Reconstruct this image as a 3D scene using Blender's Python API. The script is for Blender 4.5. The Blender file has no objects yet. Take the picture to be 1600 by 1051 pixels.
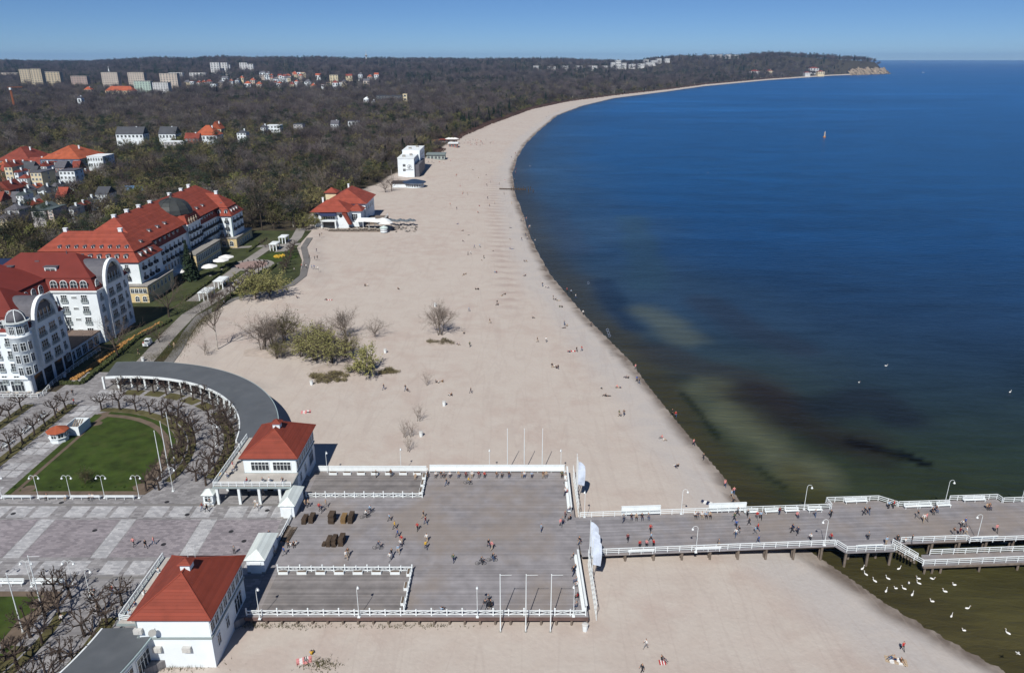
import bpy, math, random
import numpy as np
from mathutils import Vector, Matrix
R=math.radians; PI=math.pi
rng=random.Random(7)
S=bpy.context.scene; COL=S.collection
# ---------------------------------------------------------------- camera
HAZE=4e-5
CAM_H=78.0; PITCH=R(20.35); FPX=1165.0
cd=bpy.data.cameras.new('camera'); cam=bpy.data.objects.new('camera',cd); COL.objects.link(cam)
cam.location=(0,0,CAM_H); cam.rotation_euler=(PI/2-PITCH,0,0)
cd.sensor_width=36; cd.lens=36*FPX/1600; cd.clip_start=1; cd.clip_end=120000
S.camera=cam
# ---------------------------------------------------------------- sky, sun, exposure
SUN_EL=R(47); SHADOW_AZ=R(15)            # shadows run away from the camera, a little to the right
w=bpy.data.worlds.new('World'); S.world=w; w.use_nodes=True
nt=w.node_tree; bg=nt.nodes['Background']
sky=nt.nodes.new('ShaderNodeTexSky'); sky.sky_type='NISHITA'; sky.sun_disc=False
sky.sun_elevation=SUN_EL; sky.sun_rotation=PI+SHADOW_AZ
sky.altitude=6000; sky.air_density=1.2; sky.dust_density=0; sky.ozone_density=10
nt.links.new(sky.outputs[0],bg.inputs[0]); bg.inputs[1].default_value=0.063
sl=bpy.data.lights.new('sun','SUN'); so=bpy.data.objects.new('sun',sl); COL.objects.link(so)
sl.energy=4.5; sl.angle=R(0.5); sl.color=(1,.955,.89)
so.rotation_euler=Vector((math.sin(SHADOW_AZ)*math.cos(SUN_EL),math.cos(SHADOW_AZ)*math.cos(SUN_EL),-math.sin(SUN_EL))).to_track_quat('-Z','Y').to_euler()
so.location=(-60,-200,300)
vs=S.view_settings; vs.view_transform='Standard'; vs.look='None'; vs.exposure=0.2; vs.gamma=1; vs.use_curve_mapping=False
S.cycles.max_bounces=5; S.cycles.diffuse_bounces=2; S.cycles.glossy_bounces=2; S.cycles.transparent_max_bounces=6; S.cycles.volume_bounces=0
# ---------------------------------------------------------------- helpers
def W(px,py,z=3.0):
    """ground position at height z seen at a photo pixel (1600 wide)"""
    u=(px-800)/FPX; v=(525-py)/FPX
    t=(z-CAM_H)/(-math.sin(PITCH)+v*math.cos(PITCH))
    return (u*t,(math.cos(PITCH)+v*math.sin(PITCH))*t)
def depth(x,y,z): return y*math.cos(PITCH)-(z-CAM_H)*math.sin(PITCH)
MATS={}
def mat(name,col,rough=.85,var=.12,vs_=.6,bump=0,bs=6,metal=0,spec=.25,detail=3):
    if name in MATS: return MATS[name]
    m=bpy.data.materials.new(name); m.use_nodes=True; n=m.node_tree.nodes; l=m.node_tree.links
    p=n['Principled BSDF']; p.inputs['Roughness'].default_value=rough; p.inputs['Metallic'].default_value=metal
    p.inputs['Specular IOR Level'].default_value=spec
    g=n.new('ShaderNodeNewGeometry')
    if var>0:
        t=n.new('ShaderNodeTexNoise'); t.inputs['Scale'].default_value=vs_; t.inputs['Detail'].default_value=detail
        l.new(g.outputs['Position'],t.inputs['Vector'])
        r=n.new('ShaderNodeMapRange'); r.inputs[1].default_value=.3; r.inputs[2].default_value=.7
        r.inputs[3].default_value=1-var; r.inputs[4].default_value=1+var
        l.new(t.outputs[0],r.inputs[0])
        x=n.new('ShaderNodeMix'); x.data_type='RGBA'; x.blend_type='MULTIPLY'; x.inputs[0].default_value=1
        x.inputs[6].default_value=(*col,1); l.new(r.outputs[0],x.inputs[7]); l.new(x.outputs[2],p.inputs['Base Color'])
    else: p.inputs['Base Color'].default_value=(*col,1)
    if bump>0:
        t2=n.new('ShaderNodeTexNoise'); t2.inputs['Scale'].default_value=bs; t2.inputs['Detail'].default_value=4
        l.new(g.outputs['Position'],t2.inputs['Vector'])
        b=n.new('ShaderNodeBump'); b.inputs['Strength'].default_value=1; b.inputs['Distance'].default_value=bump
        l.new(t2.outputs[0],b.inputs['Height']); l.new(b.outputs[0],p.inputs['Normal'])
    MATS[name]=m; return m
class MB:
    def __init__(s): s.v=[]; s.f=[]; s.m=[]
    def add(s,vs,fs,mi=0):
        o=len(s.v); s.v+=[tuple(a) for a in vs]; s.f+=[tuple(o+i for i in f) for f in fs]; s.m+=[mi]*len(fs); return s
    def bx(s,x0,x1,y0,y1,z0,z1,mi=0):
        return s.add([(x0,y0,z0),(x1,y0,z0),(x1,y1,z0),(x0,y1,z0),(x0,y0,z1),(x1,y0,z1),(x1,y1,z1),(x0,y1,z1)],
          [(0,3,2,1),(4,5,6,7),(0,1,5,4),(1,2,6,5),(2,3,7,6),(3,0,4,7)],mi)
    def bar(s,a,b,w,h,mi=0):
        a=Vector(a); b=Vector(b); d=(b-a); L=d.length
        if L<1e-6: return s
        d/=L; up=Vector((0,0,1)) if abs(d.z)<.95 else Vector((0,1,0))
        sd=d.cross(up).normalized()*w/2; u=sd.cross(d).normalized()*h/2
        vs=[a-sd-u,a+sd-u,a+sd+u,a-sd+u,b-sd-u,b+sd-u,b+sd+u,b-sd+u]
        return s.add(vs,[(0,1,2,3),(7,6,5,4),(0,4,5,1),(1,5,6,2),(2,6,7,3),(3,7,4,0)],mi)
    def cyl(s,a,b,r0,r1=None,n=7,mi=0,cap=True):
        r1=r0 if r1 is None else r1
        a=Vector(a); b=Vector(b); d=(b-a)
        if d.length<1e-6: return s
        d.normalize(); up=Vector((0,0,1)) if abs(d.z)<.95 else Vector((1,0,0))
        x=d.cross(up).normalized(); y=x.cross(d)
        vs=[]
        for c,r in ((a,r0),(b,r1)):
            for i in range(n):
                t=2*PI*i/n; vs.append(c+x*(r*math.cos(t))+y*(r*math.sin(t)))
        fs=[(i,(i+1)%n,n+(i+1)%n,n+i) for i in range(n)]
        if cap: fs+=[tuple(range(n-1,-1,-1)),tuple(range(n,2*n))]
        return s.add(vs,fs,mi)
    def prism(s,poly,z0,z1,mi=0,mt=None):
        n=len(poly); a=sum(poly[i][0]*poly[(i+1)%n][1]-poly[(i+1)%n][0]*poly[i][1] for i in range(n))
        if a<0: poly=poly[::-1]
        vs=[(x,y,z0) for x,y in poly]+[(x,y,z1) for x,y in poly]
        s.add(vs,[tuple(range(n-1,-1,-1))]+[(i,(i+1)%n,n+(i+1)%n,n+i) for i in range(n)],mi)
        return s.add([(x,y,z1) for x,y in poly],[tuple(range(n))],mi if mt is None else mt)
    def lathe(s,prof,c=(0,0,0),n=10,mi=0,a0=0):
        vs=[];fs=[]
        for r,z in prof:
            for i in range(n):
                t=a0+2*PI*i/n; vs.append((c[0]+r*math.cos(t),c[1]+r*math.sin(t),c[2]+z))
        for k in range(len(prof)-1):
            for i in range(n):
                fs.append((k*n+i,k*n+(i+1)%n,(k+1)*n+(i+1)%n,(k+1)*n+i))
        fs+=[tuple(range(n-1,-1,-1)),tuple((len(prof)-1)*n+i for i in range(n))]
        return s.add(vs,fs,mi)
    def frust(s,r0,r1,z0,z1,mi=0):
        """between two rectangles (x0,x1,y0,y1)"""
        v=[]
        for (x0,x1,y0,y1),z in ((r0,z0),(r1,z1)): v+=[(x0,y0,z),(x1,y0,z),(x1,y1,z),(x0,y1,z)]
        return s.add(v,[(0,3,2,1),(4,5,6,7),(0,1,5,4),(1,2,6,5),(2,3,7,6),(3,0,4,7)],mi)
    def mesh(s,name,mats,smooth=False):
        me=bpy.data.meshes.new(name); me.from_pydata(s.v,[],s.f)
        for m in (mats if isinstance(mats,(list,tuple)) else [mats]): me.materials.append(m)
        me.polygons.foreach_set('material_index',s.m)
        if smooth: me.polygons.foreach_set('use_smooth',[True]*len(s.f))
        me.update(); return me
    def build(s,name,mats,parent=None,smooth=False,kind=None):
        if parent is not None:
            ox,oy,oz=parent.location
            s.v=[(x-ox,y-oy,z-oz) for x,y,z in s.v]
        return ob(name,s.mesh(name,mats,smooth),parent,kind)
def ob(name,me,parent=None,kind=None,loc=None,rz=None):
    o=bpy.data.objects.new(name,me); COL.objects.link(o)
    if parent is not None: o.parent=parent
    if kind: o['kind']=kind
    if loc is not None: o.location=loc
    if rz is not None: o.rotation_euler=(0,0,rz)
    return o
def tag(o,label,cat,group=None,kind=None):
    o['label']=label; o['category']=cat
    if group: o['group']=group
    if kind: o['kind']=kind
    return o
def thing(name,label,cat,loc=(0,0,0),rz=0,group=None):
    o=bpy.data.objects.new(name,None); o.empty_display_size=.3; COL.objects.link(o)
    o.location=loc; o.rotation_euler=(0,0,rz); return tag(o,label,cat,group)
def dup(root,loc,rz=0,label=None,group=None,sc=None):
    r=root.copy(); COL.objects.link(r); r.location=loc; r.rotation_euler=(0,0,rz)
    if label: r['label']=label
    if group: r['group']=group
    if sc: r.scale=(sc,sc,sc) if not isinstance(sc,tuple) else sc
    for ch in root.children:
        c=ch.copy(); COL.objects.link(c); c.parent=r
        for g in ch.children:
            d=g.copy(); COL.objects.link(d); d.parent=c
    return r
ORD=['first','second','third','fourth','fifth','sixth','seventh','eighth','ninth','tenth','eleventh','twelfth','thirteenth','fourteenth','fifteenth','sixteenth','seventeenth','eighteenth','nineteenth','twentieth']
TENS={20:'twenty',30:'thirty',40:'forty',50:'fifty',60:'sixty',70:'seventy',80:'eighty'}
def nth(i):
    if i<20: return ORD[i]
    t=(i+1)//10*10; u=(i+1)%10
    return TENS[t][:-1]+'ieth' if u==0 else TENS[t]+'-'+ORD[u-1]
class Proto:
    """first use moves the original, later uses copy it"""
    def __init__(s,root): s.root=root; s.used=False
    def put(s,loc,rz=0,label=None,group=None,sc=None):
        if not s.used:
            s.used=True; s.first=s.root; r=s.root
            s.tmpl=dict(loc=tuple(r.location))
            r.location=loc; r.rotation_euler=(0,0,rz)
            if label: r['label']=label
            if group: r['group']=group
            if sc: r.scale=(sc,sc,sc) if not isinstance(sc,tuple) else sc
            return r
        r=dup(s.root,loc,rz,label,group,sc or 1.0)
        return r
# ---------------------------------------------------------------- materials
WHITE=mat('white_paint',(.72,.77,.78),.6,.05,.8)
WALLW=mat('white_render',(.72,.785,.82),.85,.06,.35)
CREAM=mat('cream_render',(.62,.54,.36),.85,.07,.4)
YELL=mat('ochre_render',(.62,.5,.28),.85,.07,.4)
GREYM=mat('grey_metal_roof',(.095,.105,.115),.55,.1,.25)
DOMEM=mat('dark_dome_metal',(.045,.05,.05),.5,.2,.4)
SLATE=mat('slate_grey',(.1,.1,.115),.6,.15,.8)
GLASS=mat('window_glass',(.025,.032,.04),.12,0,spec=.6)
DARKM=mat('dark_metal',(.03,.03,.033),.6,.1)
CONC=mat('concrete',(.3,.29,.27),.9,.12,.4)
WOODD=mat('dark_wood',(.07,.05,.035),.85,.3,1.5)
WOODG=mat('weathered_wood',(.17,.14,.115),.9,.25,1.2)
BARK=mat('bark',(.075,.058,.045),.95,.25,1)
BARKG=mat('grey_bark',(.13,.11,.09),.95,.25,1)
TWIG=mat('twigs',(.105,.082,.066),.95,.3,.15)
TWIGP=mat('purple_twigs',(.082,.068,.068),.95,.3,.02)
TWIGG=mat('pale_twigs',(.17,.14,.115),.95,.3,.05)
LEAFY=mat('budding_leaves',(.24,.235,.085),.8,.3,.3)
LEAFG=mat('fresh_leaves',(.085,.105,.03),.8,.35,.2)
def perobj(m,lo,hi):
    n=m.node_tree.nodes; l=m.node_tree.links; p=n['Principled BSDF']; src=p.inputs['Base Color'].links[0].from_socket
    oi=n.new('ShaderNodeObjectInfo'); r=n.new('ShaderNodeMapRange'); r.inputs[3].default_value=lo; r.inputs[4].default_value=hi; l.new(oi.outputs['Random'],r.inputs[0])
    x=n.new('ShaderNodeMix'); x.data_type='RGBA'; x.blend_type='MULTIPLY'; x.inputs[0].default_value=1; l.new(src,x.inputs[6]); l.new(r.outputs[0],x.inputs[7]); l.new(x.outputs[2],p.inputs['Base Color']); return m
perobj(TWIGP,.55,1.5)
LEAFD=mat('evergreen_needles',(.018,.032,.015),.85,.4,.1)
LEAFO=mat('olive_leaves',(.115,.11,.045),.85,.35,.2)
GRASS=mat('lawn_grass',(.033,.055,.008),.95,.35,.45,.03,6)
GRASSB=mat('rough_grass',(.085,.078,.033),.95,.35,.4,.05,3)
HEDGE=mat('hedge_leaves',(.045,.055,.018),.9,.4,1.2,.1,4)
PATH=mat('path_paving',(.25,.235,.22),.9,.12,.2)
ASPH=mat('grey_path',(.16,.155,.15),.9,.12,.2)
SOIL=mat('bare_soil',(.13,.1,.075),.95,.2,.5)
FLOW=mat('yellow_flowers',(.5,.33,.04),.9,.4,2)
LEAFL=mat('orange_planting',(.3,.16,.05),.9,.4,1.5)
def stripes(name,col,axis,period,depth_,rough=.75,var=.12,dark=.75,rot=0):
    """tiled or boarded surface: noise tint plus courses along one axis"""
    m=mat(name,col,rough,var,.5); n=m.node_tree.nodes; l=m.node_tree.links; p=n['Principled BSDF']
    g=n.new('ShaderNodeNewGeometry'); mp=n.new('ShaderNodeMapping'); mp.inputs['Rotation'].default_value=(0,0,rot)
    l.new(g.outputs['Position'],mp.inputs['Vector'])
    sp=n.new('ShaderNodeSeparateXYZ'); l.new(mp.outputs[0],sp.inputs[0])
    a=n.new('ShaderNodeMath'); a.operation='DIVIDE'; a.inputs[1].default_value=period; l.new(sp.outputs[axis],a.inputs[0])
    fr=n.new('ShaderNodeMath'); fr.operation='FRACT'; l.new(a.outputs[0],fr.inputs[0])
    b=n.new('ShaderNodeBump'); b.inputs['Strength'].default_value=.8; b.inputs['Distance'].default_value=depth_
    l.new(fr.outputs[0],b.inputs['Height']); l.new(b.outputs[0],p.inputs['Normal'])
    fl=n.new('ShaderNodeMath'); fl.operation='FLOOR'; l.new(a.outputs[0],fl.inputs[0])
    wn=n.new('ShaderNodeTexWhiteNoise'); wn.noise_dimensions='1D'; l.new(fl.outputs[0],wn.inputs['W'])
    r=n.new('ShaderNodeMapRange'); r.inputs[3].default_value=dark; r.inputs[4].default_value=1.12; l.new(wn.outputs[0],r.inputs[0])
    src=p.inputs['Base Color'].links[0].from_socket
    x=n.new('ShaderNodeMix'); x.data_type='RGBA'; x.blend_type='MULTIPLY'; x.inputs[0].default_value=1
    l.new(src,x.inputs[6]); l.new(r.outputs[0],x.inputs[7]); l.new(x.outputs[2],p.inputs['Base Color'])
    return m
ROOF=stripes('red_roof_tiles',(.225,.047,.028),2,.24,.08,.75,.16,.86)
ROOF2=stripes('brick_red_roof_tiles',(.26,.058,.036),2,.36,.06,.8,.2,.92)
ROOFO=mat('orange_red_roof',(.33,.085,.04),.8,.2,.3)
ROOFD=mat('dark_red_roof',(.19,.045,.03),.8,.2,.3)
DECK=stripes('deck_planks',(.245,.236,.245),1,.32,.015,.85,.16,.87)
DECK2=stripes('enclosure_planks',(.2,.188,.185),1,.32,.015,.85,.2,.78)
def patches(m,col,scale,lo,hi,amt):
    n=m.node_tree.nodes; l=m.node_tree.links; p=n['Principled BSDF']; src=p.inputs['Base Color'].links[0].from_socket
    g=n.new('ShaderNodeNewGeometry'); t=n.new('ShaderNodeTexNoise'); t.inputs['Scale'].default_value=scale; t.inputs['Detail'].default_value=6; t.inputs['Roughness'].default_value=.6; l.new(g.outputs['Position'],t.inputs['Vector'])
    r=n.new('ShaderNodeMapRange'); r.inputs[1].default_value=lo; r.inputs[2].default_value=hi; r.inputs[4].default_value=amt; l.new(t.outputs[0],r.inputs[0])
    x=n.new('ShaderNodeMix'); x.data_type='RGBA'; l.new(r.outputs[0],x.inputs[0]); l.new(src,x.inputs[6]); x.inputs[7].default_value=(*col,1); l.new(x.outputs[2],p.inputs['Base Color']); return m
patches(DECK,(.25,.21,.175),.09,.45,.62,.6); patches(DECK2,(.24,.21,.18),.15,.5,.68,.5); patches(ROOF,(.12,.03,.022),.5,.5,.75,.5); patches(ROOF2,(.16,.04,.03),.25,.5,.75,.6); patches(WALLW,(.55,.58,.58),.35,.56,.75,.35); patches(GRASS,(.06,.07,.018),.3,.5,.7,.55); patches(GREYM,(.13,.14,.15),.4,.5,.75,.5)
PLATE=stripes('white_standing_seam',(.6,.66,.64),0,.5,.03,.6,.06,.95)
def brick(name,c1,c2,mortar,bw,bh,rough=.85):
    m=bpy.data.materials.new(name); m.use_nodes=True; n=m.node_tree.nodes; l=m.node_tree.links; p=n['Principled BSDF']
    p.inputs['Roughness'].default_value=rough; p.inputs['Specular IOR Level'].default_value=.2
    g=n.new('ShaderNodeNewGeometry'); b=n.new('ShaderNodeTexBrick'); l.new(g.outputs['Position'],b.inputs['Vector'])
    b.inputs['Color1'].default_value=(*c1,1); b.inputs['Color2'].default_value=(*c2,1); b.inputs['Mortar'].default_value=(*mortar,1)
    b.inputs['Scale'].default_value=1; b.inputs['Brick Width'].default_value=bw; b.inputs['Row Height'].default_value=bh
    b.inputs['Mortar Size'].default_value=.025; b.inputs['Bias'].default_value=0
    t=n.new('ShaderNodeTexNoise'); t.inputs['Scale'].default_value=.25; t.inputs['Detail'].default_value=4; l.new(g.outputs['Position'],t.inputs['Vector'])
    r=n.new('ShaderNodeMapRange'); r.inputs[1].default_value=.3; r.inputs[2].default_value=.7; r.inputs[3].default_value=.88; r.inputs[4].default_value=1.1; l.new(t.outputs[0],r.inputs[0])
    x=n.new('ShaderNodeMix'); x.data_type='RGBA'; x.blend_type='MULTIPLY'; x.inputs[0].default_value=1
    l.new(b.outputs[0],x.inputs[6]); l.new(r.outputs[0],x.inputs[7]); l.new(x.outputs[2],p.inputs['Base Color'])
    MATS[name]=m; return m
PAVE=brick('plaza_paving',(.185,.18,.185),(.3,.295,.3),(.19,.185,.19),1.0,.5)
PAVEL=brick('light_paving',(.3,.305,.32),(.47,.475,.485),(.29,.29,.3),.8,.4)
PAVEP=brick('mauve_paving',(.19,.175,.19),(.3,.275,.29),(.2,.185,.2),.8,.4)
PAVED=mat('dark_paving',(.19,.185,.18),.9,.12,.3)
# ---------------------------------------------------------------- terrain and sea
_wl=[(1700,1135),(1570,1051),(1500,1013),(1400,955),(1330,905),(1275,868),(1163,795),(1130,745),(1090,698),(1050,650),(1010,600),(985,565),(950,530),(915,495),(885,460),(860,430),(840,395),(826,365),(815,330),(803,300),(800,270),(808,245),(820,225),(840,205),(870,180),(910,165),(960,153),(1040,143),(1100,134.5),(1200,125),(1300,118),(1392,115)]
_be=[(500,358),(488,345),(520,322),(560,303),(600,290),(624,274),(660,256),(690,238),(722,214),(765,195),(830,171),(880,160),(960,149),(1040,140),(1100,132),(1200,123),(1300,116.6),(1385,113.9)]
WL=np.array([W(x,y,0) for x,y in _wl]); WL=np.vstack([WL,[[2330,5000],[2560,5550],[2500,6600],[1500,8500],[1500,70000]]])
BE=np.array([(-60,-50),(-60,60),(-62,140),(-66,166),(-84,176),(-88,190),(-93,206),(-95,222),(-90,238),(-82,247),(-75,256),(-75,268),(-80,290),(-88,312),(-90,330),(-92,345)]+[W(x,y,2) for x,y in _be])
BE=np.vstack([BE,[[2300,5000],[2530,5550],[2470,6600],[1400,8500],[1400,70000]]])
def _sd(P,X,Y):
    o=np.argsort(P[:,1],kind='stable'); ys=P[o,1]; xs=P[o,0]
    xi=np.interp(Y,ys,xs); h=np.maximum(2,Y*.01); sl=(np.interp(Y+h,ys,xs)-np.interp(Y-h,ys,xs))/(2*h)
    return (xi-X)/np.sqrt(1+sl*sl)
def sm(a,b,x): t=np.clip((x-a)/(b-a),0,1); return t*t*(3-2*t)
_sx=np.array([-900,-300,0,100,150,200,250,290,350,400,500,540,600,700,750,800,880,960,1000,1020,1060,1150,1200,1250,1300,1350,1375,1388,1397,1420])
_sy=np.array([95,97,96,97.5,96.7,93.8,91.3,93,90,91.3,90.5,92.5,92.5,93,94,93.5,93,96.5,97,92,89.5,88.5,85,86,89,91.5,94,99,106,114])
def _nz(X,Y,k): return np.sin(X/k+1.3*np.sin(Y/(k*1.7)))*np.cos(Y/(k*1.2)+.7*np.sin(X/(k*.8)))
def GZ(X,Y):
    X=np.asarray(X,float); Y=np.asarray(Y,float)
    s=_sd(WL,X,Y); e=_sd(BE,X,Y)
    z=np.where(s<0,np.maximum(s*.035,-2.5),1.75*(1-np.exp(-np.maximum(s,0)/22)))
    z=z+1.08*sm(-8,1.0,e)
    px=800+FPX*X/np.maximum(Y*math.cos(PITCH)+20,1)
    top=np.interp(px,_sx,_sy)
    ang=PITCH-np.arctan((525-top)/FPX)
    hz=CAM_H-4900*np.tan(ang)-13
    flat=sm(2100,4900,Y); head=sm(0,300-235*sm(1230,1350,px),e)*sm(3300,4300,Y)
    k=np.where(px>1010,head,np.where(px>960,flat+(head-flat)*(px-960)/50,flat))*np.where(e>0,1,0)*sm(0,120-75*sm(1230,1350,px),e)
    z=z+np.maximum(hz-3,0)*k*np.where(Y>5200,np.maximum(1-(Y-5200)/9000,.35),1)+k*(1-sm(4600,4900,Y))*(6*_nz(X,Y,260)+3*_nz(X+500,Y,120))
    return z
def gz(x,y): return float(GZ(np.array([x]),np.array([y]))[0])
def WT(px,py,lift=0):
    """first terrain point along the ray of a photo pixel"""
    u=(px-800)/FPX; v=(525-py)/FPX; dy=math.cos(PITCH)+v*math.sin(PITCH); dz=-math.sin(PITCH)+v*math.cos(PITCH)
    t=np.geomspace(60,9000,1500); X=u*t; Y=dy*t; Z=CAM_H+dz*t; g=GZ(X,Y)
    i=np.argmax(Z<=g+lift)
    if not (Z<=g+lift).any(): i=len(t)-1
    return (float(X[i]),float(Y[i]),float(g[i]))
def gridmesh(name,rows,us):
    Y=np.repeat(rows[:,None],len(us),1); X=Y*us[None,:]
    n,m=Y.shape; idx=np.arange(n*m).reshape(n,m)
    f=np.stack([idx[:-1,:-1],idx[:-1,1:],idx[1:,1:],idx[1:,:-1]],-1).reshape(-1,4)
    return X.ravel(),Y.ravel(),f
def npmesh(name,X,Y,Z,f,m):
    me=bpy.data.meshes.new(name); me.vertices.add(len(X)); me.vertices.foreach_set('co',np.stack([X,Y,Z],-1).ravel())
    me.loops.add(f.size); me.loops.foreach_set('vertex_index',f.ravel()); me.polygons.add(len(f))
    me.polygons.foreach_set('loop_start',np.arange(len(f))*f.shape[1]); me.polygons.foreach_set('loop_total',np.full(len(f),f.shape[1]))
    me.polygons.foreach_set('use_smooth',np.ones(len(f),bool)); me.materials.append(m); me.update(calc_edges=True); return me
def fattr(me,n,v,t='FLOAT'):
    a=me.attributes.new(n,t,'POINT')
    if t=='FLOAT': a.data.foreach_set('value',np.asarray(v,float))
    else: a.data.foreach_set('color',np.asarray(v,float).ravel())
rows=np.concatenate([np.geomspace(30,8000,470),[9500,12000,16000,30000]])
us=np.concatenate([np.linspace(-2.2,-.95,30),np.linspace(-.94,.62,240),np.linspace(.65,1.8,30)])
X,Y,f=gridmesh('ground',rows,us)
gm=bpy.data.materials.new('sand_and_soil'); gm.use_nodes=True
def nodes_ground(m):
    n=m.node_tree.nodes; l=m.node_tree.links; p=n['Principled BSDF']; p.inputs['Roughness'].default_value=.95; p.inputs['Specular IOR Level'].default_value=.1
    g=n.new('ShaderNodeNewGeometry')
    def noise(s,d=4,dist=0):
        t=n.new('ShaderNodeTexNoise'); t.inputs['Scale'].default_value=s; t.inputs['Detail'].default_value=d; t.inputs['Distortion'].default_value=dist
        l.new(g.outputs['Position'],t.inputs['Vector']); return t.outputs[0]
    def ramp(x,a,b,lo=0,hi=1):
        r=n.new('ShaderNodeMapRange'); r.interpolation_type='SMOOTHSTEP'
        for i,v in enumerate((a,b,lo,hi)): r.inputs[i+1].default_value=v
        l.new(x,r.inputs[0]); return r.outputs[0]
    def mix(fac,a,b):
        x=n.new('ShaderNodeMix'); x.data_type='RGBA'; l.new(fac,x.inputs[0])
        for s,c in ((6,a),(7,b)):
            if isinstance(c,tuple): x.inputs[s].default_value=(*c,1)
            else: l.new(c,x.inputs[s])
        return x.outputs[2]
    def add(a,b,k):
        q=n.new('ShaderNodeMath'); q.operation='MULTIPLY_ADD'; l.new(b,q.inputs[0]); q.inputs[1].default_value=k; l.new(a,q.inputs[2]); return q.outputs[0]
    def add_m(a,k):
        q=n.new('ShaderNodeMath'); q.operation='MULTIPLY'; l.new(a,q.inputs[0]); q.inputs[1].default_value=k; return q.outputs[0]
    A=n.new('ShaderNodeAttribute'); A.attribute_name='s'; B=n.new('ShaderNodeAttribute'); B.attribute_name='e'
    s=A.outputs['Fac']; e=B.outputs['Fac']
    n1=noise(.03,4,.6); n2=noise(.25,4); n3=noise(1.6,3)
    dry=mix(ramp(n1,.38,.62),(.458,.405,.36),(.436,.37,.328))
    pale=mix(ramp(n2,.35,.7),dry,(.474,.428,.382))
    strip=ramp(add(s,n1,-14),-1,9)        # paler strip near the water
    c=mix(strip,(.43,.405,.385),pale)
    wet=ramp(add(add(s,n1,-5),n2,-1.5),-3.2,.8)
    c=mix(wet,(.135,.112,.095),c)
    c=mix(ramp(n3,.3,.75,0,.16),c,(.31,.26,.225))
    n4=noise(.09,5,1.5); c=mix(ramp(n4,.42,.6,0,.35),c,(.485,.44,.395))
    tk=n.new('ShaderNodeTexNoise'); tk.inputs['Scale'].default_value=.16; tk.inputs['Detail'].default_value=1.5; tk.inputs['Distortion'].default_value=.8; tm=n.new('ShaderNodeMapping'); tm.inputs['Scale'].default_value=(1.6,.16,1); tm.inputs['Rotation'].default_value=(0,0,.25); l.new(g.outputs['Position'],tm.inputs[0]); l.new(tm.outputs[0],tk.inputs['Vector'])
    ab=n.new('ShaderNodeMath'); ab.operation='SUBTRACT'; ab.inputs[1].default_value=.5; l.new(tk.outputs[0],ab.inputs[0]); ab2=n.new('ShaderNodeMath'); ab2.operation='ABSOLUTE'; l.new(ab.outputs[0],ab2.inputs[0])
    c=mix(ramp(ab2.outputs[0],.0,.03,.2,0),c,(.35,.295,.265))
    rp=n.new('ShaderNodeAttribute'); rp.attribute_name='rm'; sp=n.new('ShaderNodeSeparateXYZ'); l.new(g.outputs['Position'],sp.inputs[0])
    wv=n.new('ShaderNodeMath'); wv.operation='SINE'; l.new(add(add_m(sp.outputs[1],.72),n2,4.5),wv.inputs[0])
    mk=n.new('ShaderNodeMath'); mk.operation='MULTIPLY'; l.new(ramp(wv.outputs[0],-.2,.9),mk.inputs[0]); l.new(rp.outputs['Fac'],mk.inputs[1])
    c=mix(mk.outputs[0],c,(.33,.265,.24))
    soil=mix(ramp(n2,.35,.65),(.045,.038,.028),(.07,.06,.038))
    c=mix(ramp(add(e,n2,5),5.5,9),c,soil)
    l.new(c,p.inputs['Base Color'])
    b=n.new('ShaderNodeBump'); b.inputs['Strength'].default_value=.9; b.inputs['Distance'].default_value=.06
    hh=add(noise(1.3,5,.4),noise(.5,2),.6); l.new(hh,b.inputs['Height']); l.new(b.outputs[0],p.inputs['Normal'])
nodes_ground(gm)
me=npmesh('ground',X,Y,GZ(X,Y),f,gm); fattr(me,'s',np.clip(_sd(WL,X,Y),-200,400)); fattr(me,'e',np.clip(_sd(BE,X,Y),-300,300))
_rx=np.interp(Y,[200,235,300,380,470,620],[W(815,440,1)[0],W(800,425,1)[0],W(785,385,1)[0],W(775,340,1)[0],W(770,300,1)[0],W(770,265,1)[0]]); fattr(me,'rm',.55*np.exp(-((X-_rx)/4.5)**2)*sm(215,250,Y)*(1-sm(480,620,Y)))
ob('ground',me,None,'structure')
BUILD=[]     # clearings for buildings: x,y,radius
# sea
rows=np.concatenate([np.geomspace(30,9000,430),np.geomspace(9500,90000,30)]); us=np.concatenate([np.linspace(-.4,-.08,30),np.linspace(-.07,.95,260),np.linspace(1,2.2,16)])
X,Y,f=gridmesh('sea',rows,us); d=-_sd(WL,X,Y)
def dline(pts,z=0):
    P=[np.array(W(x,y,z)) for x,y in pts]; best=np.full(X.shape,1e9)
    for a,b in zip(P[:-1],P[1:]):
        ab=b-a; t=np.clip(((X-a[0])*ab[0]+(Y-a[1])*ab[1])/(ab@ab),0,1)
        best=np.minimum(best,np.hypot(X-a[0]-t*ab[0],Y-a[1]-t*ab[1]))
    return best
def vnoise(x,y,seed):
    rs=np.random.RandomState(seed); T=rs.rand(256,256); xi=np.floor(x).astype(int); yi=np.floor(y).astype(int); fx=x-xi; fy=y-yi; fx=fx*fx*(3-2*fx); fy=fy*fy*(3-2*fy)
    g=lambda a,b:T[(xi+a)%256,(yi+b)%256]
    return (g(0,0)*(1-fx)+g(1,0)*fx)*(1-fy)+(g(0,1)*(1-fx)+g(1,1)*fx)*fy
def fbm(k,seed,o=4,ax=1.0):
    v=0;a=.5
    for q in range(o): v=v+a*(vnoise(X*ax/k*2**q,Y/k*2**q,seed+q)*2-1); a*=.55
    return v
C=lambda *c:np.array(c)[None,:]
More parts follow.
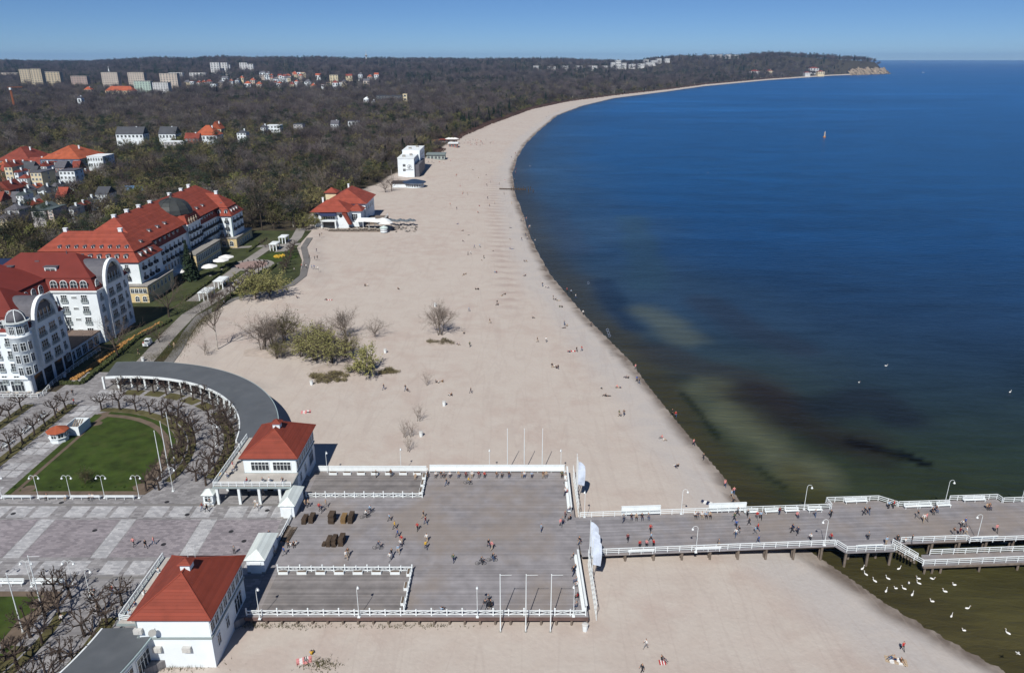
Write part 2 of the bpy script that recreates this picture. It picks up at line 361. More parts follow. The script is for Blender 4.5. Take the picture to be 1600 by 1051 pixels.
def TC(r,g,b):
    """albedo of water that looks this colour from the air"""
    l=np.array([((c/255+.055)/1.055)**2.4 for c in (r,g,b)]); return np.maximum((l-np.array([.005,.008,.012]))/1.2,.0004)[None,:]
def lerp(a,b,t): return a+(b-a)*np.clip(t,0,1)[:,None]
KY=[(80,(80,78,56)),(100,(66,67,49)),(118,(52,62,52)),(138,(47,61,57)),(178,(40,57,70)),(224,(38,62,90)),(340,(28,68,112)),(560,(27,77,126)),(1700,(26,88,146)),(9000,(30,84,140))]  # tint by distance: depth and viewing-angle reflection put into the water's colour
wy=Y*(1+.10*fbm(60,3))+np.clip(d-40,-40,120)*.10*np.where(Y<500,1,0)
col=np.stack([np.interp(wy,[k for k,_ in KY],[TC(*c)[0,i] for _,c in KY]) for i in range(3)],-1)
near=(1-sm(2,13+10*sm(150,300,Y),d+5*fbm(30,9)))*(1-.45*sm(300,900,Y))
band=(1-sm(12,95,d+22*fbm(45,13)))*sm(150,230,Y)*(1-.55*sm(500,1100,Y)); col=lerp(col,TC(56,76,92),.62*band)
band2=(1-sm(15,75,d+20*fbm(40,15)))*(1-sm(165,230,Y))*sm(98,118,Y); col=lerp(col,TC(54,64,52),.6*band2)
col=lerp(col,TC(66,64,50)*np.where(Y<260,1,.85)[:,None],.75*near)
def blob(pts,w,c,k,soft=1.7,nk=14,seed=20,na=.55):
    global col
    col=lerp(col,c,k*(1-sm(w*.4,w*soft,dline(pts)+w*na*fbm(nk,seed))))
blob([(985,340),(1010,410),(1015,445)],7,TC(48,74,92),.6)
blob([(940,440),(960,470),(985,510)],4,TC(30,48,72),.6)
blob([(1100,470),(1180,520),(1250,545)],6,TC(45,56,72),.6,nk=25)
blob([(1004,484),(1031,502),(1072,528)],4.6,TC(84,95,92),.75,2.2,seed=31,na=.9)
blob([(1030,550),(1090,575),(1126,582),(1187,600),(1229,630)],4.6,TC(54,56,58),.65,2.2,nk=16,seed=33,na=.9)
blob([(1122,608),(1146,651),(1190,694),(1240,736)],4.8,TC(92,98,82),.85,2.2,seed=35,nk=13,na=1.0)
blob([(1240,736),(1290,790)],4.0,TC(70,70,50),.6,seed=36)
blob([(1180,618),(1232,651),(1290,682),(1345,698)],5.6,TC(43,41,43),.75,2.3,nk=14,seed=37,na=1.0)
blob([(1290,640),(1360,625),(1400,650)],6.5,TC(36,44,54),.8,nk=22,seed=39)
blob([(1330,690),(1377,702),(1402,711)],2.0,TC(24,26,28),.85,nk=6,seed=41)
blob([(1412,708),(1430,717),(1446,725)],1.2,TC(18,21,22),.95,nk=4,seed=43)
blob([(1064,612),(1092,643),(1121,682)],.8,TC(34,42,36),.75,nk=5,seed=45)
blob([(1187,733),(1205,747),(1225,760)],.8,TC(34,42,36),.7,nk=5,seed=47)
blob([(870,330),(905,395)],6,TC(52,64,82),.45,seed=49)
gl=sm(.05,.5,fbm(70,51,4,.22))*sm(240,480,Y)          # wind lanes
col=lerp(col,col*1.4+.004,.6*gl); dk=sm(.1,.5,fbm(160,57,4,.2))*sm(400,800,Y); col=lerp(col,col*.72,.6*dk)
sea=bpy.data.materials.new('sea_water'); sea.use_nodes=True
def nodes_sea(m):
    n=m.node_tree.nodes; l=m.node_tree.links; p=n['Principled BSDF']
    p.inputs['Roughness'].default_value=.28; p.inputs['IOR'].default_value=1.33; p.inputs['Specular IOR Level'].default_value=.08
    a=n.new('ShaderNodeAttribute'); a.attribute_name='tint'
    g=n.new('ShaderNodeNewGeometry'); mp=n.new('ShaderNodeMapping'); mp.inputs['Rotation'].default_value=(0,0,.5); mp.inputs['Scale'].default_value=(.45,1.2,1)
    l.new(g.outputs['Position'],mp.inputs[0])
    t=n.new('ShaderNodeTexNoise'); t.inputs['Scale'].default_value=.55; t.inputs['Detail'].default_value=6; t.inputs['Distortion'].default_value=.3; l.new(mp.outputs[0],t.inputs['Vector'])
    t2=n.new('ShaderNodeTexNoise'); t2.inputs['Scale'].default_value=.03; t2.inputs['Detail'].default_value=6; t2.inputs['Distortion'].default_value=1; l.new(mp.outputs[0],t2.inputs['Vector'])
    mp2=n.new('ShaderNodeMapping'); mp2.inputs['Rotation'].default_value=(0,0,.12); mp2.inputs['Scale'].default_value=(.1,.5,1); l.new(g.outputs['Position'],mp2.inputs[0])
    t3=n.new('ShaderNodeTexNoise'); t3.inputs['Scale'].default_value=.5; t3.inputs['Detail'].default_value=7; t3.inputs['Roughness'].default_value=.65; l.new(mp2.outputs[0],t3.inputs['Vector'])
    mx=n.new('ShaderNodeMix'); mx.inputs[0].default_value=.55; l.new(t2.outputs[0],mx.inputs[2]); l.new(t3.outputs[0],mx.inputs[3]); mixn=mx.outputs[0]
    r=n.new('ShaderNodeMapRange'); r.inputs[1].default_value=.34; r.inputs[2].default_value=.66; r.inputs[3].default_value=.7; r.inputs[4].default_value=1.3; l.new(mixn,r.inputs[0])
    x=n.new('ShaderNodeMix'); x.data_type='RGBA'; x.blend_type='MULTIPLY'; x.inputs[0].default_value=1; l.new(a.outputs['Color'],x.inputs[6]); l.new(r.outputs[0],x.inputs[7]); l.new(x.outputs[2],p.inputs['Base Color'])
    b=n.new('ShaderNodeBump'); b.inputs['Strength'].default_value=.8; b.inputs['Distance'].default_value=.5; l.new(t.outputs[0],b.inputs['Height']); l.new(b.outputs[0],p.inputs['Normal'])
nodes_sea(sea)
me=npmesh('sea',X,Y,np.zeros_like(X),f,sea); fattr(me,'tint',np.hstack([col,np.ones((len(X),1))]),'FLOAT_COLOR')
ob('sea',me,None,'structure')
# sea cliff at the headland: broken bare faces of pale clay
def cliff():
    b=MB(); n=60; rows_=7
    for i in range(n+1):
        px=1328+62*i/n; q=W(px,117.6-2.6*i/n,0); hh=(34+4*math.sin(i*.5)+3*math.sin(i*1.3+1))*(1-max(0,(i-52)/14))*min(1,.5+i/14)
        for k in range(rows_+1):
            t=k/rows_; off=9*t+3*math.sin(i*.9+k)+2.5*math.sin(i*2.3+k*1.7)
            b.v.append((q[0]-off*.5,q[1]-14+off*1.1+22*t,1+hh*t))
    for i in range(n):
        for k in range(rows_):
            a=i*(rows_+1)+k; b.f.append((a,a+rows_+1,a+rows_+2,a+1)); b.m.append(0)
    o=b.build('sea_cliff',mat('cliff_clay',(.29,.23,.165),.95,.3,.05),None); o['kind']='structure'
cliff()
# ---------------------------------------------------------------- plaza
AX=105.3                                    # mirror axis of the whole spa square
CX,CY=-93.0,128.0                           # centre of the northern colonnade's arc
def mir(y): return 2*AX-y
def arc(r,a0,a1,n,m=False):
    o=[]
    for i in range(n+1):
        t=R(a0+(a1-a0)*i/n); y=CY+r*math.sin(t); o.append((CX+r*math.cos(t),mir(y) if m else y))
    return o
pl=[(-38.45,86.5),(-38.45,124.5)]+[(-47,133)]+arc(44.8,8,97,26)+[(-101,176),(-110,176),(-110,164),(-300,164),(-300,mir(164))]+arc(44.8,97,8,26,True)+[(-47,mir(133))]
b=MB(); b.prism(pl,1.2,2.96); plaza=b.build('plaza',PAVE,None,kind='structure')
def sheet(name,poly,z,m,parent=None,th=.03):
    b=MB(); b.prism(poly,z-th,z); return b.build(name,m,parent) if parent else b.build(name,m,None,kind='structure')
xs=[-52.4+14.1*k for k in range(0,-8,-1)]
for k,x in enumerate(xs):
    for y0,y1 in ((111.4,113.0),(113.06,114.8),(95.9,97.5),(97.56,99.3)):
        for q in range(3):
            a=x+1.9+q*4.1
            if a+3.2>-39: continue
            sheet('paving_panel',[(a,y0),(a+3.3,y0),(a+3.3,y1),(a,y1)],2.972,PAVEL,plaza)
    sheet('paving_strip',[(x-1.3,100.0),(x+1.3,100.0),(x+1.0,110.8),(x-1.6,110.8)],2.976,PAVEL,plaza)
    a0=x+1.5; a1=min(x+12.6,-39.5)
    if a1-a0>2: sheet('paving_field',[(a0,100.2),(a1,100.2),(a1-.3,110.6),(a0-.3,110.6)],2.972,PAVEP,plaza)
sheet('paving_field',[(-51,102.5),(-40.2,102.5),(-40.2,110.6),(-51.2,110.6)],2.973,PAVEP,plaza)
for y0,y1 in ((115.0,115.6),(94.9,95.5)): sheet('paving_strip',[(-160,y0),(-39,y0),(-39,y1),(-160,y1)],2.970,PAVED,plaza)
for k in range(16):                                  # long slab runs west of the lawn
    y=119+k*2.9
    for a in (-99.6,-97.2): 
        if k%3!=1: sheet('paving_panel',[(a,y),(a+2.1,y),(a+2.1,y+2.4),(a,y+2.4)],2.972,PAVEL,plaza)
for x,y in [(-57.2,112.2),(-71,107.5),(-44.6,104.5),(-47.7,107.2),(-57.6,103.6),(-88,112.5),(-62.5,116.2),(-81.5,116.0),(-43.5,113.5)]:
    b=MB(); b.cyl((x,y,2.955),(x,y,2.982),.42,.42,12); b.build('manhole_cover',DARKM,plaza)
def ring(r0,r1,a0,a1,n,m): return arc(r0,a0,a1,n,m)+arc(r1,a1,a0,n,m)
SIDE=['north','south']
for m in (False,True):
    nm='far' if not m else 'near'
    lp=[(-93,118.6),(-67.6,118.6)]+[(-66.9+.0*i,118.6+i) for i in (2,4)]+arc(25.2,-10,88,20)+[(-93.6,152)]
    lp=[(x,mir(y) if m else y) for x,y in lp]
    lo=thing('lawn','mown green lawn with curved edge in the '+('northern' if not m else 'southern')+' half of the square','lawn',(lp[0][0],lp[0][1],2.96))
    b=MB(); b.prism(lp,2.9,2.985); b.build('soil_border',SOIL,lo)
    ip=[(-91.6,119.8),(-69.6,119.8)]+[(-69.2,122.5)]+arc(22.6,-8,84,18)+[(-91.6,148)]
    ip=[(x,mir(y) if m else y) for x,y in ip]
    b=MB(); b.prism(ip,2.95,3.02); b.build('turf',GRASS,lo)
    for sx_,sy_,sr in ((-91.5,147.2,1.3),(-90.2,120.6,1.3),(-69.6,121.2,1.4)):
        b=MB(); b.prism([(sx_+sr*math.cos(2*PI*i/14)*(1+.12*math.sin(3*i)),(mir(sy_) if m else sy_)+sr*.9*math.sin(2*PI*i/14)) for i in range(14)],2.96,3.05); b.build('soil_patch',SOIL,lo)
    op=[(-93.6,118.7),(-92.4,118.7),(-92.4,151.5),(-94.2,151.8)]; op=[(x,mir(y) if m else y) for x,y in op]
    b=MB(); b.prism(op,2.95,3.0); b.build('turf_edge',GRASS,lo)
    for q,(r0,r1,a0,a1) in enumerate([(25.3,27.2,4,92),(34.2,37.0,48,92),(24.0,25.1,4,86)]):
        segs=1 if q!=1 else 5
        for sgi in range(segs):
            da=(a1-a0)/segs; aa=a0+da*sgi; bb=aa+da-(1.8 if segs>1 else 0)
            o=MB(); o.prism(ring(r0,r1,aa,bb,8,m),2.94,2.992); w_=o.build('grass_bed',GRASSB if q<2 else GRASS,None); w_['kind']='structure'
    o=MB(); o.prism([(x,mir(y) if m else y) for x,y in ring(27.4,28.9,-10,60,16,False)],2.93,2.988); w_=o.build('grass_bed',GRASSB,None); w_['kind']='structure'
    o=MB(); o.prism([(x,mir(y) if m else y) for x,y in ring(34.4,36.6,-6,44,16,False)],2.93,2.988); w_=o.build('grass_bed',GRASSB,None); w_['kind']='structure'
for x in (-103.2,-113.2):
    o=MB(); o.prism([(x,124),(x+2.4,124),(x+2.4,157),(x,157)],2.93,2.988); w_=o.build('grass_bed',GRASSB,None); w_['kind']='structure'
# promenade, garden ground
def strip(name,pts,w0,z,m,kind='structure',h=.06):
    P=[Vector((x,y)) for x,y in pts]; L=[];Rr=[]
    for i,p in enumerate(P):
        d=(P[min(i+1,len(P)-1)]-P[max(i-1,0)]).normalized(); nn=Vector((-d.y,d.x))*w0/2; L.append(p+nn); Rr.append(p-nn)
    b=MB()
    for i in range(len(P)-1):
        q=[L[i],Rr[i],Rr[i+1],L[i+1]]; vs=[(a.x,a.y,z-h) for a in q]+[(a.x,a.y,z) for a in q]
        b.add(vs,[(4,5,6,7),(0,4,7,3),(1,2,6,5)]+([(0,1,5,4)] if i==0 else [])+([(2,3,7,6)] if i==len(P)-2 else []))
    o=b.build(name,m,None); 
    if kind: o['kind']=kind
    return o
o=MB(); o.prism([(-160,176),(-99,176),(-93,190),(-97,206),(-99,222),(-94,238),(-86,247),(-79,256),(-79,268),(-84,290),(-92,312),(-94,345),(-160,345)],1.5,2.93); g_=o.build('garden_lawn',mat('shaded_garden_grass',(.045,.055,.02),.95,.4,.15,.03,5),None); g_['kind']='structure'  # brownish grass, its colour also darkened for the hotels' shade
strip('promenade',[(-96,165),(-97.6,185),(-100,205),(-101.5,222),(-99.5,240),(-98.5,262),(-97,290),(-96.5,305),(-97,330),(-100,350)],4.6,2.962,PATH)
strip('beach_walk',[(-90,176),(-92,190),(-95.5,206),(-97.5,220),(-93.5,238),(-86,246),(-78.5,255),(-77.5,267),(-82,290),(-89,312),(-91,330)],2.6,2.968,ASPH)
strip('footpath',[(-86,247),(-92,262),(-93,285)],2.2,2.956,PATH)
strip('footpath',[(-106,236),(-105.5,262),(-105,290),(-104,315)],4.2,2.958,PATH)
strip('footpath',[(-119,311),(-104,315),(-92,318)],3.5,2.951,PATH)
# ---------------------------------------------------------------- pier deck
DZ=3.0; DX0,DX1,DY0,DY1=-38.4,11.0,86.4,127.0
dk=thing('pier_deck','wide weathered plank deck between the two red-roofed pavilions','pier deck',(-14,106,1.2))
b=MB(); b.bx(DX0,DX1,DY0,DY1,2.72,DZ); b.build('planking',DECK,dk)
b=MB(); b.bx(DX0+.2,DX1-.2,DY0+.25,DY1-.25,2.3,2.715); b.build('frame_beams',WOODD,dk)
b=MB(); b.bx(DX0,DX1,DY0-.12,DY0-.01,2.45,3.0); b.build('fascia',mat('fascia_brown',(.13,.085,.075),.8,.2),dk)
pm=MB().cyl((0,0,0),(0,0,1.6),.19,.17,7).mesh('pile',WOODG)
for i in range(23):
    for y in (DY0+.15,DY0+8): ob('pile',pm,dk,loc=(DX0+.8+i*2.2+14,y-106,-.4))
for i in range(10): ob('pile',pm,dk,loc=(DX1-.4+14,DY0+2+i*4.2-106,-.4))
for (x0,x1,y0,y1) in ((-37.6,-16.4,117.6,126.3),(-36.6,-15.6,87.2,96.6)):
    b=MB(); b.bx(x0,x1,y0,y1,DZ,DZ+.02); b.build('enclosure_planking',DECK2,dk)
# railings: rails and posts
def railing(name,label,pts,h=1.05,z=DZ,sp=2.0,rails=3,m=WHITE,pw=.1,cap=.13,cat='railing',group=None):
    t=thing(name,label,cat,(pts[0][0],pts[0][1],z),group=group)
    P=[Vector((x,y,z)) for x,y in pts]
    b=MB()
    for a,c in zip(P[:-1],P[1:]):
        b.bar(a+Vector((0,0,h)),c+Vector((0,0,h)),cap,.07)
    b.build('handrail',m,t)
    for k in range(1,rails):
        b=MB()
        for a,c in zip(P[:-1],P[1:]):
            zz=Vector((0,0,h*k/rails)); b.bar(a+zz,c+zz,.05,.1)
        b.build('rail',m,t)
    me=MB().bx(-pw/2,pw/2,-pw/2,pw/2,0,h).mesh('post',m)
    for a,c in zip(P[:-1],P[1:]):
        L=(c-a).length; n=max(1,round(L/sp))
        for i in range(n+(1 if c==P[-1] else 0)):
            p=a+(c-a)*i/n; ob('post',me,t,loc=(p.x-pts[0][0],p.y-pts[0][1],0))
    return t
def xrail(name,label,p0,p1,z=DZ,h=1.1,sp=1.75,lattice=True):
    """balustrade with tall posts, cross-braced panels"""
    t=thing(name,label,'balustrade',(p0[0],p0[1],z)); a=Vector((*p0,z)); c=Vector((*p1,z)); L=(c-a).length; n=max(1,round(L/sp))
    b=MB(); b.bar(a+Vector((0,0,.85)),c+Vector((0,0,.85)),.14,.09); b.build('handrail',WHITE,t)
    b=MB(); b.bar(a+Vector((0,0,.2)),c+Vector((0,0,.2)),.07,.09); b.build('bottom_rail',WHITE,t)
    b=MB()
    for i in range(n):
        q0=a+(c-a)*i/n; q1=a+(c-a)*(i+1)/n
        b.bar(q0+Vector((0,0,.22)),q1+Vector((0,0,.82)),.04,.06); b.bar(q0+Vector((0,0,.82)),q1+Vector((0,0,.22)),.04,.06)
    b.build('lattice',WHITE,t)
    pm=MB().bx(-.08,.08,-.08,.08,0,h).mesh('post',WHITE); km=MB().lathe([(.06,0),(.13,.08),(.1,.2),(.02,.27)],(0,0,h),6).mesh('finial',WHITE)
    for i in range(n+1):
        p=(c-a)*i/n; ob('post',pm,t,loc=p); 
        if i%2==0: ob('finial',km,t,loc=p)
    return t
xrail('balustrade','white cross-braced balustrade on the deck side of the far plank enclosure',(-37.6,117.6),(-16.4,117.6))
xrail('balustrade','white cross-braced balustrade closing the right end of the far plank enclosure',(-16.4,117.7),(-16.4,126.2))
xrail('balustrade','white cross-braced balustrade on the deck side of the near plank enclosure',(-36.6,96.6),(-15.6,96.6))
xrail('balustrade','white cross-braced balustrade closing the right end of the near plank enclosure',(-15.6,87.3),(-15.6,96.5))
xrail('balustrade','long white lattice balustrade along the near edge of the deck above sand',(-38.2,86.75),(10.6,86.75),sp=2.2)
# planters on the balustrades
pmesh=MB().bx(-.75,.75,-.25,.25,0,.45); pmesh.bx(-.68,.68,-.18,.18,.45,.5,1)
pl_o=ob('planter_box',pmesh.mesh('planter_box',[WHITE,SOIL]))
PP=Proto(pl_o); k=0
tag(pl_o,'white planter','planter')
lst=[('near enclosure',(-35.6+2.9*i,96.05,3.02),0) for i in range(7)]+[('near enclosure end rail',(-16.1,89.5+3.3*i,3.02),PI/2) for i in range(3)]+[('far enclosure wall',(-34.5+2.7*i,125.7,3.02),0) for i in range(7)]+[('far enclosure front rail',(-33.5+4.3*i,118.2,3.02),0) for i in range(4)]+[('far enclosure end rail',(-16.9,119.4+2.6*i,3.02),PI/2) for i in range(3)]
cnt={}
for zone,loc,rz in lst:
    i=cnt.get(zone,0); cnt[zone]=i+1
    PP.put(loc,rz,f'white planter box inside the {zone}, {nth(i)} '+('from the camera' if rz else 'from the left'),'white planter boxes in the deck enclosures')
# long white high-backed bench along the far edge of the deck and along its seaward end
def wallbench(label,p0,p1,z=DZ,seat=True,h=1.35):
    t=thing('wall_bench',label,'bench',(p0[0],p0[1],z)); a=Vector((*p0,z)); c=Vector((*p1,z)); d=(c-a).normalized(); n=Vector((-d.y,d.x,0))
    L=(c-a).length; k=max(1,round(L/2.5))
    for i in range(k):
        q0=a+d*(L*i/k+.01); q1=a+d*(L*(i+1)/k-.01)
        b=MB(); b.bar(q0+Vector((0,0,h*.55)),q1+Vector((0,0,h*.55)),.07,h*.9); b.build('back_panel',WHITE,t)
        if seat:
            b=MB(); b.bar(q0-n*.34+Vector((0,0,.44)),q1-n*.34+Vector((0,0,.44)),.5,.06); b.build('seat',WHITE,t)
            b=MB(); b.bar(q0-n*.5+Vector((0,0,0)),q0-n*.5+Vector((0,0,.41)),.07,.07); b.build('leg',WHITE,t)
    b=MB(); b.bar(a+n*.05+Vector((0,0,h+.04)),c+n*.05+Vector((0,0,h+.04)),.3,.07); b.build('cap_rail',WHITE,t)
    return t
wallbench('long white high-backed bench along the far edge of the open deck',(-16.0,126.8),(10.2,126.8))
wallbench('white board wall along the far edge of the far plank enclosure',(-37.6,126.8),(-16.6,126.8),seat=False,h=1.1)
wallbench('white bench along the seaward end of the deck, beyond the pier entrance',(10.6,126.4),(10.4,112.4))
wallbench('white bench along the seaward end of the deck, near side of the pier entrance',(10.5,100.3),(10.7,87.2))
# steel lattice frames with banners
def banners(label,x,y0,y1,ys,z,nf):
    t=thing('banner_stand',label,'banner stand',(x,y0,z))
    for k,y in enumerate(ys):
        fl=None
        b=MB(); b.cyl((x,y,z-1.4),(x,y,z+7.2),.06,.05,6); b.build('mast',WHITE,t)
        if k>=nf: continue
        b=MB(); n=6
        for i in range(n+1):
            s_=i/n; zz=z+6.9-4.6*s_
            ww=1.15+.15*math.sin(s_*3); 
            for q in range(4):
                u=q/3; b.v.append((x+.06+u*ww,y+.1*math.sin(s_*5+u*3+k),zz-(.9*u*u if i==0 else .45*u)))
        for i in range(n):
            for q in range(3):
                a=i*4+q; b.f.append((a,a+1,a+5,a+4)); b.m.append(0)
        fl=b.build('flag',mat('banner_cloth',(.56,.63,.74),.8,.12,1.2),t)
        md=fl.modifiers.new('thickness','SOLIDIFY'); md.thickness=.02
        b=MB()
        cx0=x+.62; zc=z+4.6; yy=y-.16
        for i in range(14):
            a0=2*PI*i/14; a1=a0+2*PI/14
            b.bar((cx0+.33*math.cos(a0),yy,zc+.33*math.sin(a0)),(cx0+.33*math.cos(a1),yy,zc+.33*math.sin(a1)),.03,.05)
        b.build('emblem',mat('banner_print',(.3,.36,.5),.8,0),fl)
    b=MB()
    for i in range(12):
        a=(x-.15,y0+(y1-y0)*i/12); c=(x-.15,y0+(y1-y0)*(i+1)/12)
        b.bar((*a,z-1.3),(*c,z+1.5),.05,.05); b.bar((*a,z+1.5),(*c,z-1.3),.05,.05)
    b.bar((x-.15,y0,z+1.5),(x-.15,y1,z+1.5),.06,.06); b.bar((x-.15,y0,z-1.3),(x-.15,y1,z-1.3),.06,.06)
    b.build('lattice_frame',WHITE,t)
banners('pale blue banners on white masts at the far seaward corner of the deck',12.0,113,126.6,(118.5,119.7,121),3.0,1)
banners('pale blue banners on white masts at the near seaward corner of the deck',12.4,87.2,100.2,(95.4,97.6,99.8),3.0,3)
# ---------------------------------------------------------------- pier walkway
PO=Vector((11.0,105.75)); PA=R(3.4); pd=Vector((math.cos(PA),math.sin(PA))); pn=Vector((-pd.y,pd.x))
def PL(u,v): q=PO+pd*u+pn*v; return (q.x,q.y)
pw=thing('pier_walkway','long plank pier walkway running out from the deck over the water','pier',(PO.x,PO.y,1.2))
edge_n=[(0,5.6),(45.5,5.6),(46.2,5.6),(46.2,7.7),(56,7.7),(58.5,5.6),(68,5.6),(68,6.9),(78,6.9),(78,5.7),(150,5.7)]
edge_s=[(0,-5.2),(36.8,-5.0),(42.0,-5.0),(43.0,-6.9),(51.2,-6.9),(51.2,-5.0),(53.4,-5.0),(150,-5.0)]
poly=[PL(u,v) for u,v in edge_s]+[PL(u,v) for u,v in edge_n[::-1]]
DECKP=stripes('pier_planks',(.245,.238,.25),1,.32,.015,.85,.16,.8,rot=-PA)
patches(DECKP,(.25,.21,.175),.09,.45,.62,.6)
b=MB(); b.prism(poly,2.75,2.985); b.build('planking',DECKP,pw)
b=MB()
for v in (-4.6,-2,2,5): b.bar((*PL(0,v),2.55),(*PL(149,v),2.55),.25,.38)
b.build('frame_beams',WOODD,pw)
pm=MB().cyl((0,0,-2.2),(0,0,2.5),.22,.2,8).mesh('pile',WOODG)
for i in range(30):
    for v in (-4.7,-4.1,0,4.4):
        q=PL(2.5+i*4.7,v); ob('pile',pm,pw,loc=(q[0]-PO.x,q[1]-PO.y,-1.2))
for u in (43.2,46.9,50.8):
    for dv in (0,.55,):
        q=PL(u+dv*.4,-6.6+dv); ob('pile',pm,pw,loc=(q[0]-PO.x,q[1]-PO.y,-1.2))
def pr(label,uv,sp=2.0): return railing('railing',label,[PL(u,v) for u,v in uv],z=2.985,sp=sp)
pr('white railing on the far side of the pier between the deck and the first bay',[(1.2,5.45),(46.0,5.45)])
pr('white railing round the first projecting bay on the far side of the pier',[(46.3,5.5),(46.3,7.55),(56,7.55),(58.4,5.5)],1.6)
pr('white railing on the far side of the pier between the two projecting bays',[(58.6,5.45),(67.9,5.45)])
pr('white railing round the second projecting bay on the far side of the pier',[(68.9,6.75),(77.8,6.75),(78,5.6)],1.6)
pr('white railing on the far side of the pier past the second bay',[(78.2,5.55),(150,5.55)])
pr('white railing on the near side of the pier above the sand and shallows',[(2.0,-5.05),(42.0,-4.9)])
pr('white railing round the projecting bay on the near side of the pier',[(42.2,-4.95),(43.1,-6.75),(51.1,-6.75)],1.6)
pr('white railing on the near side of the pier above the lower jetty',[(53.2,-4.9),(64.5,-4.9),(64.6,-5.6),(150,-5.6)])
# lower jetty with stairs
lj=thing('lower_jetty','lower plank landing stage beside the pier at the right edge','jetty',(*PL(58,-8),1.2))
JD=[PL(u,v) for u,v in ((54.5,-9.4),(150,-9.4),(150,-6.6),(56.0,-6.6))]
b=MB(); b.prism(JD,1.55,1.75); b.build('planking',DECKP,lj)
b=MB(); b.bar((*PL(54.7,-9.45),1.45),(*PL(150,-9.45),1.45),.2,.3); b.build('edge_beam',WOODG,lj)
jp=MB().cyl((0,0,-2),(0,0,1.5),.2,.18,7).mesh('pile',WOODG)
for u in (55.3,56.6,58,64.5,71,78,85,92):
    q=PL(u,-9.1); ob('pile',jp,lj,loc=(q[0]-lj.location.x,q[1]-lj.location.y,-1.2))
sm_=MB().bx(-.16,.16,-1.0,1.0,-.06,.06).mesh('step',WOODG)
for i in range(8):
    q=PL(51.6+i*.36,-5.9-i*.28); ob('step',sm_,lj,loc=(q[0]-lj.location.x,q[1]-lj.location.y,2.9-i*.16-1.2),rz=PA-.6)
railing('railing','white railing sloping down the stairs to the lower jetty and along its outer edge',[PL(54.6,-9.3),PL(150,-9.3)],z=1.75)
railing('railing','white railing between the pier and the lower jetty, on its inner edge',[PL(57.3,-6.75),PL(150,-6.75)],z=1.75)
t=thing('stair_rail','pair of white sloping handrails of the stairs down to the lower jetty','railing',(*PL(52,-6),2.9))
for dv,du in ((0,0),(-1.6,-1.3)):
    b=MB()
    for zz in (.35,.7,1.05): b.bar((*PL(51.6+du*.2,-5.2+dv),2.95+zz),(*PL(54.7,-7.6+dv*1.05),1.75+zz),.06,.09)
    for s_ in (0,.33,.66,1): 
        q0=Vector((*PL(51.6+du*.2,-5.2+dv),2.95)); q1=Vector((*PL(54.7,-7.6+dv*1.05),1.75)); q=q0+(q1-q0)*s_; b.bar(q,q+Vector((0,0,1.05)),.1,.1)
    b.build('handrail',WHITE,t)
# benches
def mk_bench(L,name='white_bench'):
    t=thing(name,'white slatted bench','bench')
    for y,z in ((-.2,.44),(0,.44),(.2,.44)):
        b=MB(); b.bx(-L/2,L/2,y-.08,y+.08,z,z+.05); b.build('seat_slat',WHITE,t)
    for y,z in ((.31,.62),(.36,.84)):
        b=MB(); b.bx(-L/2,L/2,y-.025,y+.025,z,z+.15); b.build('back_slat',WHITE,t)
    n=max(2,int(L/1.6)+1)
    for i in range(n):
        x=-L/2+.2+(L-.4)*i/(n-1); b=MB(); b.bx(x-.04,x+.04,-.26,-.18,0,.44); b.bx(x-.04,x+.04,.24,.32,0,.95); b.bx(x-.04,x+.04,-.26,.3,.36,.42); b.build('leg',WHITE,t)
    return t
B4=Proto(mk_bench(4.2)); B2=Proto(mk_bench(2.6)); BP=Proto(mk_bench(5.0))
for i,(u,v) in enumerate([(31.5,4.75),(35.2,4.75),(38.8,4.75),(43.0,4.75)]):
    B2.put((*PL(u,v),2.985),PA,f'white bench on the far pier side before the first bay, {nth(i)} from the left','white benches on the pier')
B4.put((*PL(51.6,7.0),2.985),PA,'white high-backed bench inside the first far bay of the pier','white benches on the pier')
B4.put((*PL(73.2,6.2),2.985),PA,'white bench inside the second far bay of the pier','white benches on the pier')
for i,u in enumerate((60.6,63.2,66.6)): B2.put((*PL(u,4.8),2.985),PA,f'white bench on the far side of the pier between the bays, {nth(i)} from the left','white benches on the pier')
B4.put((*PL(47.2,-6.0),2.985),PA+PI,'white bench with its back to the camera in the near bay of the pier','white benches on the pier')
B4.put((*PL(67.5,-4.9),2.985),PA+PI,'white bench with its back to the camera above the lower jetty','white benches on the pier')
for i,u in enumerate((9.6,20.6)):
    q=PL(u,-5.1); B4.put((*q,2.985),PA+PI,f'white bench seen from behind on the near pier railing, {nth(i)} from the deck','white benches on the pier')
# white board shelters behind benches on the far side
for i,(u0,u1) in enumerate(((8.6,15.6),(24.2,31.0))):
    t=wallbench(f'white high-backed bench on the far side of the pier, {nth(i)} from the deck',PL(u0,6.0),PL(u1,6.0),2.985,h=1.5)
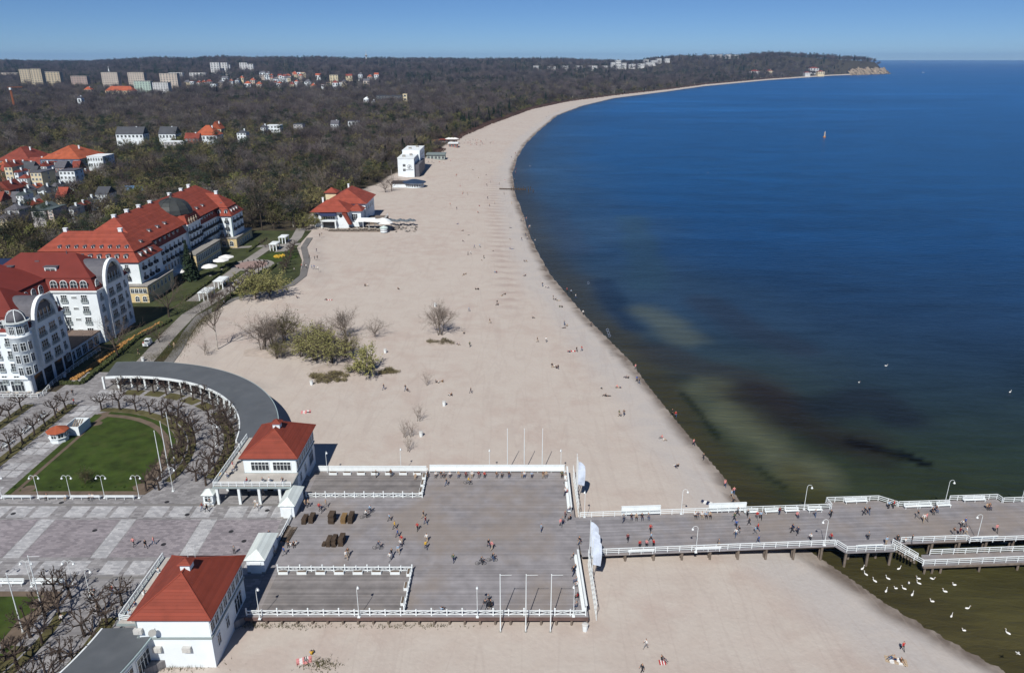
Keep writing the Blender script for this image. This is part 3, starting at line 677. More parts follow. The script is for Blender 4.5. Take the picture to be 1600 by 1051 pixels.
# ---------------------------------------------------------------- lamps and poles
def mk_lamp(double=False,h=4.6):
    t=thing('street_lamp','white lamp post','lamp')
    b=MB(); b.cyl((0,0,0),(0,0,.8),.09,.07,8); b.cyl((0,0,.8),(0,0,h),.048,.036,8); b.build('post',WHITE,t)
    b=MB(); b.bx(-.2,.2,-.2,.2,0,.12); b.build('foot',WHITE,t)
    for s_ in ((1,-1) if double else (1,)):
        b=MB(); pts=[(s_*.42*(1-math.cos(a)),0,h+.42*math.sin(a)) for a in [PI*i/7 for i in range(8)]]
        for a,c in zip(pts[:-1],pts[1:]): b.cyl(a,c,.03,.03,5)
        b.build('arm',WHITE,t)
        b=MB(); b.lathe([(.04,.02),(.08,0),(.19,-.18),(.2,-.25)],(s_*.84,0,h),10); b.build('lamp_shade',WHITE,t)
        b=MB(); b.lathe([(.08,-.25),(.13,-.32),(.08,-.4),(.02,-.43)],(s_*.84,0,h),8); b.build('globe',mat('lamp_globe',(.7,.7,.66),.3,0),t)
    return t
L1=Proto(mk_lamp()); L2=Proto(mk_lamp(True,4.3)); G1='single-armed white lamps'; G2='double-armed white lamps'
def lamp(px,py,lab,z=DZ,rz=0): x,y=W(px,py,z); L1.put((x,y,z),rz,'single-armed white lamp '+lab,G1)
for px,py,lab,z,rz in [(1256,795,'on the far pier railing left of the first bay',2.98,0),(1476,787,'on the far pier railing between the two bays',2.98,0),(1596,782,'on the far pier railing at the right edge',2.98,0),(1288,851,'on the near pier railing left of the near bay',2.98,PI),(1526,843,'on the near pier railing above the lower jetty',2.98,PI),(1087,862,'on the near pier railing not far from the deck',2.98,PI),(1064,802,'on the far pier railing between the two high-backed benches',2.98,0),(927,869,'at the near corner of the pier entrance',2.98,PI/2),(913,807,'at the far corner of the pier entrance',2.98,PI/2),(876,738,'behind the far deck bench at its right end',2.4,PI/2),(765,738,'behind the far deck bench left of the flagpoles',2.4,PI/2),(627,736,'behind the corner of the far plank enclosure',2.4,PI/2),(512,742,'behind the far enclosure beside the far pavilion',2.4,PI/2),(406,966,'at the left end of the near deck edge',3,PI/2),(561,963,'at the near deck edge by the enclosure corner',3,PI/2),(746,963,'at the near deck edge left of the flagpoles',3,PI/2),(896,962,'at the near right corner of the deck',3,PI/2)]: lamp(px,py,lab,z,rz)
for i,x in enumerate((-99.6,-93.2,-86.5,-80.6,-74.4,-68.1)):
    if i: L2.put((x,117.5,2.97),0,f'double-armed white lamp beside the far lawn bench row, {nth(i-1)} from the left',G2)
    L2.put((x+1.4,mir(117.5),2.97),0,f'double-armed white lamp beside the near lawn, {nth(i)} from the left',G2)
for k,(x,y,l) in enumerate([(-62.9,119.8,'among the far clipped trees by the plaza'),(-61.4,137.0,'on the curved path between far clipped trees'),(-62.9,mir(119.8),'among the near clipped trees by the plaza'),(-68,mir(134.5),'on the curved path between near clipped trees')]): L1.put((x,y,2.97),0,'single-armed white lamp '+l,G1)
def mk_pole(h,arm):
    t=thing('flagpole','white flagpole','flagpole')
    b=MB(); b.cyl((0,0,0),(0,0,h),.09,.05,8); b.build('pole',WHITE,t)
    b=MB(); b.cyl((0,0,0),(0,0,.25),.2,.18,8); b.build('foot',CONC,t)
    if arm: b=MB(); b.cyl((0,0,h-.05),(arm,0,h-.02),.03,.025,5); b.build('boom',WHITE,t)
    b=MB(); b.lathe([(.02,0),(.09,.06),(.02,.16)],(0,0,h),6); b.build('finial',WHITE,t)
    return t
F1=Proto(mk_pole(9.6,0)); F2=Proto(mk_pole(9.9,1.6)); FG='white flagpoles'
for i,px in enumerate((793,819,847)): x,y=W(px,734,2.0); F1.put((x,max(y,128.2),1.5),0,f'bare white flagpole on the sand beyond the far deck bench, {nth(i)} from the left',FG)
for i,px in enumerate((782,821.5,860)): x,y=W(px,985,1.7); F2.put((x,y,1.5),0,f'white flagpole with boom on the sand before the near deck edge, {nth(i)} from the left',FG)
for i,(x,y) in enumerate(((-66.3,123.4),(-66.9,127.2),(-67.4,131.0))):
    F1.put((x,y,2.97),0,f'bare white flagpole at the curved edge of the far lawn, {nth(i)} from the camera',FG,sc=1.1)
    F2.put((x-1.5,mir(y),2.97),0,f'white flagpole with boom at the edge of the near lawn, {nth(2-i)} from the camera',FG)
for i,x in enumerate((-90,-83.6,-77.5,-71.3)):
    BP.put((x,117.2,2.97),PI,f'long white bench along the plaza edge of the far lawn, {nth(i)} from the left','long white benches at the lawns',sc=(1.05,1,1))
    if i>0: BP.put((x+.6,mir(117.2),2.97),0,f'long white bench along the plaza edge of the near lawn, {nth(i-1)} from the left','long white benches at the lawns')
for i,y in enumerate((131.5,137.4,143.6,149.8)): BP.put((-104.6,y,2.97),PI/2,f'white bench beside the left tree row, {nth(i)} from the camera','long white benches at the lawns',sc=(.6,1,1))
# ---------------------------------------------------------------- windows and building pieces
SO,EA,NO,WE=0,PI/2,PI,-PI/2
_wc={}
def win_mesh(w,h,style,fm):
    key=(round(w,2),round(h,2),style,fm.name)
    if key in _wc: return _wc[key]
    f=MB(); t=.11; d=.1
    if style=='arch':
        n=9; pts=[(w/2*math.cos(PI*i/n),h-w/2+w/2*math.sin(PI*i/n)) for i in range(n+1)]
        pts=[(w/2,0)]+pts+[(-w/2,0)]
        for a,c in zip(pts,pts[1:]+pts[:1]): f.bar((a[0],-d/2,a[1]),(c[0],-d/2,c[1]),d,t*1.6)
        f.bx(-.04,.04,-d,0,0,h); f.bx(-w/2,w/2,-d,0,h*.5,h*.5+.08)
        g=MB(); poly=[(x*.97,z*.98+.02) for x,z in pts]; k=len(poly)
        g.add([(x,-.03,z) for x,z in poly]+[(x,.03,z) for x,z in poly],[tuple(range(k))[::-1],tuple(range(k,2*k))]+[(i,(i+1)%k,k+(i+1)%k,k+i) for i in range(k)])
    else:
        f.bx(-w/2-t,w/2+t,-d,0,-t,0); f.bx(-w/2-t,w/2+t,-d,0,h,h+t); f.bx(-w/2-t,-w/2,-d,0,0,h); f.bx(w/2,w/2+t,-d,0,0,h)
        nv=style if isinstance(style,int) else 1
        for i in range(nv):
            x=-w/2+w*(i+1)/(nv+1); f.bx(x-.035,x+.035,-d*.8,0,0,h)
        f.bx(-w/2,w/2,-d*.7,0,h*.66,h*.66+.06)
        g=MB(); g.bx(-w/2,w/2,-.03,.03,0,h)
    r=(f.mesh('window',fm),g.mesh('pane',GLASS)); _wc[key]=r; return r
def win(parent,x,y,z,w,h,rz,style=1,fm=None):
    a,g=win_mesh(w,h,style,fm or WHITE); L=parent.location
    o=ob('window',a,parent,loc=(x-L[0],y-L[1],z-L[2]),rz=rz); ob('pane',g,o); return o
_bc={}
def balcony(parent,x,y,z,w,rz,m=None,dp=.75):
    m=m or DARKM; k=(round(w,2),m.name)
    if k not in _bc:
        b=MB(); b.bx(-w/2,w/2,-dp,0,-.1,0); b.bx(-w/2,w/2,-dp,-dp+.05,.02,.12); b.bx(-w/2,w/2,-dp,-dp+.05,.85,.92)
        for i in range(int(w/.18)+1): x_=-w/2+i*.18; b.bx(x_,x_+.04,-dp+.01,-dp+.04,0,.9)
        for s_ in (-1,1): b.bx(s_*w/2-.03,s_*w/2+.03,-dp,0,.1,.9)
        _bc[k]=b.mesh('balcony',m)
    L=parent.location; ob('balcony',_bc[k],parent,loc=(x-L[0],y-L[1],z-L[2]),rz=rz)
def part(t,name,m,fn,smooth=False):
    b=MB(); fn(b); return b.build(name,m,t,smooth)
def hip(b,x0,x1,y0,y1,z0,z1,axis='x',run=None):
    run=run if run is not None else (min(x1-x0,y1-y0)/2)
    if axis=='x': r=[(x0+run,(y0+y1)/2),(x1-run,(y0+y1)/2)]
    else: r=[((x0+x1)/2,y0+run),((x0+x1)/2,y1-run)]
    v=[(x0,y0,z0),(x1,y0,z0),(x1,y1,z0),(x0,y1,z0),(r[0][0],r[0][1],z1),(r[1][0],r[1][1],z1)]
    f=[(0,3,2,1)]+([(0,1,5,4),(1,2,5),(2,3,4,5),(3,0,4)] if axis=='x' else [(0,1,4),(1,2,5,4),(2,3,5),(3,0,4,5)])
    b.add(v,f)
def chimney(t,x,y,z,h=1.6,w=1.0,m=None):
    b=MB(); b.bx(x-w/2,x+w/2,y-w*.4,y+w*.4,z-1,z+h); b.bx(x-w*.62,x+w*.62,y-w*.5,y+w*.5,z+h,z+h+.18); b.build('chimney',m or WALLW,t)
_dm={}
def dormer(t,x,y,z,rz,w=1.1,h=1.4,d=1.6,roof=None):
    k=(w,h,d)
    if k not in _dm:
        b=MB(); b.bx(-w/2,w/2,0,d,0,h); 
        r=MB(); n=6; 
        for i in range(n+1):
            a=PI*i/n
            for yy in (-.15,d+.3): r.v.append((-(w/2+.12)*math.cos(a),yy,h+(.3)*math.sin(a)))
        for i in range(n): r.f.append((2*i,2*i+2,2*i+3,2*i+1)); r.m.append(0)
        r.f.append(tuple(2*i for i in range(n+1))[::-1]); r.m.append(0)
        _dm[k]=(b.mesh('dormer',WHITE),r.mesh('dormer_roof',SLATE))
    a,r=_dm[k]; L=t.location
    o=ob('dormer',a,t,loc=(x-L[0],y-L[1],z-L[2]),rz=rz); ob('dormer_roof',r,o)
    pm=win_mesh(w*.62,h*.78,1,WHITE); p=ob('pane',pm[1],o,loc=(0,-.05,h*.1))
# ---------------------------------------------------------------- pavilions
def pavilion(m):
    side='far' if not m else 'near'
    lab='white two-storey pavilion with red hipped roof at the '+('far' if not m else 'near')+' corner of the deck'
    Yf=lambda y:(mir(y) if m else y)
    x0,x1=-49.6,-39.2; a,c=sorted((Yf(119.6),Yf(132.7)))
    t=thing('pavilion',lab,'building',(-44.5,(a+c)/2,1.4))
    TRIM=mat('grey_green_trim',(.27,.32,.32),.7,.05); FLR=mat('terrace_floor',(.42,.4,.37),.85,.1,.5)
    part(t,'wall',WALLW,lambda b:b.bx(x0+.4,x1-.4,a+.4,c-.4,1.4,9.8))
    part(t,'cornice',TRIM,lambda b:b.bx(x0+.1,x1-.1,a+.1,c-.1,9.62,9.95))
    part(t,'string_course',TRIM,lambda b:b.bx(x0+.25,x1-.25,a+.25,c-.25,6.5,6.8))
    rf=part(t,'roof',ROOF,lambda b:hip(b,x0-.25,x1+.25,a-.25,c+.25,9.98,13.4,'y',5.2))
    def cup(b): b.bx(-45.0,-43.7,(a+c)/2-.6,(a+c)/2+.7,12.6,14.0)
    cp=part(t,'chimney',WALLW,cup)
    o=MB(); hip(o,-45.3,-43.4,(a+c)/2-.9,(a+c)/2+1.0,14.02,14.7,'y',.9); o.build('chimney_roof',ROOF,t)
    for pts in (((x0-.2,a-.2,10.02),(-44.4,a+4.95,13.42)),((x1+.2,a-.2,10.02),(-44.4,a+4.95,13.42)),((x0-.2,c+.2,10.02),(-44.4,c-4.95,13.42)),((x1+.2,c+.2,10.02),(-44.4,c-4.95,13.42)),((-44.4,a+4.95,13.44),(-44.4,c-4.95,13.44))):
        o=MB(); o.cyl(pts[0],pts[1],.1,.1,6); o.build('ridge_tiles',ROOF2,t)
    gy=a-.0
    # east side windows
    for i in range(4):
        y=a+1.9+i*3.1
        for q in (-.75,.75): win(t,x1-.4,y+q,7.3,1.1,1.5,EA,1)
    for i,y in enumerate((a+2.4,a+5.6,a+9.8)):
        win(t,x1-.4,y,3.9 if i<2 else 3.4,1.0 if i<2 else 2.6,1.7 if i<2 else 2.5,EA,1 if i<2 else 2)
    # plaza side portico with columns and roof terrace (mirrored pavilion has it on its hidden side)
    if not m:
        ys=a; part(t,'terrace_slab',TRIM,lambda b:(b.bx(-53.4,x1-.1,ys-4.4,ys+.35,6.35,6.75),b.bx(-53.4,x0+.3,ys+.36,c+1,6.35,6.75))); part(t,'terrace_floor',FLR,lambda b:(b.bx(-53.2,x1-.2,ys-4.3,ys+.3,6.755,6.775),b.bx(-53.2,x0+.35,ys+.32,c+.9,6.755,6.775)))
        for x in (-52.8,-48.9,-45.3,-41.6,-39.6):
            for y in ((ys-4.0,) if x>-52 else (ys-4.0,ys+.5,ys+5)):
                o=MB(); o.bx(x-.22,x+.22,y-.22,y+.22,2.97,6.34); o.build('column',WHITE,t)
        for i,(x,w_) in enumerate(((-47.0,2.8),(-43.0,2.8))):
            win(t,x,a+.4,3.5,w_,2.3,SO,3)
        o=MB(); o.bx(-45.4,-44.3,a+.3,a+.42,3,5.4); o.build('door',GLASS,t)
        for x in (-46.2,-42.2): win(t,x,a+.4,7.3,3.2,1.7,SO,4)
        ry=a-4.3
        railing('railing','white glazed railing round the roof terrace of the far pavilion',[(-53.2,c+.8),(-53.2,ry),(-39.4,ry)],.95,6.75,1.4,3)
        sx,sy=W(349,739,6.0); SG=thing('parasol','yellow parasol beside the roof terrace of the far pavilion','parasol',(sx,sy,2.97)); o=MB(); o.lathe([(1.0,5.5),(.95,5.7),(.4,6.2),(.05,6.4)],(sx,sy,0),8); o.build('canopy',mat('sign_yellow',(.75,.42,.02),.7,0),SG); o=MB(); o.cyl((sx,sy,2.97),(sx,sy,6.3),.04,.04,6); o.build('pole',DARKM,SG)
    else:
        part(t,'terrace_slab',TRIM,lambda b:b.bx(-53.4,x0+.3,a+2.9,c+4.2,6.35,6.72)); part(t,'terrace_floor',FLR,lambda b:b.bx(-53.2,x0+.35,a+3.0,c+4.1,6.725,6.75))
        railing('railing','white glazed railing round the roof terrace of the near pavilion',[(-49.8,a+3.0),(-53.2,a+3.6),(-53.2,c+4.0)],.95,6.75,1.4,3)
        for x,z in ((-46.9,4.6),(-43.0,4.6),(-48.9,7.6)):
            u=MB(); u.bx(x-.55,x+.55,a-.1,a+.38,z,z+.75); u.cyl((x-.1,a-.13,z+.37),(x-.1,a-.1,z+.37),.3,.3,10,0); u.build('air_conditioner',mat('ac_grey',(.5,.5,.48),.6,.08),t)
        u=MB(); u.lathe([(.05,0),(.3,.05),(.5,.16)],(0,0,0),12); me=u.mesh('satellite_dish',mat('dish_grey',(.35,.35,.33),.5,.1)); o=ob('satellite_dish',me,t,loc=(-46.8+44.5,a-.35-t.location.y,8.2-1.4)); o.rotation_euler=(R(70),0,R(25))
        u=MB(); u.cyl((-46.8,a+.4,8.2),(-46.8,a-.3,8.2),.04,.04,5); u.build('dish_arm',DARKM,t)
        for x in (-45.0,-44.0): u=MB(); u.cyl((x,(a+c)/2+2,13.2),(x,(a+c)/2+2,15),.03,.03,4); u.build('antenna',WHITE,t)
        u=MB(); u.cyl((x0+.5,a+.3,1.5),(x0+.5,a+.3,9.6),.07,.07,6); u.build('downpipe',TRIM,t)
    return t
pavilion(False); pavilion(True)
# ---------------------------------------------------------------- colonnades
def colonnade(m):
    side='far' if not m else 'near'
    t=thing('colonnade',('curved white colonnade with dark grey roof behind the far clipped trees' if not m else 'curved white gallery with dark grey roof at the lower left corner'),'colonnade',(CX,mir(CY) if m else CY,2.9))
    a0,a1=((8,98) if not m else (3.2,98))
    def roof(b):
        n=40; A=arc(38.0,a0,a1,n,m); B=arc(45.6,a0,a1,n,m)
        for i in range(n+1): b.v+= [(A[i][0],A[i][1],6.3),(B[i][0],B[i][1],6.9),(A[i][0],A[i][1],6.05),(B[i][0],B[i][1],6.6)]
        for i in range(n):
            k=4*i; q=[(k,k+1,k+5,k+4),(k+2,k+6,k+7,k+3),(k,k+4,k+6,k+2),(k+1,k+3,k+7,k+5)]
            b.f+= [x[::-1] if not m else x for x in q]; b.m+=[0]*4
        b.f+=[(0,2,3,1),(4*n,4*n+1,4*n+3,4*n+2)]; b.m+=[0,0]
    part(t,'roof',GREYM,roof)
    def arcwall(b,r0,r1,z0,z1,n=40):
        A=arc(r0,a0,a1,n,m); B=arc(r1,a0,a1,n,m)
        for i in range(n):
            q=[A[i],B[i],B[i+1],A[i+1]]; b.add([(x,y,z0) for x,y in q]+[(x,y,z1) for x,y in q],[(0,3,2,1),(4,5,6,7),(0,1,5,4),(1,2,6,5),(2,3,7,6),(3,0,4,7)])
    part(t,'fascia',WHITE,lambda b:arcwall(b,37.75,37.98,5.75,6.32))
    part(t,'gutter',mat('gutter_blue_grey',(.3,.38,.4),.6,.05),lambda b:arcwall(b,45.62,45.8,6.55,6.85))
    part(t,'back_wall',WALLW,lambda b:arcwall(b,44.6,45.0,1.4,6.6))
    part(t,'floor',PAVED,lambda b:arcwall(b,37.6,44.55,2.9,3.06))
    for i in range(19):
        q=arc(38.15,10+i*4.95,10+i*4.95,1,m)[0]; o=MB(); o.bx(q[0]-.2,q[0]+.2,q[1]-.2,q[1]+.2,2.97,6.1); o.build('column',WHITE,t)
    for i in range(20 if m else 0):
        ang=R(a0+4+i*4.4); x=CX+45.0*math.cos(ang); y=mir(CY+45.0*math.sin(ang)); rz=-ang+PI/2
        win(t,x,y,2.6,2.6,2.6,-ang+PI/2,3)
colonnade(False); colonnade(True)
# cafe tables under the far colonnade
def mk_table():
    t=thing('cafe_table','round cafe table','table')
    b=MB(); b.cyl((0,0,.7),(0,0,.74),.42,.42,12); b.build('table_top',mat('table_top',(.5,.46,.4),.6,.05),t)
    b=MB(); b.cyl((0,0,0),(0,0,.7),.05,.05,6); b.cyl((0,0,0),(0,0,.04),.28,.25,8); b.build('table_leg',DARKM,t); return t
def mk_chair(col,nm):
    t=thing('cafe_chair','chair','chair'); m=mat(nm,col,.7,.05)
    b=MB(); b.bx(-.22,.22,-.22,.22,.42,.47); b.build('seat',m,t)
    b=MB(); b.bx(-.22,.22,.2,.25,.5,.92); b.build('backrest',m,t)
    for x in (-.19,.19):
        for y in (-.19,.19): b=MB(); b.bx(x-.02,x+.02,y-.02,y+.02,0,.42); b.build('leg',m,t)
    return t
TB=Proto(mk_table()); CHr=Proto(mk_chair((.45,.25,.2),'chair_rust')); CHw=Proto(mk_chair((.7,.7,.68),'chair_white'))
for i in range(18):
    q=arc(40.0+(i%2)*1.2,16+i*4.4,16+i*4.4,1)[0]
    TB.put((*q,3.06),0,f'cafe table under the curved colonnade, {nth(17-i)} from its left end','tables under the colonnade')
    for k in range(2):
        a=R(16+i*4.4+(1.4 if k else -1.4)); p=(CX+(40+(i%2)*1.2)*math.cos(a),CY+(40+(i%2)*1.2)*math.sin(a))
        (CHr if (i+k)%2 else CHw).put((*p,3.06),a+(PI/2 if k else -PI/2)-PI/2,f'cafe chair {"right" if k==0 else "left"} of the {nth(17-i)} colonnade table from the left','chairs under the colonnade')
# ---------------------------------------------------------------- kiosks
def hut(label,x,y,w,d,h,hr,z=2.97,name='kiosk',open_=True):
    t=thing(name,label,'kiosk',(x,y,z))
    part(t,'wall',WALLW,lambda b:b.bx(x-w/2+.15,x+w/2-.15,y-d/2+.15,y+d/2-.15,z,z+h))
    part(t,'plinth',CONC,lambda b:b.bx(x-w/2+.08,x+w/2-.08,y-d/2+.08,y+d/2-.08,z,z+.3))
    part(t,'roof',PLATE,lambda b:hip(b,x-w/2-.15,x+w/2+.15,y-d/2-.15,y+d/2+.15,z+h,z+h+hr,'y' if d>w else 'x',min(w,d)*.5))
    if open_: win(t,x,y-d/2+.14,z+1.0,w*.5,1.1,SO,1)
    o=MB(); o.bx(x-w*.28,x+w*.28,y-d/2+.05,y-d/2+.14,z+.1,z+h*.8) if not open_ else o.bx(x-w*.4,x+w*.4,y-d/2-.2,y-d/2+.13,z+.9,z+.97); o.build('door' if not open_ else 'counter',WHITE,t)
    return t
hut('white entrance hut with ribbed roof beside the far pavilion at the deck edge',-39.1,114.0,2.7,6.2,2.6,1.1,open_=False)
hut('white entrance hut with ribbed roof beside the near pavilion at the deck edge',-39.8,99.5,3.0,7.0,2.6,1.1,open_=False)
hut('small white ticket kiosk with pyramid roof on the plaza before the far trees',-54.3,115.6,2.0,2.0,2.4,.8)
railing('railing','low white fence between the two entrance huts at the deck edge',[(-38.6,103.2),(-38.5,110.7)],1.0,2.97,1.5,3)
t=thing('octagonal_kiosk','eight-sided white kiosk with red roof beside the far lawn','kiosk',(-95.2,139.6,2.97))
part(t,'wall',WALLW,lambda b:b.lathe([(1.75,2.97),(1.75,5.3)],(-95.2,139.6,0),8,a0=R(22.5)))
part(t,'roof',ROOFO,lambda b:b.lathe([(2.25,5.3),(2.2,5.42),(.25,6.3),(.1,6.4)],(-95.2,139.6,0),8,a0=R(22.5)))
part(t,'shelf',WHITE,lambda b:b.lathe([(2.0,3.95),(2.0,4.05)],(-95.2,139.6,0),8,a0=R(22.5)))
for a in (-90,-45,0): win(t,-95.2+1.63*math.cos(R(a)),139.6+1.63*math.sin(R(a)),4.1,1.0,.95,R(a+90),1)
t=thing('storage_enclosure','roofless white storage box behind the eight-sided kiosk','enclosure',(-93.6,143.5,2.97))
for nm,(x0,x1,y0,y1) in dict(a=(-95.0,-92.2,141.6,141.75),b=(-95.0,-92.2,146.0,146.15),c=(-95.15,-95.0,141.6,146.15),d=(-92.2,-92.05,141.6,146.15)).items():
    part(t,'side_wall',WALLW,lambda b:b.bx(x0,x1,y0,y1,2.97,5.0))
part(t,'stored_boards',WOODG,lambda b:[b.bar((-94.6+.5*i,142.2,3),(-94.2+.5*i,144.8,5.3),.3,.05) for i in range(4)])
# ---------------------------------------------------------------- stacks of folded benches and planks on the deck
def stack(label,px,py,w,d,h,rz,m=WOODD,n=8):
    x,y=W(px,py,DZ); t=thing('pallet_stack',label,'stack',(x,y+d/2,DZ),rz)
    b0=MB().bx(-w/2,w/2,-d/2,d/2,0,h/n*.7).mesh('board',m)
    for k in range(n):
        o=ob('board',b0,t,loc=(rng.uniform(-.05,.05),rng.uniform(-.06,.06),k*h/n+.01)); o.rotation_euler=(0,0,rng.uniform(-.02,.02))
for i,(px,py,w_,d_,h_) in enumerate([(475,818.5,.78,1.8,.95),(486,817,.78,1.8,1.15),(517.5,818,1.0,1.7,1.75),(536.5,818,.85,1.6,1.35),(547.5,818,.8,1.9,1.45)]):
    stack(f'stack of dark pallets in the farther deck row, {nth(i)} from the left',px,py,w_,d_,h_,R(-3),WOODD if i!=3 else mat('tan_wood',(.2,.13,.06),.85,.2,1))
for i,(px,py,w_,d_,h_) in enumerate([(505.5,853,.5,1.0,.35),(513,854,.72,1.7,1.25),(521.5,854,.72,1.8,1.4),(532.5,853,.82,1.8,1.5)]):
    stack(f'stack of dark pallets in the nearer deck row, {nth(i)} from the left',px,py,w_,d_,h_,R(-3))
for i,(px,py,L_) in enumerate([(436,845,4.2),(443,845,3.8),(447,846,3.4),(452,838,2.6)]):
    x,y=W(px,py,DZ); t=thing('timber_pile',f'pile of long timber planks by the entrance fence, {nth(i)} from the left','timber',(x,y,DZ),R(-4))
    bm_=MB().bx(-.1,.1,0,L_,0,.09).mesh('plank',WOODG if i%2 else WOODD)
    for k in range(8): ob('plank',bm_,t,loc=(-.3+.21*(k%4),rng.uniform(-.15,.15),.1*(k//4)))
# ---------------------------------------------------------------- white hotel with barrel gables (near)
def near_hotel():
    t=thing('white_hotel','white hotel with red mansard roof and two grey barrel-vaulted gables','hotel',(-125,190,2.9))
    XE=-115.0; BALG=mat('pale_balcony_metal',(.36,.42,.43),.6,.05)
    HR=mat('hotel_roof_red',(.145,.026,.02),.75,.1,.3)
    A=(-150,XE,164,181.2); B=(-148,XE,197.5,215.2); Lk=(-160,-127.8,181.2,197.5); BK=(-175,-150,164,215)
    part(t,'wall',WALLW,lambda b:b.bx(*A,2.9,18)); part(t,'wall',WALLW,lambda b:b.bx(*B,2.9,18)); part(t,'wall',WALLW,lambda b:b.bx(*Lk,2.9,17.9)); part(t,'wall',WALLW,lambda b:b.bx(*BK,2.9,17.95))
    def g(r,e): return (r[0]-e,r[1]+e,r[2]-e,r[3]+e)
    for r in (A,B):
        part(t,'cornice',WHITE,lambda b:b.bx(*g(r,.45),17.75,18.25))
        part(t,'mansard_roof',HR,lambda b:b.frust(g(r,.3),g(r,-1.9),18.27,21.3))
        part(t,'roof',HR,lambda b:hip(b,r[0]+1.6,r[1]-1.6,r[2]+1.6,r[3]-1.6,21.32,26.8,'x',7.2))
    part(t,'cornice',WHITE,lambda b:b.bx(-160,-127.35,181.7,197.0,17.7,18.2))
    part(t,'mansard_roof',HR,lambda b:b.frust((-160,-127.5,180.5,198.2),(-160,-129.6,180.5,198.2),18.22,21.2))
    part(t,'roof',HR,lambda b:hip(b,-170,-129.3,178,201,21.22,26.4,'y',-1))
    part(t,'roof',HR,lambda b:hip(b,-176,-147,163,216,18.0,25.5,'y',10))
    # skylights and roof boxes on the far wing
    for x,y,z,w_,d_ in ((-128.6,202.8,23.4,3.3,1.6),(-140.5,202.8,23.4,2.2,1.6)):
        o=MB(); o.bx(x-w_/2,x+w_/2,y-1.6,y+1.2,z-1.0,z+.55); o.build('roof_dormer',WHITE,t)
        o=MB(); o.bx(x-w_/2-.25,x+w_/2+.25,y-1.85,y+1.4,z+.56,z+.68); o.build('dormer_roof',SLATE,t); win(t,x,y-1.62,z-.7,w_*.8,.9,SO,1)
    for x,y,z in ((-133.5,204.2,24.9),(-125.3,202.0,22.6)):
        o=MB(); o.bx(x-.6,x+.6,y-.5,y+.5,z-.2,z+.16); o.build('skylight',SLATE,t)
    o=MB(); o.cyl((-126,206,26.4),(-126,206,27.4),.12,.12,6); o.build('vent_pipe',SLATE,t)
    # barrel gables facing the sea
    for yc,rw,zb,zt in ((172.8,4.6,18.4,24.4),(206.2,4.9,18.4,25.0)):
        n=14; prof=[(yc-rw*math.cos(PI*i/n),zb+(zt-zb)*math.sin(PI*i/n)) for i in range(n+1)]
        def vault(b):
            for y,z in prof: b.v+=[(XE+.9,y,z),(XE-11.5,y,z)]
            for i in range(n): b.f.append((2*i,2*i+2,2*i+3,2*i+1)); b.m.append(0)
            b.f.append(tuple(2*i+1 for i in range(n+1))); b.m.append(0)
        part(t,'barrel_vault',SLATE,vault)
        def rim(b):
            o_=[(yc-(rw+.25)*math.cos(PI*i/n),zb+(zt-zb+.25)*math.sin(PI*i/n)) for i in range(n+1)]
            i_=[(yc-(rw-.75)*math.cos(PI*i/n),zb+(zt-zb-.75)*math.sin(PI*i/n)) for i in range(n+1)]
            for (a,b1),(c,d1) in zip(o_,i_): b.v+=[(XE+1.15,a,b1),(XE+1.15,c,d1),(XE+.3,a,b1),(XE+.3,c,d1)]
            for i in range(n):
                k=4*i; b.f+=[(k,k+4,k+5,k+1),(k,k+2,k+6,k+4),(k+1,k+5,k+7,k+3),(k+2,k+3,k+7,k+6)]; b.m+=[0]*4
        part(t,'gable_rim',WHITE,rim)
        part(t,'gable_wall',WALLW,lambda b:b.bx(XE-.05,XE+.7,yc-rw-.1,yc+rw+.1,4.5 if yc>200 else 8.0,zb+.1))
        def glz(b):
            ip=[(yc-(rw-.7)*math.cos(PI*i/n),zb+(zt-zb-.7)*math.sin(PI*i/n)) for i in range(n+1)]
            k=len(ip); b.add([(XE+.45,y,z) for y,z in ip],[tuple(range(k))[::-1]])
        part(t,'gable_glazing',GLASS,glz)
        part(t,'gable_beam',SLATE,lambda b:b.bx(XE+.46,XE+.6,yc-3.2,yc+3.2,21.2,22.6))
        for i in range(5): part(t,'glazing_bar',WALLW,lambda b:b.bx(XE+.46,XE+.58,yc-3.2+1.6*i-.08,yc-3.2+1.6*i+.08,zb+.2,21.2))
        balcony(t,XE+.7,yc,18.9,2*rw-1.8,EA,BALG,.3)
        for fl in range(4 if yc>200 else 3):
            z=15.0-3.3*fl
            for q in (-2.3,1.9):
                win(t,XE+.7,yc+q,z,2.5,2.2,EA,2); balcony(t,XE+.7,yc+q,z-.15,2.9,EA,BALG,.3)
        for s_ in (-1,1):
            o=MB(); o.bx(XE,XE+1.0,yc+s_*rw-.25,yc+s_*rw+.25,8 if yc<200 else 3,zb+.2)
            if s_<0: o.build('pilaster',WHITE,t)
        for s_ in (-1,1):
            for fl in range(4):
                yy=yc+s_*(rw+1.7)
                if (yc<200 and s_<0): continue
                win(t,XE,yy,15-3.3*fl,1.1,1.9,EA,1); balcony(t,XE,yy,14.85-3.3*fl,1.4,EA,BALG,.3)
        for s_ in (-1,1):
            yy=yc+s_*(rw+1.9); o=MB()
            if yc<200 and s_<0: continue
            win(t,XE-.35,yy,18.7,1.7,2.3,EA,'arch')
    # far wing, sunny front
    for i in range(4): 
        win(t,-126.4+i*2.75,197.5+.25,18.75,1.9,2.3,SO,'arch'); 
        win(t,-127.2,183.4+i*3.2,18.75,1.8,2.3,EA,'arch')
    for fl in range(4):
        for x in (-124.2,-118.6):
            win(t,x,197.5,14.9-3.2*fl,1.6,2.0,SO,2); balcony(t,x,197.5,14.75-3.2*fl,1.9,SO,BALG,.3)
        win(t,-121.4,197.5,16.0-3.2*fl,1.3,.55,SO,3)
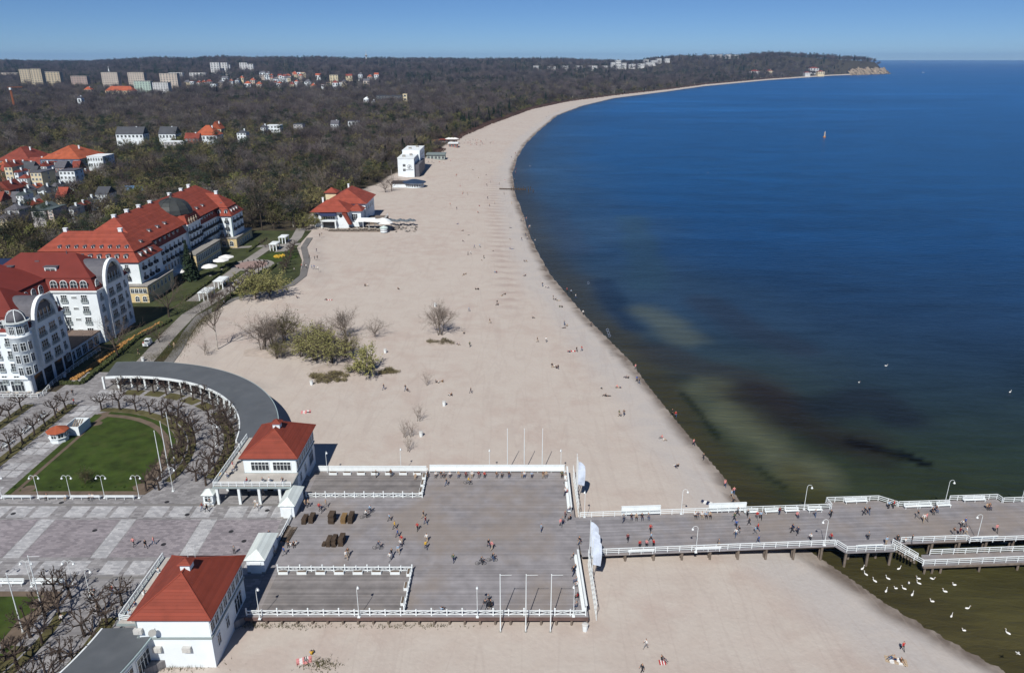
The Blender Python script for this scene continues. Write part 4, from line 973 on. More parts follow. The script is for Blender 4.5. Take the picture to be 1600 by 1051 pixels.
    for fl in range(4):
        for y in (184,188,192,195.5): win(t,-127.8,y,14.9-3.2*fl,1.2,1.9,EA,1)
    # low link with terrace between the wings
    part(t,'link_wing',WALLW,lambda b:b.bx(-127.7,-116.2,181.3,197.4,2.9,6.4))
    part(t,'link_roof',mat('link_roof_brown',(.16,.12,.1),.9,.15),lambda b:b.bx(-127.75,-115.9,181.25,197.45,6.42,6.7))
    for i in range(5): win(t,-116.2,183+i*3.0,3.2,2.2,2.5,EA,2)
    # near wing: sunny front and corner turret
    for x in (-118.6,-121.5,-124.8,-128.1):
        for fl in range(4): win(t,x,164,14.7-3.2*fl,1.2,2.0,SO,1); balcony(t,x,164,14.55-3.2*fl,1.5,SO,BALG,.3)
        win(t,x-.2,164.3,18.75,1.9,2.3,SO,'arch')
    tx,ty=-115.2,163.6
    part(t,'turret',WALLW,lambda b:b.lathe([(.6,7.6),(2.3,8.9),(2.3,17.4),(2.55,17.6),(2.55,18.0),(2.2,18.05),(2.2,20.9)],(tx,ty,0),16),True)
    part(t,'turret_cornice',mat('pale_grey_trim',(.5,.55,.55),.7,.05),lambda b:b.lathe([(2.3,20.9),(2.85,21.1),(2.85,21.35),(2.2,21.4)],(tx,ty,0),16))
    part(t,'turret_dome',SLATE,lambda b:b.lathe([(2.2,21.4),(2.1,22.1),(1.75,22.9),(1.1,23.5),(.2,23.8)],(tx,ty,0),16),True)
    for a in range(0,360,60):
        o=MB(); pr_=[(2.25,21.4),(2.15,22.1),(1.8,22.95),(1.13,23.56),(.2,23.87)]
        for (r0,z0),(r1,z1) in zip(pr_[:-1],pr_[1:]): o.bar((tx+r0*math.cos(R(a)),ty+r0*math.sin(R(a)),z0),(tx+r1*math.cos(R(a)),ty+r1*math.sin(R(a)),z1),.16,.1)
        o.build('dome_rib',WHITE,t)
    for a in (-130,-90,-50,-10):
        ca,sa=math.cos(R(a)),math.sin(R(a))
        win(t,tx+2.17*ca,ty+2.17*sa,18.5,1.15,1.9,R(a+90),2)
        if a in (-110,-90,-50,-10):
            for fl in range(3): win(t,tx+2.27*ca,ty+2.27*sa,14.7-3.0*fl-.3,1.0,1.9,R(a+90),1)
    # ground floor openings
    for x in (-118.8,-123,-127): win(t,x,164,3.1,3.0,2.6,SO,3)
    part(t,'ground_cornice',WHITE,lambda b:b.bx(-150,-114.6,163.55,163.95,6.3,6.7))
    for y in (166.5,170.5,175,179): 
        o=MB(); o.bx(XE-.3,XE+.06,y-1.6,y+1.6,2.95,6.8); o.build('arcade_opening',GLASS,t)
    o=MB(); o.cyl((tx,ty-.2,2.95),(tx,ty-.2,7.8),.42,.42,10); o.build('corner_column',WHITE,t)
near_hotel()
t=thing('construction_fence','dark blue hoarding with orange machinery behind the white hotel roof','hoarding',(-165,222,14))
part(t,'hoarding_panel',mat('hoarding_blue',(.02,.035,.09),.7,.1),lambda b:b.bx(-190,-150.2,217.5,217.7,3,21.0)); part(t,'hoarding_panel',mat('hoarding_blue',(0,0,0)),lambda b:b.bx(-190,-150,232,232.2,3,18.5))
part(t,'machine',mat('machine_orange',(.6,.2,.02),.6,.1),lambda b:(b.bx(-170,-167,224,226,3,20.5),b.bx(-166,-165,224,225,3,19.8)))
railing('railing','white metal ramp railing in front of the shaded side of the white hotel',[(-111.6,161.6),(-113.0,168),(-113.4,178),(-113.2,191)],1.2,2.93,2.2,3)
railing('railing','white fence of the hotel terrace at the left edge',[(-135,160.2),(-112.0,160.2),(-111.8,161.5)],1.1,2.97,1.6,2)
TW=Proto(mk_table())
for i in range(9): TW.put((-133+2.5*i,161.9+.6*(i%2),2.97),0,f'table on the white hotel terrace at the left edge, {nth(i)} from the left','tables on the hotel terrace')
for i in range(9): CHw.put((-132+2.5*i,161.6+.6*(i%2),2.97),PI/2,f'white chair on the white hotel terrace at the left edge, {nth(i)} from the left','chairs on the hotel terrace')
# ---------------------------------------------------------------- grand hotel
def grand_hotel():
    t=thing('grand_hotel','long white palace hotel with red roofs, dark dome and ochre ground floor','hotel',(-135,285,2.9))
    SW=(-157,-122,236.5,253.2); MB_=(-147,-124.6,253.2,313); CB=(-138,-123.7,280.9,293.5); NE=(-152,-118.8,313,327)
    def g(r,e): return (r[0]-e,r[1]+e,r[2]-e,r[3]+e)
    part(t,'base_storey',YELL,lambda b:b.bx(-158,-119.4,234.4,254,2.9,8.4)); part(t,'base_storey',YELL,lambda b:b.bx(-126,-117,311,331,2.9,6.8))
    part(t,'base_roof',CONC,lambda b:b.bx(-158.2,-119.1,234.1,254.2,8.42,8.8)); part(t,'base_roof',CONC,lambda b:b.bx(-126.2,-116.7,310.8,331.2,6.82,7.2))
    part(t,'wall',WALLW,lambda b:b.bx(*SW,8.8,16.2)); part(t,'wall',WALLW,lambda b:b.bx(*MB_,2.9,16.3)); part(t,'wall',WALLW,lambda b:b.bx(*CB,2.95,19.0)); part(t,'wall',WALLW,lambda b:b.bx(*NE,2.9,16.25))
    part(t,'mansard_roof',ROOF2,lambda b:b.frust(g(SW,.5),g(SW,-2.0),16.2,19.2)); part(t,'roof',ROOF2,lambda b:hip(b,-155.4,-123.6,238.1,251.6,19.22,24.6,'x',6.5))
    part(t,'roof',ROOF2,lambda b:hip(b,-147.5,-124.0,243.5,331,19.6,27.7,'y',9)); part(t,'mansard_roof',ROOF2,lambda b:b.frust((-148,-124.1,253.8,313),(-147.4,-126.2,253.8,313),16.3,19.58))
    part(t,'mansard_roof',ROOF2,lambda b:b.frust(g(NE,.5),g(NE,-2.0),16.25,19.3)); part(t,'roof',ROOF2,lambda b:hip(b,-150.4,-120.4,314.6,325.4,19.32,24.6,'x',6))
    for r,z in ((SW,16.0),(NE,16.05)): part(t,'eaves',ROOFD,lambda b:b.bx(*g(r,.6),z,z+.22))
    part(t,'cornice',WHITE,lambda b:b.bx(*g(CB,.4),18.7,19.1))
    c8=(-131.2,287.2)
    part(t,'mansard_roof',ROOF2,lambda b:b.frust(g(CB,.35),g(CB,-1.0),19.12,22.3))
    part(t,'dome',DOMEM,lambda b:b.lathe([(7.1,22.3),(7.2,22.7),(6.9,24.2),(6.1,25.7),(4.8,26.9),(2.8,27.7),(.9,28.2),(.35,29.0),(.12,30.2)],(c8[0],c8[1],0),12,a0=R(15)),False)
    for a in range(15,375,30):
        o=MB(); pr_=[(7.25,22.7),(6.95,24.2),(6.15,25.72),(4.83,26.93),(2.8,27.74),(.9,28.25)]
        for (r0,z0),(r1,z1) in zip(pr_[:-1],pr_[1:]): o.bar((c8[0]+r0*math.cos(R(a)),c8[1]+r0*math.sin(R(a)),z0),(c8[0]+r1*math.cos(R(a)),c8[1]+r1*math.sin(R(a)),z1),.12,.12)
        o.build('dome_seam',DOMEM,t)
    part(t,'statue_group',mat('stone_statue',(.3,.26,.2),.9,.2),lambda b:[b.lathe([(.5,0),(.35,.6),(.45,1.2),(.2,1.7),(.25,2.0),(.05,2.3)],(-123.6,283+k*2.2,19.1),7) for k in range(4)])
    dormer(t,-130.0,281.5,19.5,SO,1.3,1.6,1.6)
    # terrace block with glazed storeys
    T=(-127,-118.5,272.4,297)
    part(t,'veranda',YELL,lambda b:b.bx(*T,2.9,9.3)); part(t,'veranda_roof',mat('veranda_roof_grey',(.26,.25,.23),.8,.1),lambda b:b.bx(*g(T,.3),9.32,9.8))
    for i in range(14): win(t,-118.5,273.5+i*1.72,6.4,1.3,2.3,EA,1); win(t,-118.5,273.5+i*1.72,3.4,1.2,1.8,EA,1)
    for x in (-125.6,-123.2,-120.6): win(t,x,272.4,6.4,1.7,2.3,SO,1)
    win(t,-123.2,272.4,3.2,2.2,2.3,SO,'arch')
    part(t,'stair_balustrade',WALLW,lambda b:b.bx(-127.5,-122,269.6,270.0,2.9,6.3)); part(t,'stair_landing',CONC,lambda b:b.bx(-127.5,-122,270,272.3,2.9,5.6))
    # windows, balconies, dormers
    for fl,z in enumerate((13.2,9.9)):
        for i in range(3):
            y=239.5+i*4.2; win(t,-122,y,z,1.2,1.9,EA,1); balcony(t,-122,y,z-.15,2.0,EA)
            y=315.6+i*4.2; win(t,-118.8,y,z,1.2,1.9,EA,1); balcony(t,-118.8,y,z-.15,2.0,EA)
        for i in range(7):
            for y0 in (255.0,295.3):
                y=y0+i*(3.7 if y0<290 else 2.55); 
                if y<313: win(t,-124.6,y,z,1.1,1.9,EA,1); balcony(t,-124.6,y,z-.15,1.7,EA)
    for i in range(7): win(t,-124.6,255+i*2.6,6.4,1.1,2.0,EA,1)
    for fl in range(3):
        win(t,-126.6,280.9,15.6-2.9*fl,1.3,1.9,SO,1); balcony(t,-126.6,280.9,15.45-2.9*fl,1.7,SO)
        win(t,-120.8,313,13.4-2.9*fl,1.1,1.8,SO,1); win(t,-123.4,313,13.4-2.9*fl,1.1,1.8,SO,1); balcony(t,-120.8,313,13.25-2.9*fl,1.5,SO); balcony(t,-123.4,313,13.25-2.9*fl,1.5,SO)
        win(t,-126.0,236.5,13.4-2.9*fl,1.1,1.8,SO,1) if fl<2 else None; win(t,-131.0,236.5,13.4-2.9*fl,1.1,1.8,SO,1) if fl<2 else None
        if fl<2: balcony(t,-126,236.5,13.25-2.9*fl,1.5,SO)
        for i in range(4): win(t,-123.7,282.4+i*3.2,15.6-2.9*fl,1.1,1.9,EA,1); balcony(t,-123.7,282.4+i*3.2,15.45-2.9*fl,1.7,EA)
    for i in range(8): dormer(t,-126.0-i*2.9,236.9,16.6,SO,1.2,1.7,1.6)
    for i in range(9): dormer(t,-126.4-i*2.75,239.2,20.0,SO,.9,.75,1.4)
    for i in range(3): dormer(t,-122.3,240.5+i*3.6,16.6,EA,1.2,1.7,1.6); dormer(t,-119.2,316.5+i*3.2,16.7,EA,1.2,1.7,1.6)
    for i in range(6): dormer(t,-124.9,256.5+i*3.7,16.8,EA,1.2,1.7,1.6); dormer(t,-124.9,296+i*2.7,16.8,EA,1.2,1.7,1.6)
    for i in range(2): dormer(t,-120.9-i*2.8,313.3,16.7,SO,1.2,1.7,1.6)
    dormer(t,-123.6,316.4,20.2,SO,.9,.75,1.4); dormer(t,-131,316.4,20.2,SO,2.4,.5,1.4)
    for y in (247,258,264.5,270.5,300,306): dormer(t,-126.8 if y>250 else -124.9,y,21.6 if y>250 else 20.3,EA,1.3,.5,1.6)
    for x,y,z in ((-148.6,245,24.5),(-130.4,245,24.5),(-136,253,27.4),(-136,262,27.5),(-136,271,27.5),(-136,280,27.4),(-136,297,27.5),(-136,308,27.5),(-137,318,27.5),(-126.5,320,24.5)): chimney(t,x,y,z,.9,1.15)
    # ochre base openings
    for i in range(4): win(t,-124.4+i*1.35,234.4,6.2,1.1,1.5,SO,1)
    for x in (-123.2,-120.8): win(t,x,234.4,3.3,1.4,1.9,SO,'arch')
    for x in (-122.4,-119.2): win(t,x,311,3.6,1.7,2.2,SO,'arch')
    for i in range(6): win(t,-119.4,236+i*2.9,5.9,1.2,1.7,EA,1); win(t,-117,313+i*2.8,3.6,1.2,1.9,EA,1)
    part(t,'downpipe',mat('copper_green',(.1,.2,.16),.7,.1),lambda b:(b.bx(-122.0,-121.85,236.35,236.5,8.8,16),b.bx(-118.9,-118.75,312.9,313.0,7,16),b.bx(-123.7,-123.55,280.8,280.9,9.8,18.7)))
grand_hotel()
# ---------------------------------------------------------------- hotel garden
def pergola(label,px,py,w_,d_):
    x,y=W(px,py,3); t=thing('garden_pavilion',label,'pavilion',(x,y,2.95))
    part(t,'roof',WHITE,lambda b:(b.bx(x-w_/2,x+w_/2,y-d_/2,y+d_/2,5.6,5.8),b.bx(x-w_/2+.3,x+w_/2-.3,y-d_/2+.3,y+d_/2-.3,5.82,5.95)))
    for sx in (-1,0,1):
        for sy in (-1,1):
            o=MB(); X_=x+sx*(w_/2-.4); Y_=y+sy*(d_/2-.4); o.bx(X_-.16,X_+.16,Y_-.16,Y_+.16,2.95,5.6); o.build('column',WHITE,t)
for l,px,py,w_,d_ in (('white flat-roofed garden pavilion nearest the camera in the hotel garden',324,465,3.6,6.5),('white flat-roofed garden pavilion second from the camera in the hotel garden',347,447,3.6,6.5),('white flat-roofed garden pavilion left of the far pair beyond the round lawn',430,389,3.4,5.5),('white flat-roofed garden pavilion right of the far pair beyond the round lawn',444,378,3.4,5.5)): pergola(l,px,py,w_,d_)
def mk_parasol(r=2.4,h=2.9,col=(.72,.72,.7),nm='parasol_cloth'):
    t=thing('parasol','white parasol','parasol'); 
    b=MB(); n=8; 
    for k,(rr,z) in enumerate(((r,h-.15),(r,h),(r*.5,h+.45),(.05,h+.75))):
        for i in range(n): b.v.append((rr*math.cos(2*PI*i/n),rr*math.sin(2*PI*i/n),z))
    for k in range(3):
        for i in range(n): b.f.append((k*n+i,k*n+(i+1)%n,(k+1)*n+(i+1)%n,(k+1)*n+i)); b.m.append(0)
    o=b.build('canopy',mat(nm,col,.8,.04),t); md=o.modifiers.new('thickness','SOLIDIFY'); md.thickness=.03
    b=MB(); b.cyl((0,0,0),(0,0,h+.7),.04,.04,6); b.build('pole',DARKM,t)
    b=MB(); b.cyl((0,0,0),(0,0,.1),.4,.36,8); b.build('foot',CONC,t); return t
PS=Proto(mk_parasol()); PG='white parasols'
for i,(px,py) in enumerate(((329,430),(347,420),(355,415))): PS.put((*W(px,py,3),2.95),0,f'white parasol beside the grand hotel veranda, {nth(i)} from the left',PG,sc=1.25)
PS.put((*W(283,437,3),2.95),0,'white parasol before the ochre veranda of the grand hotel, left of the dark conifer',PG,sc=1.2)
def disc(cx,cy,rx,ry,n=28): return [(cx+rx*math.cos(2*PI*i/n),cy+ry*math.sin(2*PI*i/n)) for i in range(n)]
fx,fy=W(393,413,3)
ft=thing('fountain_circle','paved circle with a ring of dark bollards in the grand hotel garden','paving',(fx,fy,2.93))
part(ft,'paving',PATH,lambda b:b.prism(disc(fx,fy,8.5,8.5),2.9,2.975)); part(ft,'basin',mat('basin_stone',(.28,.2,.18),.9,.15),lambda b:b.prism(disc(fx,fy,6.0,6.0),2.9,2.99))
bl=MB().cyl((0,0,0),(0,0,.6),.22,.16,6).mesh('bollard',DARKM)
for i in range(18): ob('bollard',bl,ft,loc=(6.4*math.cos(2*PI*i/18),6.4*math.sin(2*PI*i/18),.04))
rx_,ry_=W(437,400,3); o=MB(); o.prism(disc(rx_,ry_,7.5,8.5),2.9,2.972); q_=o.build('grass_bed',GRASS,None); q_['kind']='structure'
bd=thing('flower_bed','round bed of yellow flowers on the circular garden lawn','flower bed',(rx_,ry_,2.97))
def fl_(b,n=60,rx=2.2,ry=3.0):
    for i in range(n): a=rng.uniform(0,2*PI); r=math.sqrt(rng.random()); b.lathe([(.02,0),(.28,.12),(.22,.35),(.03,.45)],(rx_+rx*r*math.cos(a),ry_+ry*r*math.sin(a),2.98),5)
part(bd,'flowers',FLOW,fl_); bd.children[0]['kind']='stuff'
def hedge(label,pts,w_,h,z=2.93,m=HEDGE,name='hedge'):
    P=[Vector((*p,z)) for p in pts]; b=MB(); 
    for a,c in zip(P[:-1],P[1:]):
        L=(c-a).length; n=max(1,int(L/.5)); d=(c-a)/n; s_=Vector((-d.y,d.x,0)).normalized()
        for i in range(n):
            p=a+d*i
            for k in range(5):
                q=p+s_*rng.uniform(-w_/2,w_/2)+d*rng.random(); r=rng.uniform(.25,.42); zz=rng.uniform(.15,1)*h-.2
                b.lathe([(r*.4,0),(r,r*.5),(r*.8,r*1.1),(r*.1,r*1.4)],(q.x,q.y,z+max(0,zz-r*.3)),5,a0=rng.random())
    for a,c in zip(P[:-1],P[1:]): b.bar(a+Vector((0,0,h*.35)),c+Vector((0,0,h*.35)),w_*.9,h*.7)
    o=b.build(name,m,None); return tag(o,label,'hedge' if name=='hedge' else 'planting')
hedge('clipped green hedge along the promenade before the white hotel',[(-106.3,168.5),(-106.8,186),(-107.6,200),(-104.6,216)],1.2,.9)
hedge('strip of orange ground planting behind the promenade hedge',[(-109.5,171),(-109.6,187),(-109,199),(-106.6,214)],1.6,.4,m=LEAFL,name='planting_strip')
hedge('clipped green hedge at the near end of the planting strip',[(-111.4,168.6),(-106.4,168.4)],.9,.8)
hedge('low hedge between the garden path and the ochre veranda',[(-109,236),(-109,262),(-108.6,285)],1.0,.9)
hedge('low hedge on the sea side of the garden promenade',[(-95,225),(-95,240),(-92,258),(-92,282)],1.0,1.0)
hedge('low hedge before the far wing of the grand hotel',[(-110,303),(-110,328)],1.2,.9)
# ---------------------------------------------------------------- restaurants and buildings on the beach
def beach_house():
    t=thing('beach_restaurant','white beach restaurant with many red roofs beside white parasols','restaurant',(-84,366,1.8))
    z=1.8
    part(t,'wall',WALLW,lambda b:b.bx(-95,-78.5,354.5,368,z,10.0)); part(t,'wall',WALLW,lambda b:b.bx(-92,-72.5,368,392,z,11.5)); part(t,'wall',WALLW,lambda b:b.bx(-78.6,-73.0,358,366,z,9.6))
    part(t,'roof',ROOF2,lambda b:hip(b,-96.5,-77.5,352.8,370,10.0,14.6,'x',7)); part(t,'roof',ROOF2,lambda b:hip(b,-93,-71.5,367,394,11.5,17.4,'y',8)); part(t,'roof',ROOF2,lambda b:hip(b,-79,-72,357,367,9.7,12.2,'x',3))
    part(t,'turret_roof',ROOF2,lambda b:hip(b,-96,-89,381,388,14.5,16.8,'x',3.4)); part(t,'turret',CREAM,lambda b:b.bx(-95.2,-89.8,381.8,387.2,9,14.5))
    part(t,'awning',mat('navy_awning',(.02,.03,.08),.8,.05),lambda b:b.frust((-91.6,-83.8,352.6,354.4),(-91.4,-84,353.6,354.45),8.2,10.0))
    part(t,'porch',WHITE,lambda b:(b.bx(-91.4,-83.8,352.2,354.4,5.6,6.1),b.bx(-91.2,-90.6,352.3,352.9,z,5.6),b.bx(-84.6,-84,352.3,352.9,z,5.6)))
    part(t,'entrance',GLASS,lambda b:b.bx(-90.4,-84.8,354.3,354.52,z,5.4))
    win(t,-87.6,354.5,6.4,5.5,1.7,SO,4)
    for x in (-93.4,-82.0): o=MB(); o.cyl((x,354.52,8.0),(x,354.4,8.0),.85,.85,14); o.build('round_window',GLASS,t)
    part(t,'side_roof',ROOFD,lambda b:b.add([(-81,352.6,9.6),(-79.0,352.6,9.6),(-76.6,352.6,4.2),(-78.2,352.6,4.2),(-81,354.5,9.8),(-79,354.5,9.8),(-76.6,354.5,4.4),(-78.2,354.5,4.4)],[(0,3,2,1),(4,5,6,7),(0,1,5,4),(1,2,6,5),(2,3,7,6),(3,0,4,7)]))
    win(t,-76.0,358,5.2,2.6,3.0,SO,2)
    for y in (371,376,381,386): win(t,-72.5,y,7.5,2.0,1.8,EA,1)
    chimney(t,-91.4,361,14.2,1.3,.8); chimney(t,-84,386,17,1.2,.8)
    part(t,'terrace',WOODG,lambda b:b.bx(-96,-60,347.8,358,1.5,2.05)); part(t,'terrace',WOODG,lambda b:b.bx(-72.4,-63,364,378,1.5,3.6))
    return t
beach_house()
railing('railing','white railing of the raised terrace behind the beach restaurant parasols',[(-72.3,364.2),(-63.2,364.2),(-63.2,377.8)],1.1,3.6,1.8,2)
t=thing('marquee','white flat canopy tent between the red-roofed beach restaurant and parasols','tent',(-70,356,2.05))
part(t,'canopy',WHITE,lambda b:b.frust((-74.8,-65.4,353.5,358.5),(-74.4,-65.8,355.6,356.4),5.3,6.7))
for x in (-74.4,-71.4,-68.6,-65.8): part(t,'post',WHITE,lambda b:b.bx(x-.1,x+.1,353.7,353.9,2.05,5.3))
t=thing('round_tent','large white domed parasol tent on the beach restaurant terrace','tent',(-61.2,354,2.05))
part(t,'canopy',WHITE,lambda b:b.lathe([(4.0,4.6),(4.1,4.9),(2.4,6.2),(.2,6.9)],(-61.2,354,0),8)); part(t,'post',WHITE,lambda b:b.cyl((-61.2,354,2.05),(-61.2,354,6.8),.1,.1,6))
for i,(px,py) in enumerate(((578,356),(586,356.5),(592,357),(599,355),(604,360))): PS.put((*W(px,py,2),2.05),0,f'white parasol on the beach restaurant terrace, {nth(i)} from the left',PG,sc=1.3)
x,y=W(600,362,2)
t=thing('bar_hut','white round bar hut in front of the restaurant parasols','kiosk',(x,y,2.0)); part(t,'wall',WALLW,lambda b:b.lathe([(1.7,2.0),(1.7,3.9)],(x,y,0),10)); part(t,'roof',mat('hut_roof_mint',(.5,.6,.58),.7,.05),lambda b:b.lathe([(2.0,3.9),(1.9,4.2),(.2,5.0)],(x,y,0),10)); part(t,'counter',WOODG,lambda b:b.lathe([(1.85,2.9),(1.85,3.0)],(x,y,0),10))
PD=Proto(mk_parasol(1.5,2.3,(.1,.12,.14),'parasol_grey'))
for i in range(8): PD.put((*W(611+5*i,350+.9*(i%3),2),1.9),0,f'folded-out grey parasol right of the beach restaurant, {nth(i)} from the left','grey parasols on the beach')
def lounger_proto():
    t=thing('deck_chair','beach deck chair','chair'); m=mat('canvas',(.55,.53,.5),.8,.15,3)
    b=MB(); b.add([(-.3,-.8,.2),(.3,-.8,.2),(.3,.25,.35),(-.3,.25,.35),(-.3,.8,.95),(.3,.8,.95)],[(0,1,2,3),(3,2,5,4),(3,2,1,0),(4,5,2,3)]); b.build('sling',m,t)
    b=MB()
    for x in (-.3,.3): b.bar((x,-.8,0),(x,.8,.95),.05,.05); b.bar((x,.5,0),(x,-.5,.5),.05,.05)
    b.build('frame',WOODG,t); return t
LG=Proto(lounger_proto())
for i in range(30): x,y=W(609+rng.uniform(0,42),354+rng.uniform(0,8),1.8); LG.put((x,y,gz(x,y)),rng.uniform(0,6),'pale beach deck chair in the cluster right of the beach restaurant','deck chairs right of the beach restaurant')
for i in range(26): x,y=W(505+i*3.4,359.5+rng.uniform(-1,1.2),2.0); TB.put((x,y,2.0),0,f'cafe table along the front of the beach restaurant, {nth(i)} from the left','tables before the beach restaurant',sc=1.3)
t=thing('round_pavilion','low round white pavilion with dark blue roof and a long shed wing','pavilion',(-64,481,1.9))
part(t,'wall',WALLW,lambda b:b.lathe([(6.2,1.8),(6.2,4.6)],(-62.5,481,0),20)); part(t,'roof',mat('navy_roof',(.03,.05,.09),.5,.1),lambda b:b.lathe([(7.6,4.6),(7.4,4.95),(2,6.4),(.1,6.6)],(-62.5,481,0),20)); part(t,'wing',WALLW,lambda b:b.bx(-76,-66,477,486,1.8,4.4)); part(t,'wing_roof',mat('dark_felt',(.05,.045,.045),.9,.1),lambda b:b.bx(-76.8,-66.5,476.4,486.6,4.42,4.9))
for a in range(-150,-20,14): win(t,-62.5+6.15*math.cos(R(a)),481+6.15*math.sin(R(a)),2.5,1.0,1.4,R(a+90),1)
def white_block():
    t=thing('beach_hotel','white four-storey beach hotel with a dark round emblem on its end wall','hotel',(-72,535,1.9))
    part(t,'wall',WALLW,lambda b:b.bx(-78.6,-67.4,521.9,545,1.8,14.4)); part(t,'wall',WALLW,lambda b:b.bx(-78.4,-66.0,545,575,1.8,16.8)); part(t,'side_bay',SLATE,lambda b:b.bx(-67.35,-64.2,524,560,1.8,10.0))
    part(t,'parapet',WHITE,lambda b:(b.bx(-78.8,-67.2,521.7,545.2,14.42,14.9),b.bx(-78.6,-65.8,545,575.2,16.82,17.4)))
    for z in (9.0,5.9): win(t,-74.2,521.9,z,1.8,1.7,SO,1)
    E_=mat('emblem_dark',(.02,.03,.05),.5,0)
    def em(b):
        n=18
        for i in range(n):
            a0=2*PI*i/n; a1=2*PI*(i+1)/n
            b.bar((-70.6+1.35*math.cos(a0),521.84,8.8+1.35*math.sin(a0)),(-70.6+1.35*math.cos(a1),521.84,8.8+1.35*math.sin(a1)),.08,.22)
        b.add([(-70.6,521.84,8.8),(-69.5,521.84,8.8),(-70.6,521.84,9.9)],[(0,1,2),(2,1,0)]); b.add([(-70.6,521.84,8.8),(-71.7,521.84,8.8),(-70.6,521.84,7.7)],[(0,1,2),(2,1,0)])
    part(t,'emblem',E_,em); part(t,'sign_lettering',E_,lambda b:[b.bx(-72.9+.55*i,-72.9+.55*i+.36,521.8,521.88,6.55,6.95) for i in range(9)])
    for fl in range(4):
        for i in range(8): win(t,-67.4 if i<4 else -66.0,525+i*6 if i<4 else 521.5+i*6.2+4,3.2+3.1*fl,2.6,1.9,EA,2)
    for x,y in ((-75,528),(-71,536),(-74,555),(-70,566)): o=MB(); o.bx(x-1,x+1,y-1,y+1,14.4 if y<545 else 16.8,16.2 if y<545 else 18.4); o.build('roof_unit',CONC,t)
white_block()
def flatbar(label,px,py,wp,hp,d,cols,z=1.9):
    x,y=W(px,py,z); k=depth(x,y,z)/FPX; w_=wp*k; h=hp*k
    t=thing('beach_bar',label,'beach bar',(x,y,z)); part(t,'wall',cols[0],lambda b:b.bx(x-w_/2,x+w_/2,y,y+d,z,z+h*.8)); part(t,'roof',cols[1],lambda b:b.bx(x-w_/2-.5,x+w_/2+.5,y-1,y+d+.5,z+h*.82,z+h))
    BUILD.append((x,y-10,w_*.5+9)); BUILD.append((x,y+d/2,w_*.6+5)); n=max(2,int(w_/2.5))
    for i in range(n): win(t,x-w_/2+w_*(i+.5)/n,y,z+.5,w_/n*.62,h*.5,SO,1)
flatbar('low grey-green beach bar with dark openings beyond the white beach hotel',681,249,28,9,10,[mat('bar_green',(.3,.36,.33),.8,.1),mat('bar_roof',(.18,.22,.22),.7,.1)])
flatbar('orange wooden hut at the wood edge beyond the white beach hotel',679,227,13,8,8,[mat('hut_orange',(.36,.15,.06),.8,.15),mat('hut_orange_roof',(.4,.2,.1),.8,.1)])
flatbar('brown wooden hut next to the orange hut at the wood edge',693,223.5,13,6,8,[mat('hut_brown',(.2,.1,.06),.8,.15),ROOFD])
flatbar('red-fronted beach hut with white roof on the sand past the wooden huts',708,230,14,7,8,[mat('hut_red',(.3,.08,.05),.8,.15),WHITE])
for i,px in enumerate((702,706.5,711)): PS.put((*W(px,224.5,1.9),1.8),0,f'white parasol behind the red-fronted beach hut, {nth(i)} from the left',PG,sc=1.7)
# ---------------------------------------------------------------- groyne, buoy, ships
gx0,gy0=W(780,295.5,.8); gx1,gy1=W(822,297,0)
t=thing('groyne','old timber groyne running from the sand into the sea','groyne',(gx0,gy0,.5)); part(t,'beam',WOODD,lambda b:b.bar((gx0,gy0,1.3),(gx1,gy1,.6),.5,.6))
for i in range(9):
    q=(gx0+(gx1-gx0)*(.45+i*.09),gy0+(gy1-gy0)*(.45+i*.09)+(i%2)*1.4); part(t,'pile',WOODD,lambda b:b.cyl((*q,-1.5),(*q,1.9+.3*(i%3)),.25,.22,6))
for px in (826,833): q=W(px,300,0); part(t,'pile',WOODD,lambda b:b.cyl((*q,-1.5),(*q,2.0),.3,.25,6))
bx_,by_=W(1288,214.5,0); t=thing('sea_buoy','tall orange and grey spar buoy standing alone in the bay','buoy',(bx_,by_,0))
part(t,'float',mat('buoy_orange',(.4,.17,.05),.6,.1),lambda b:b.lathe([(1.3,-.6),(1.6,.2),(1.3,1.2)],(bx_,by_,0),12)); part(t,'tower',mat('buoy_grey',(.42,.36,.3),.6,.1),lambda b:b.lathe([(.9,1.2),(.7,4.5),(.75,4.6),(.3,5.8)],(bx_,by_,0),10)); part(t,'light',WHITE,lambda b:b.lathe([(.15,5.8),(.3,6.0),(.2,6.5)],(bx_,by_,0),8))
def boat(label,px,py,L):
    x,y=W(px,py,0); t=thing('ship',label,'ship',(x,y,0)); h=L*.09
    part(t,'hull',mat('hull_grey',(.3,.33,.36),.6,.1),lambda b:b.prism([(x-L/2,y),(x-L*.45,y-L*.07),(x+L*.35,y-L*.07),(x+L/2,y),(x+L*.35,y+L*.07),(x-L*.45,y+L*.07)],-1,h)); part(t,'superstructure',WHITE,lambda b:(b.bx(x-L*.4,x-L*.22,y-L*.05,y+L*.05,h,h*2.4),b.bx(x-L*.36,x-L*.28,y-L*.03,y+L*.03,h*2.4,h*3))); part(t,'mast',DARKM,lambda b:b.cyl((x+L*.1,y,h),(x+L*.1,y,h*2.6),L*.006,L*.005,5))
boat('faint grey ship on the horizon right of the wooded headland',1427,97.2,90)
boat('small boat on the far water right of the headland tip',1443,113.2,16)
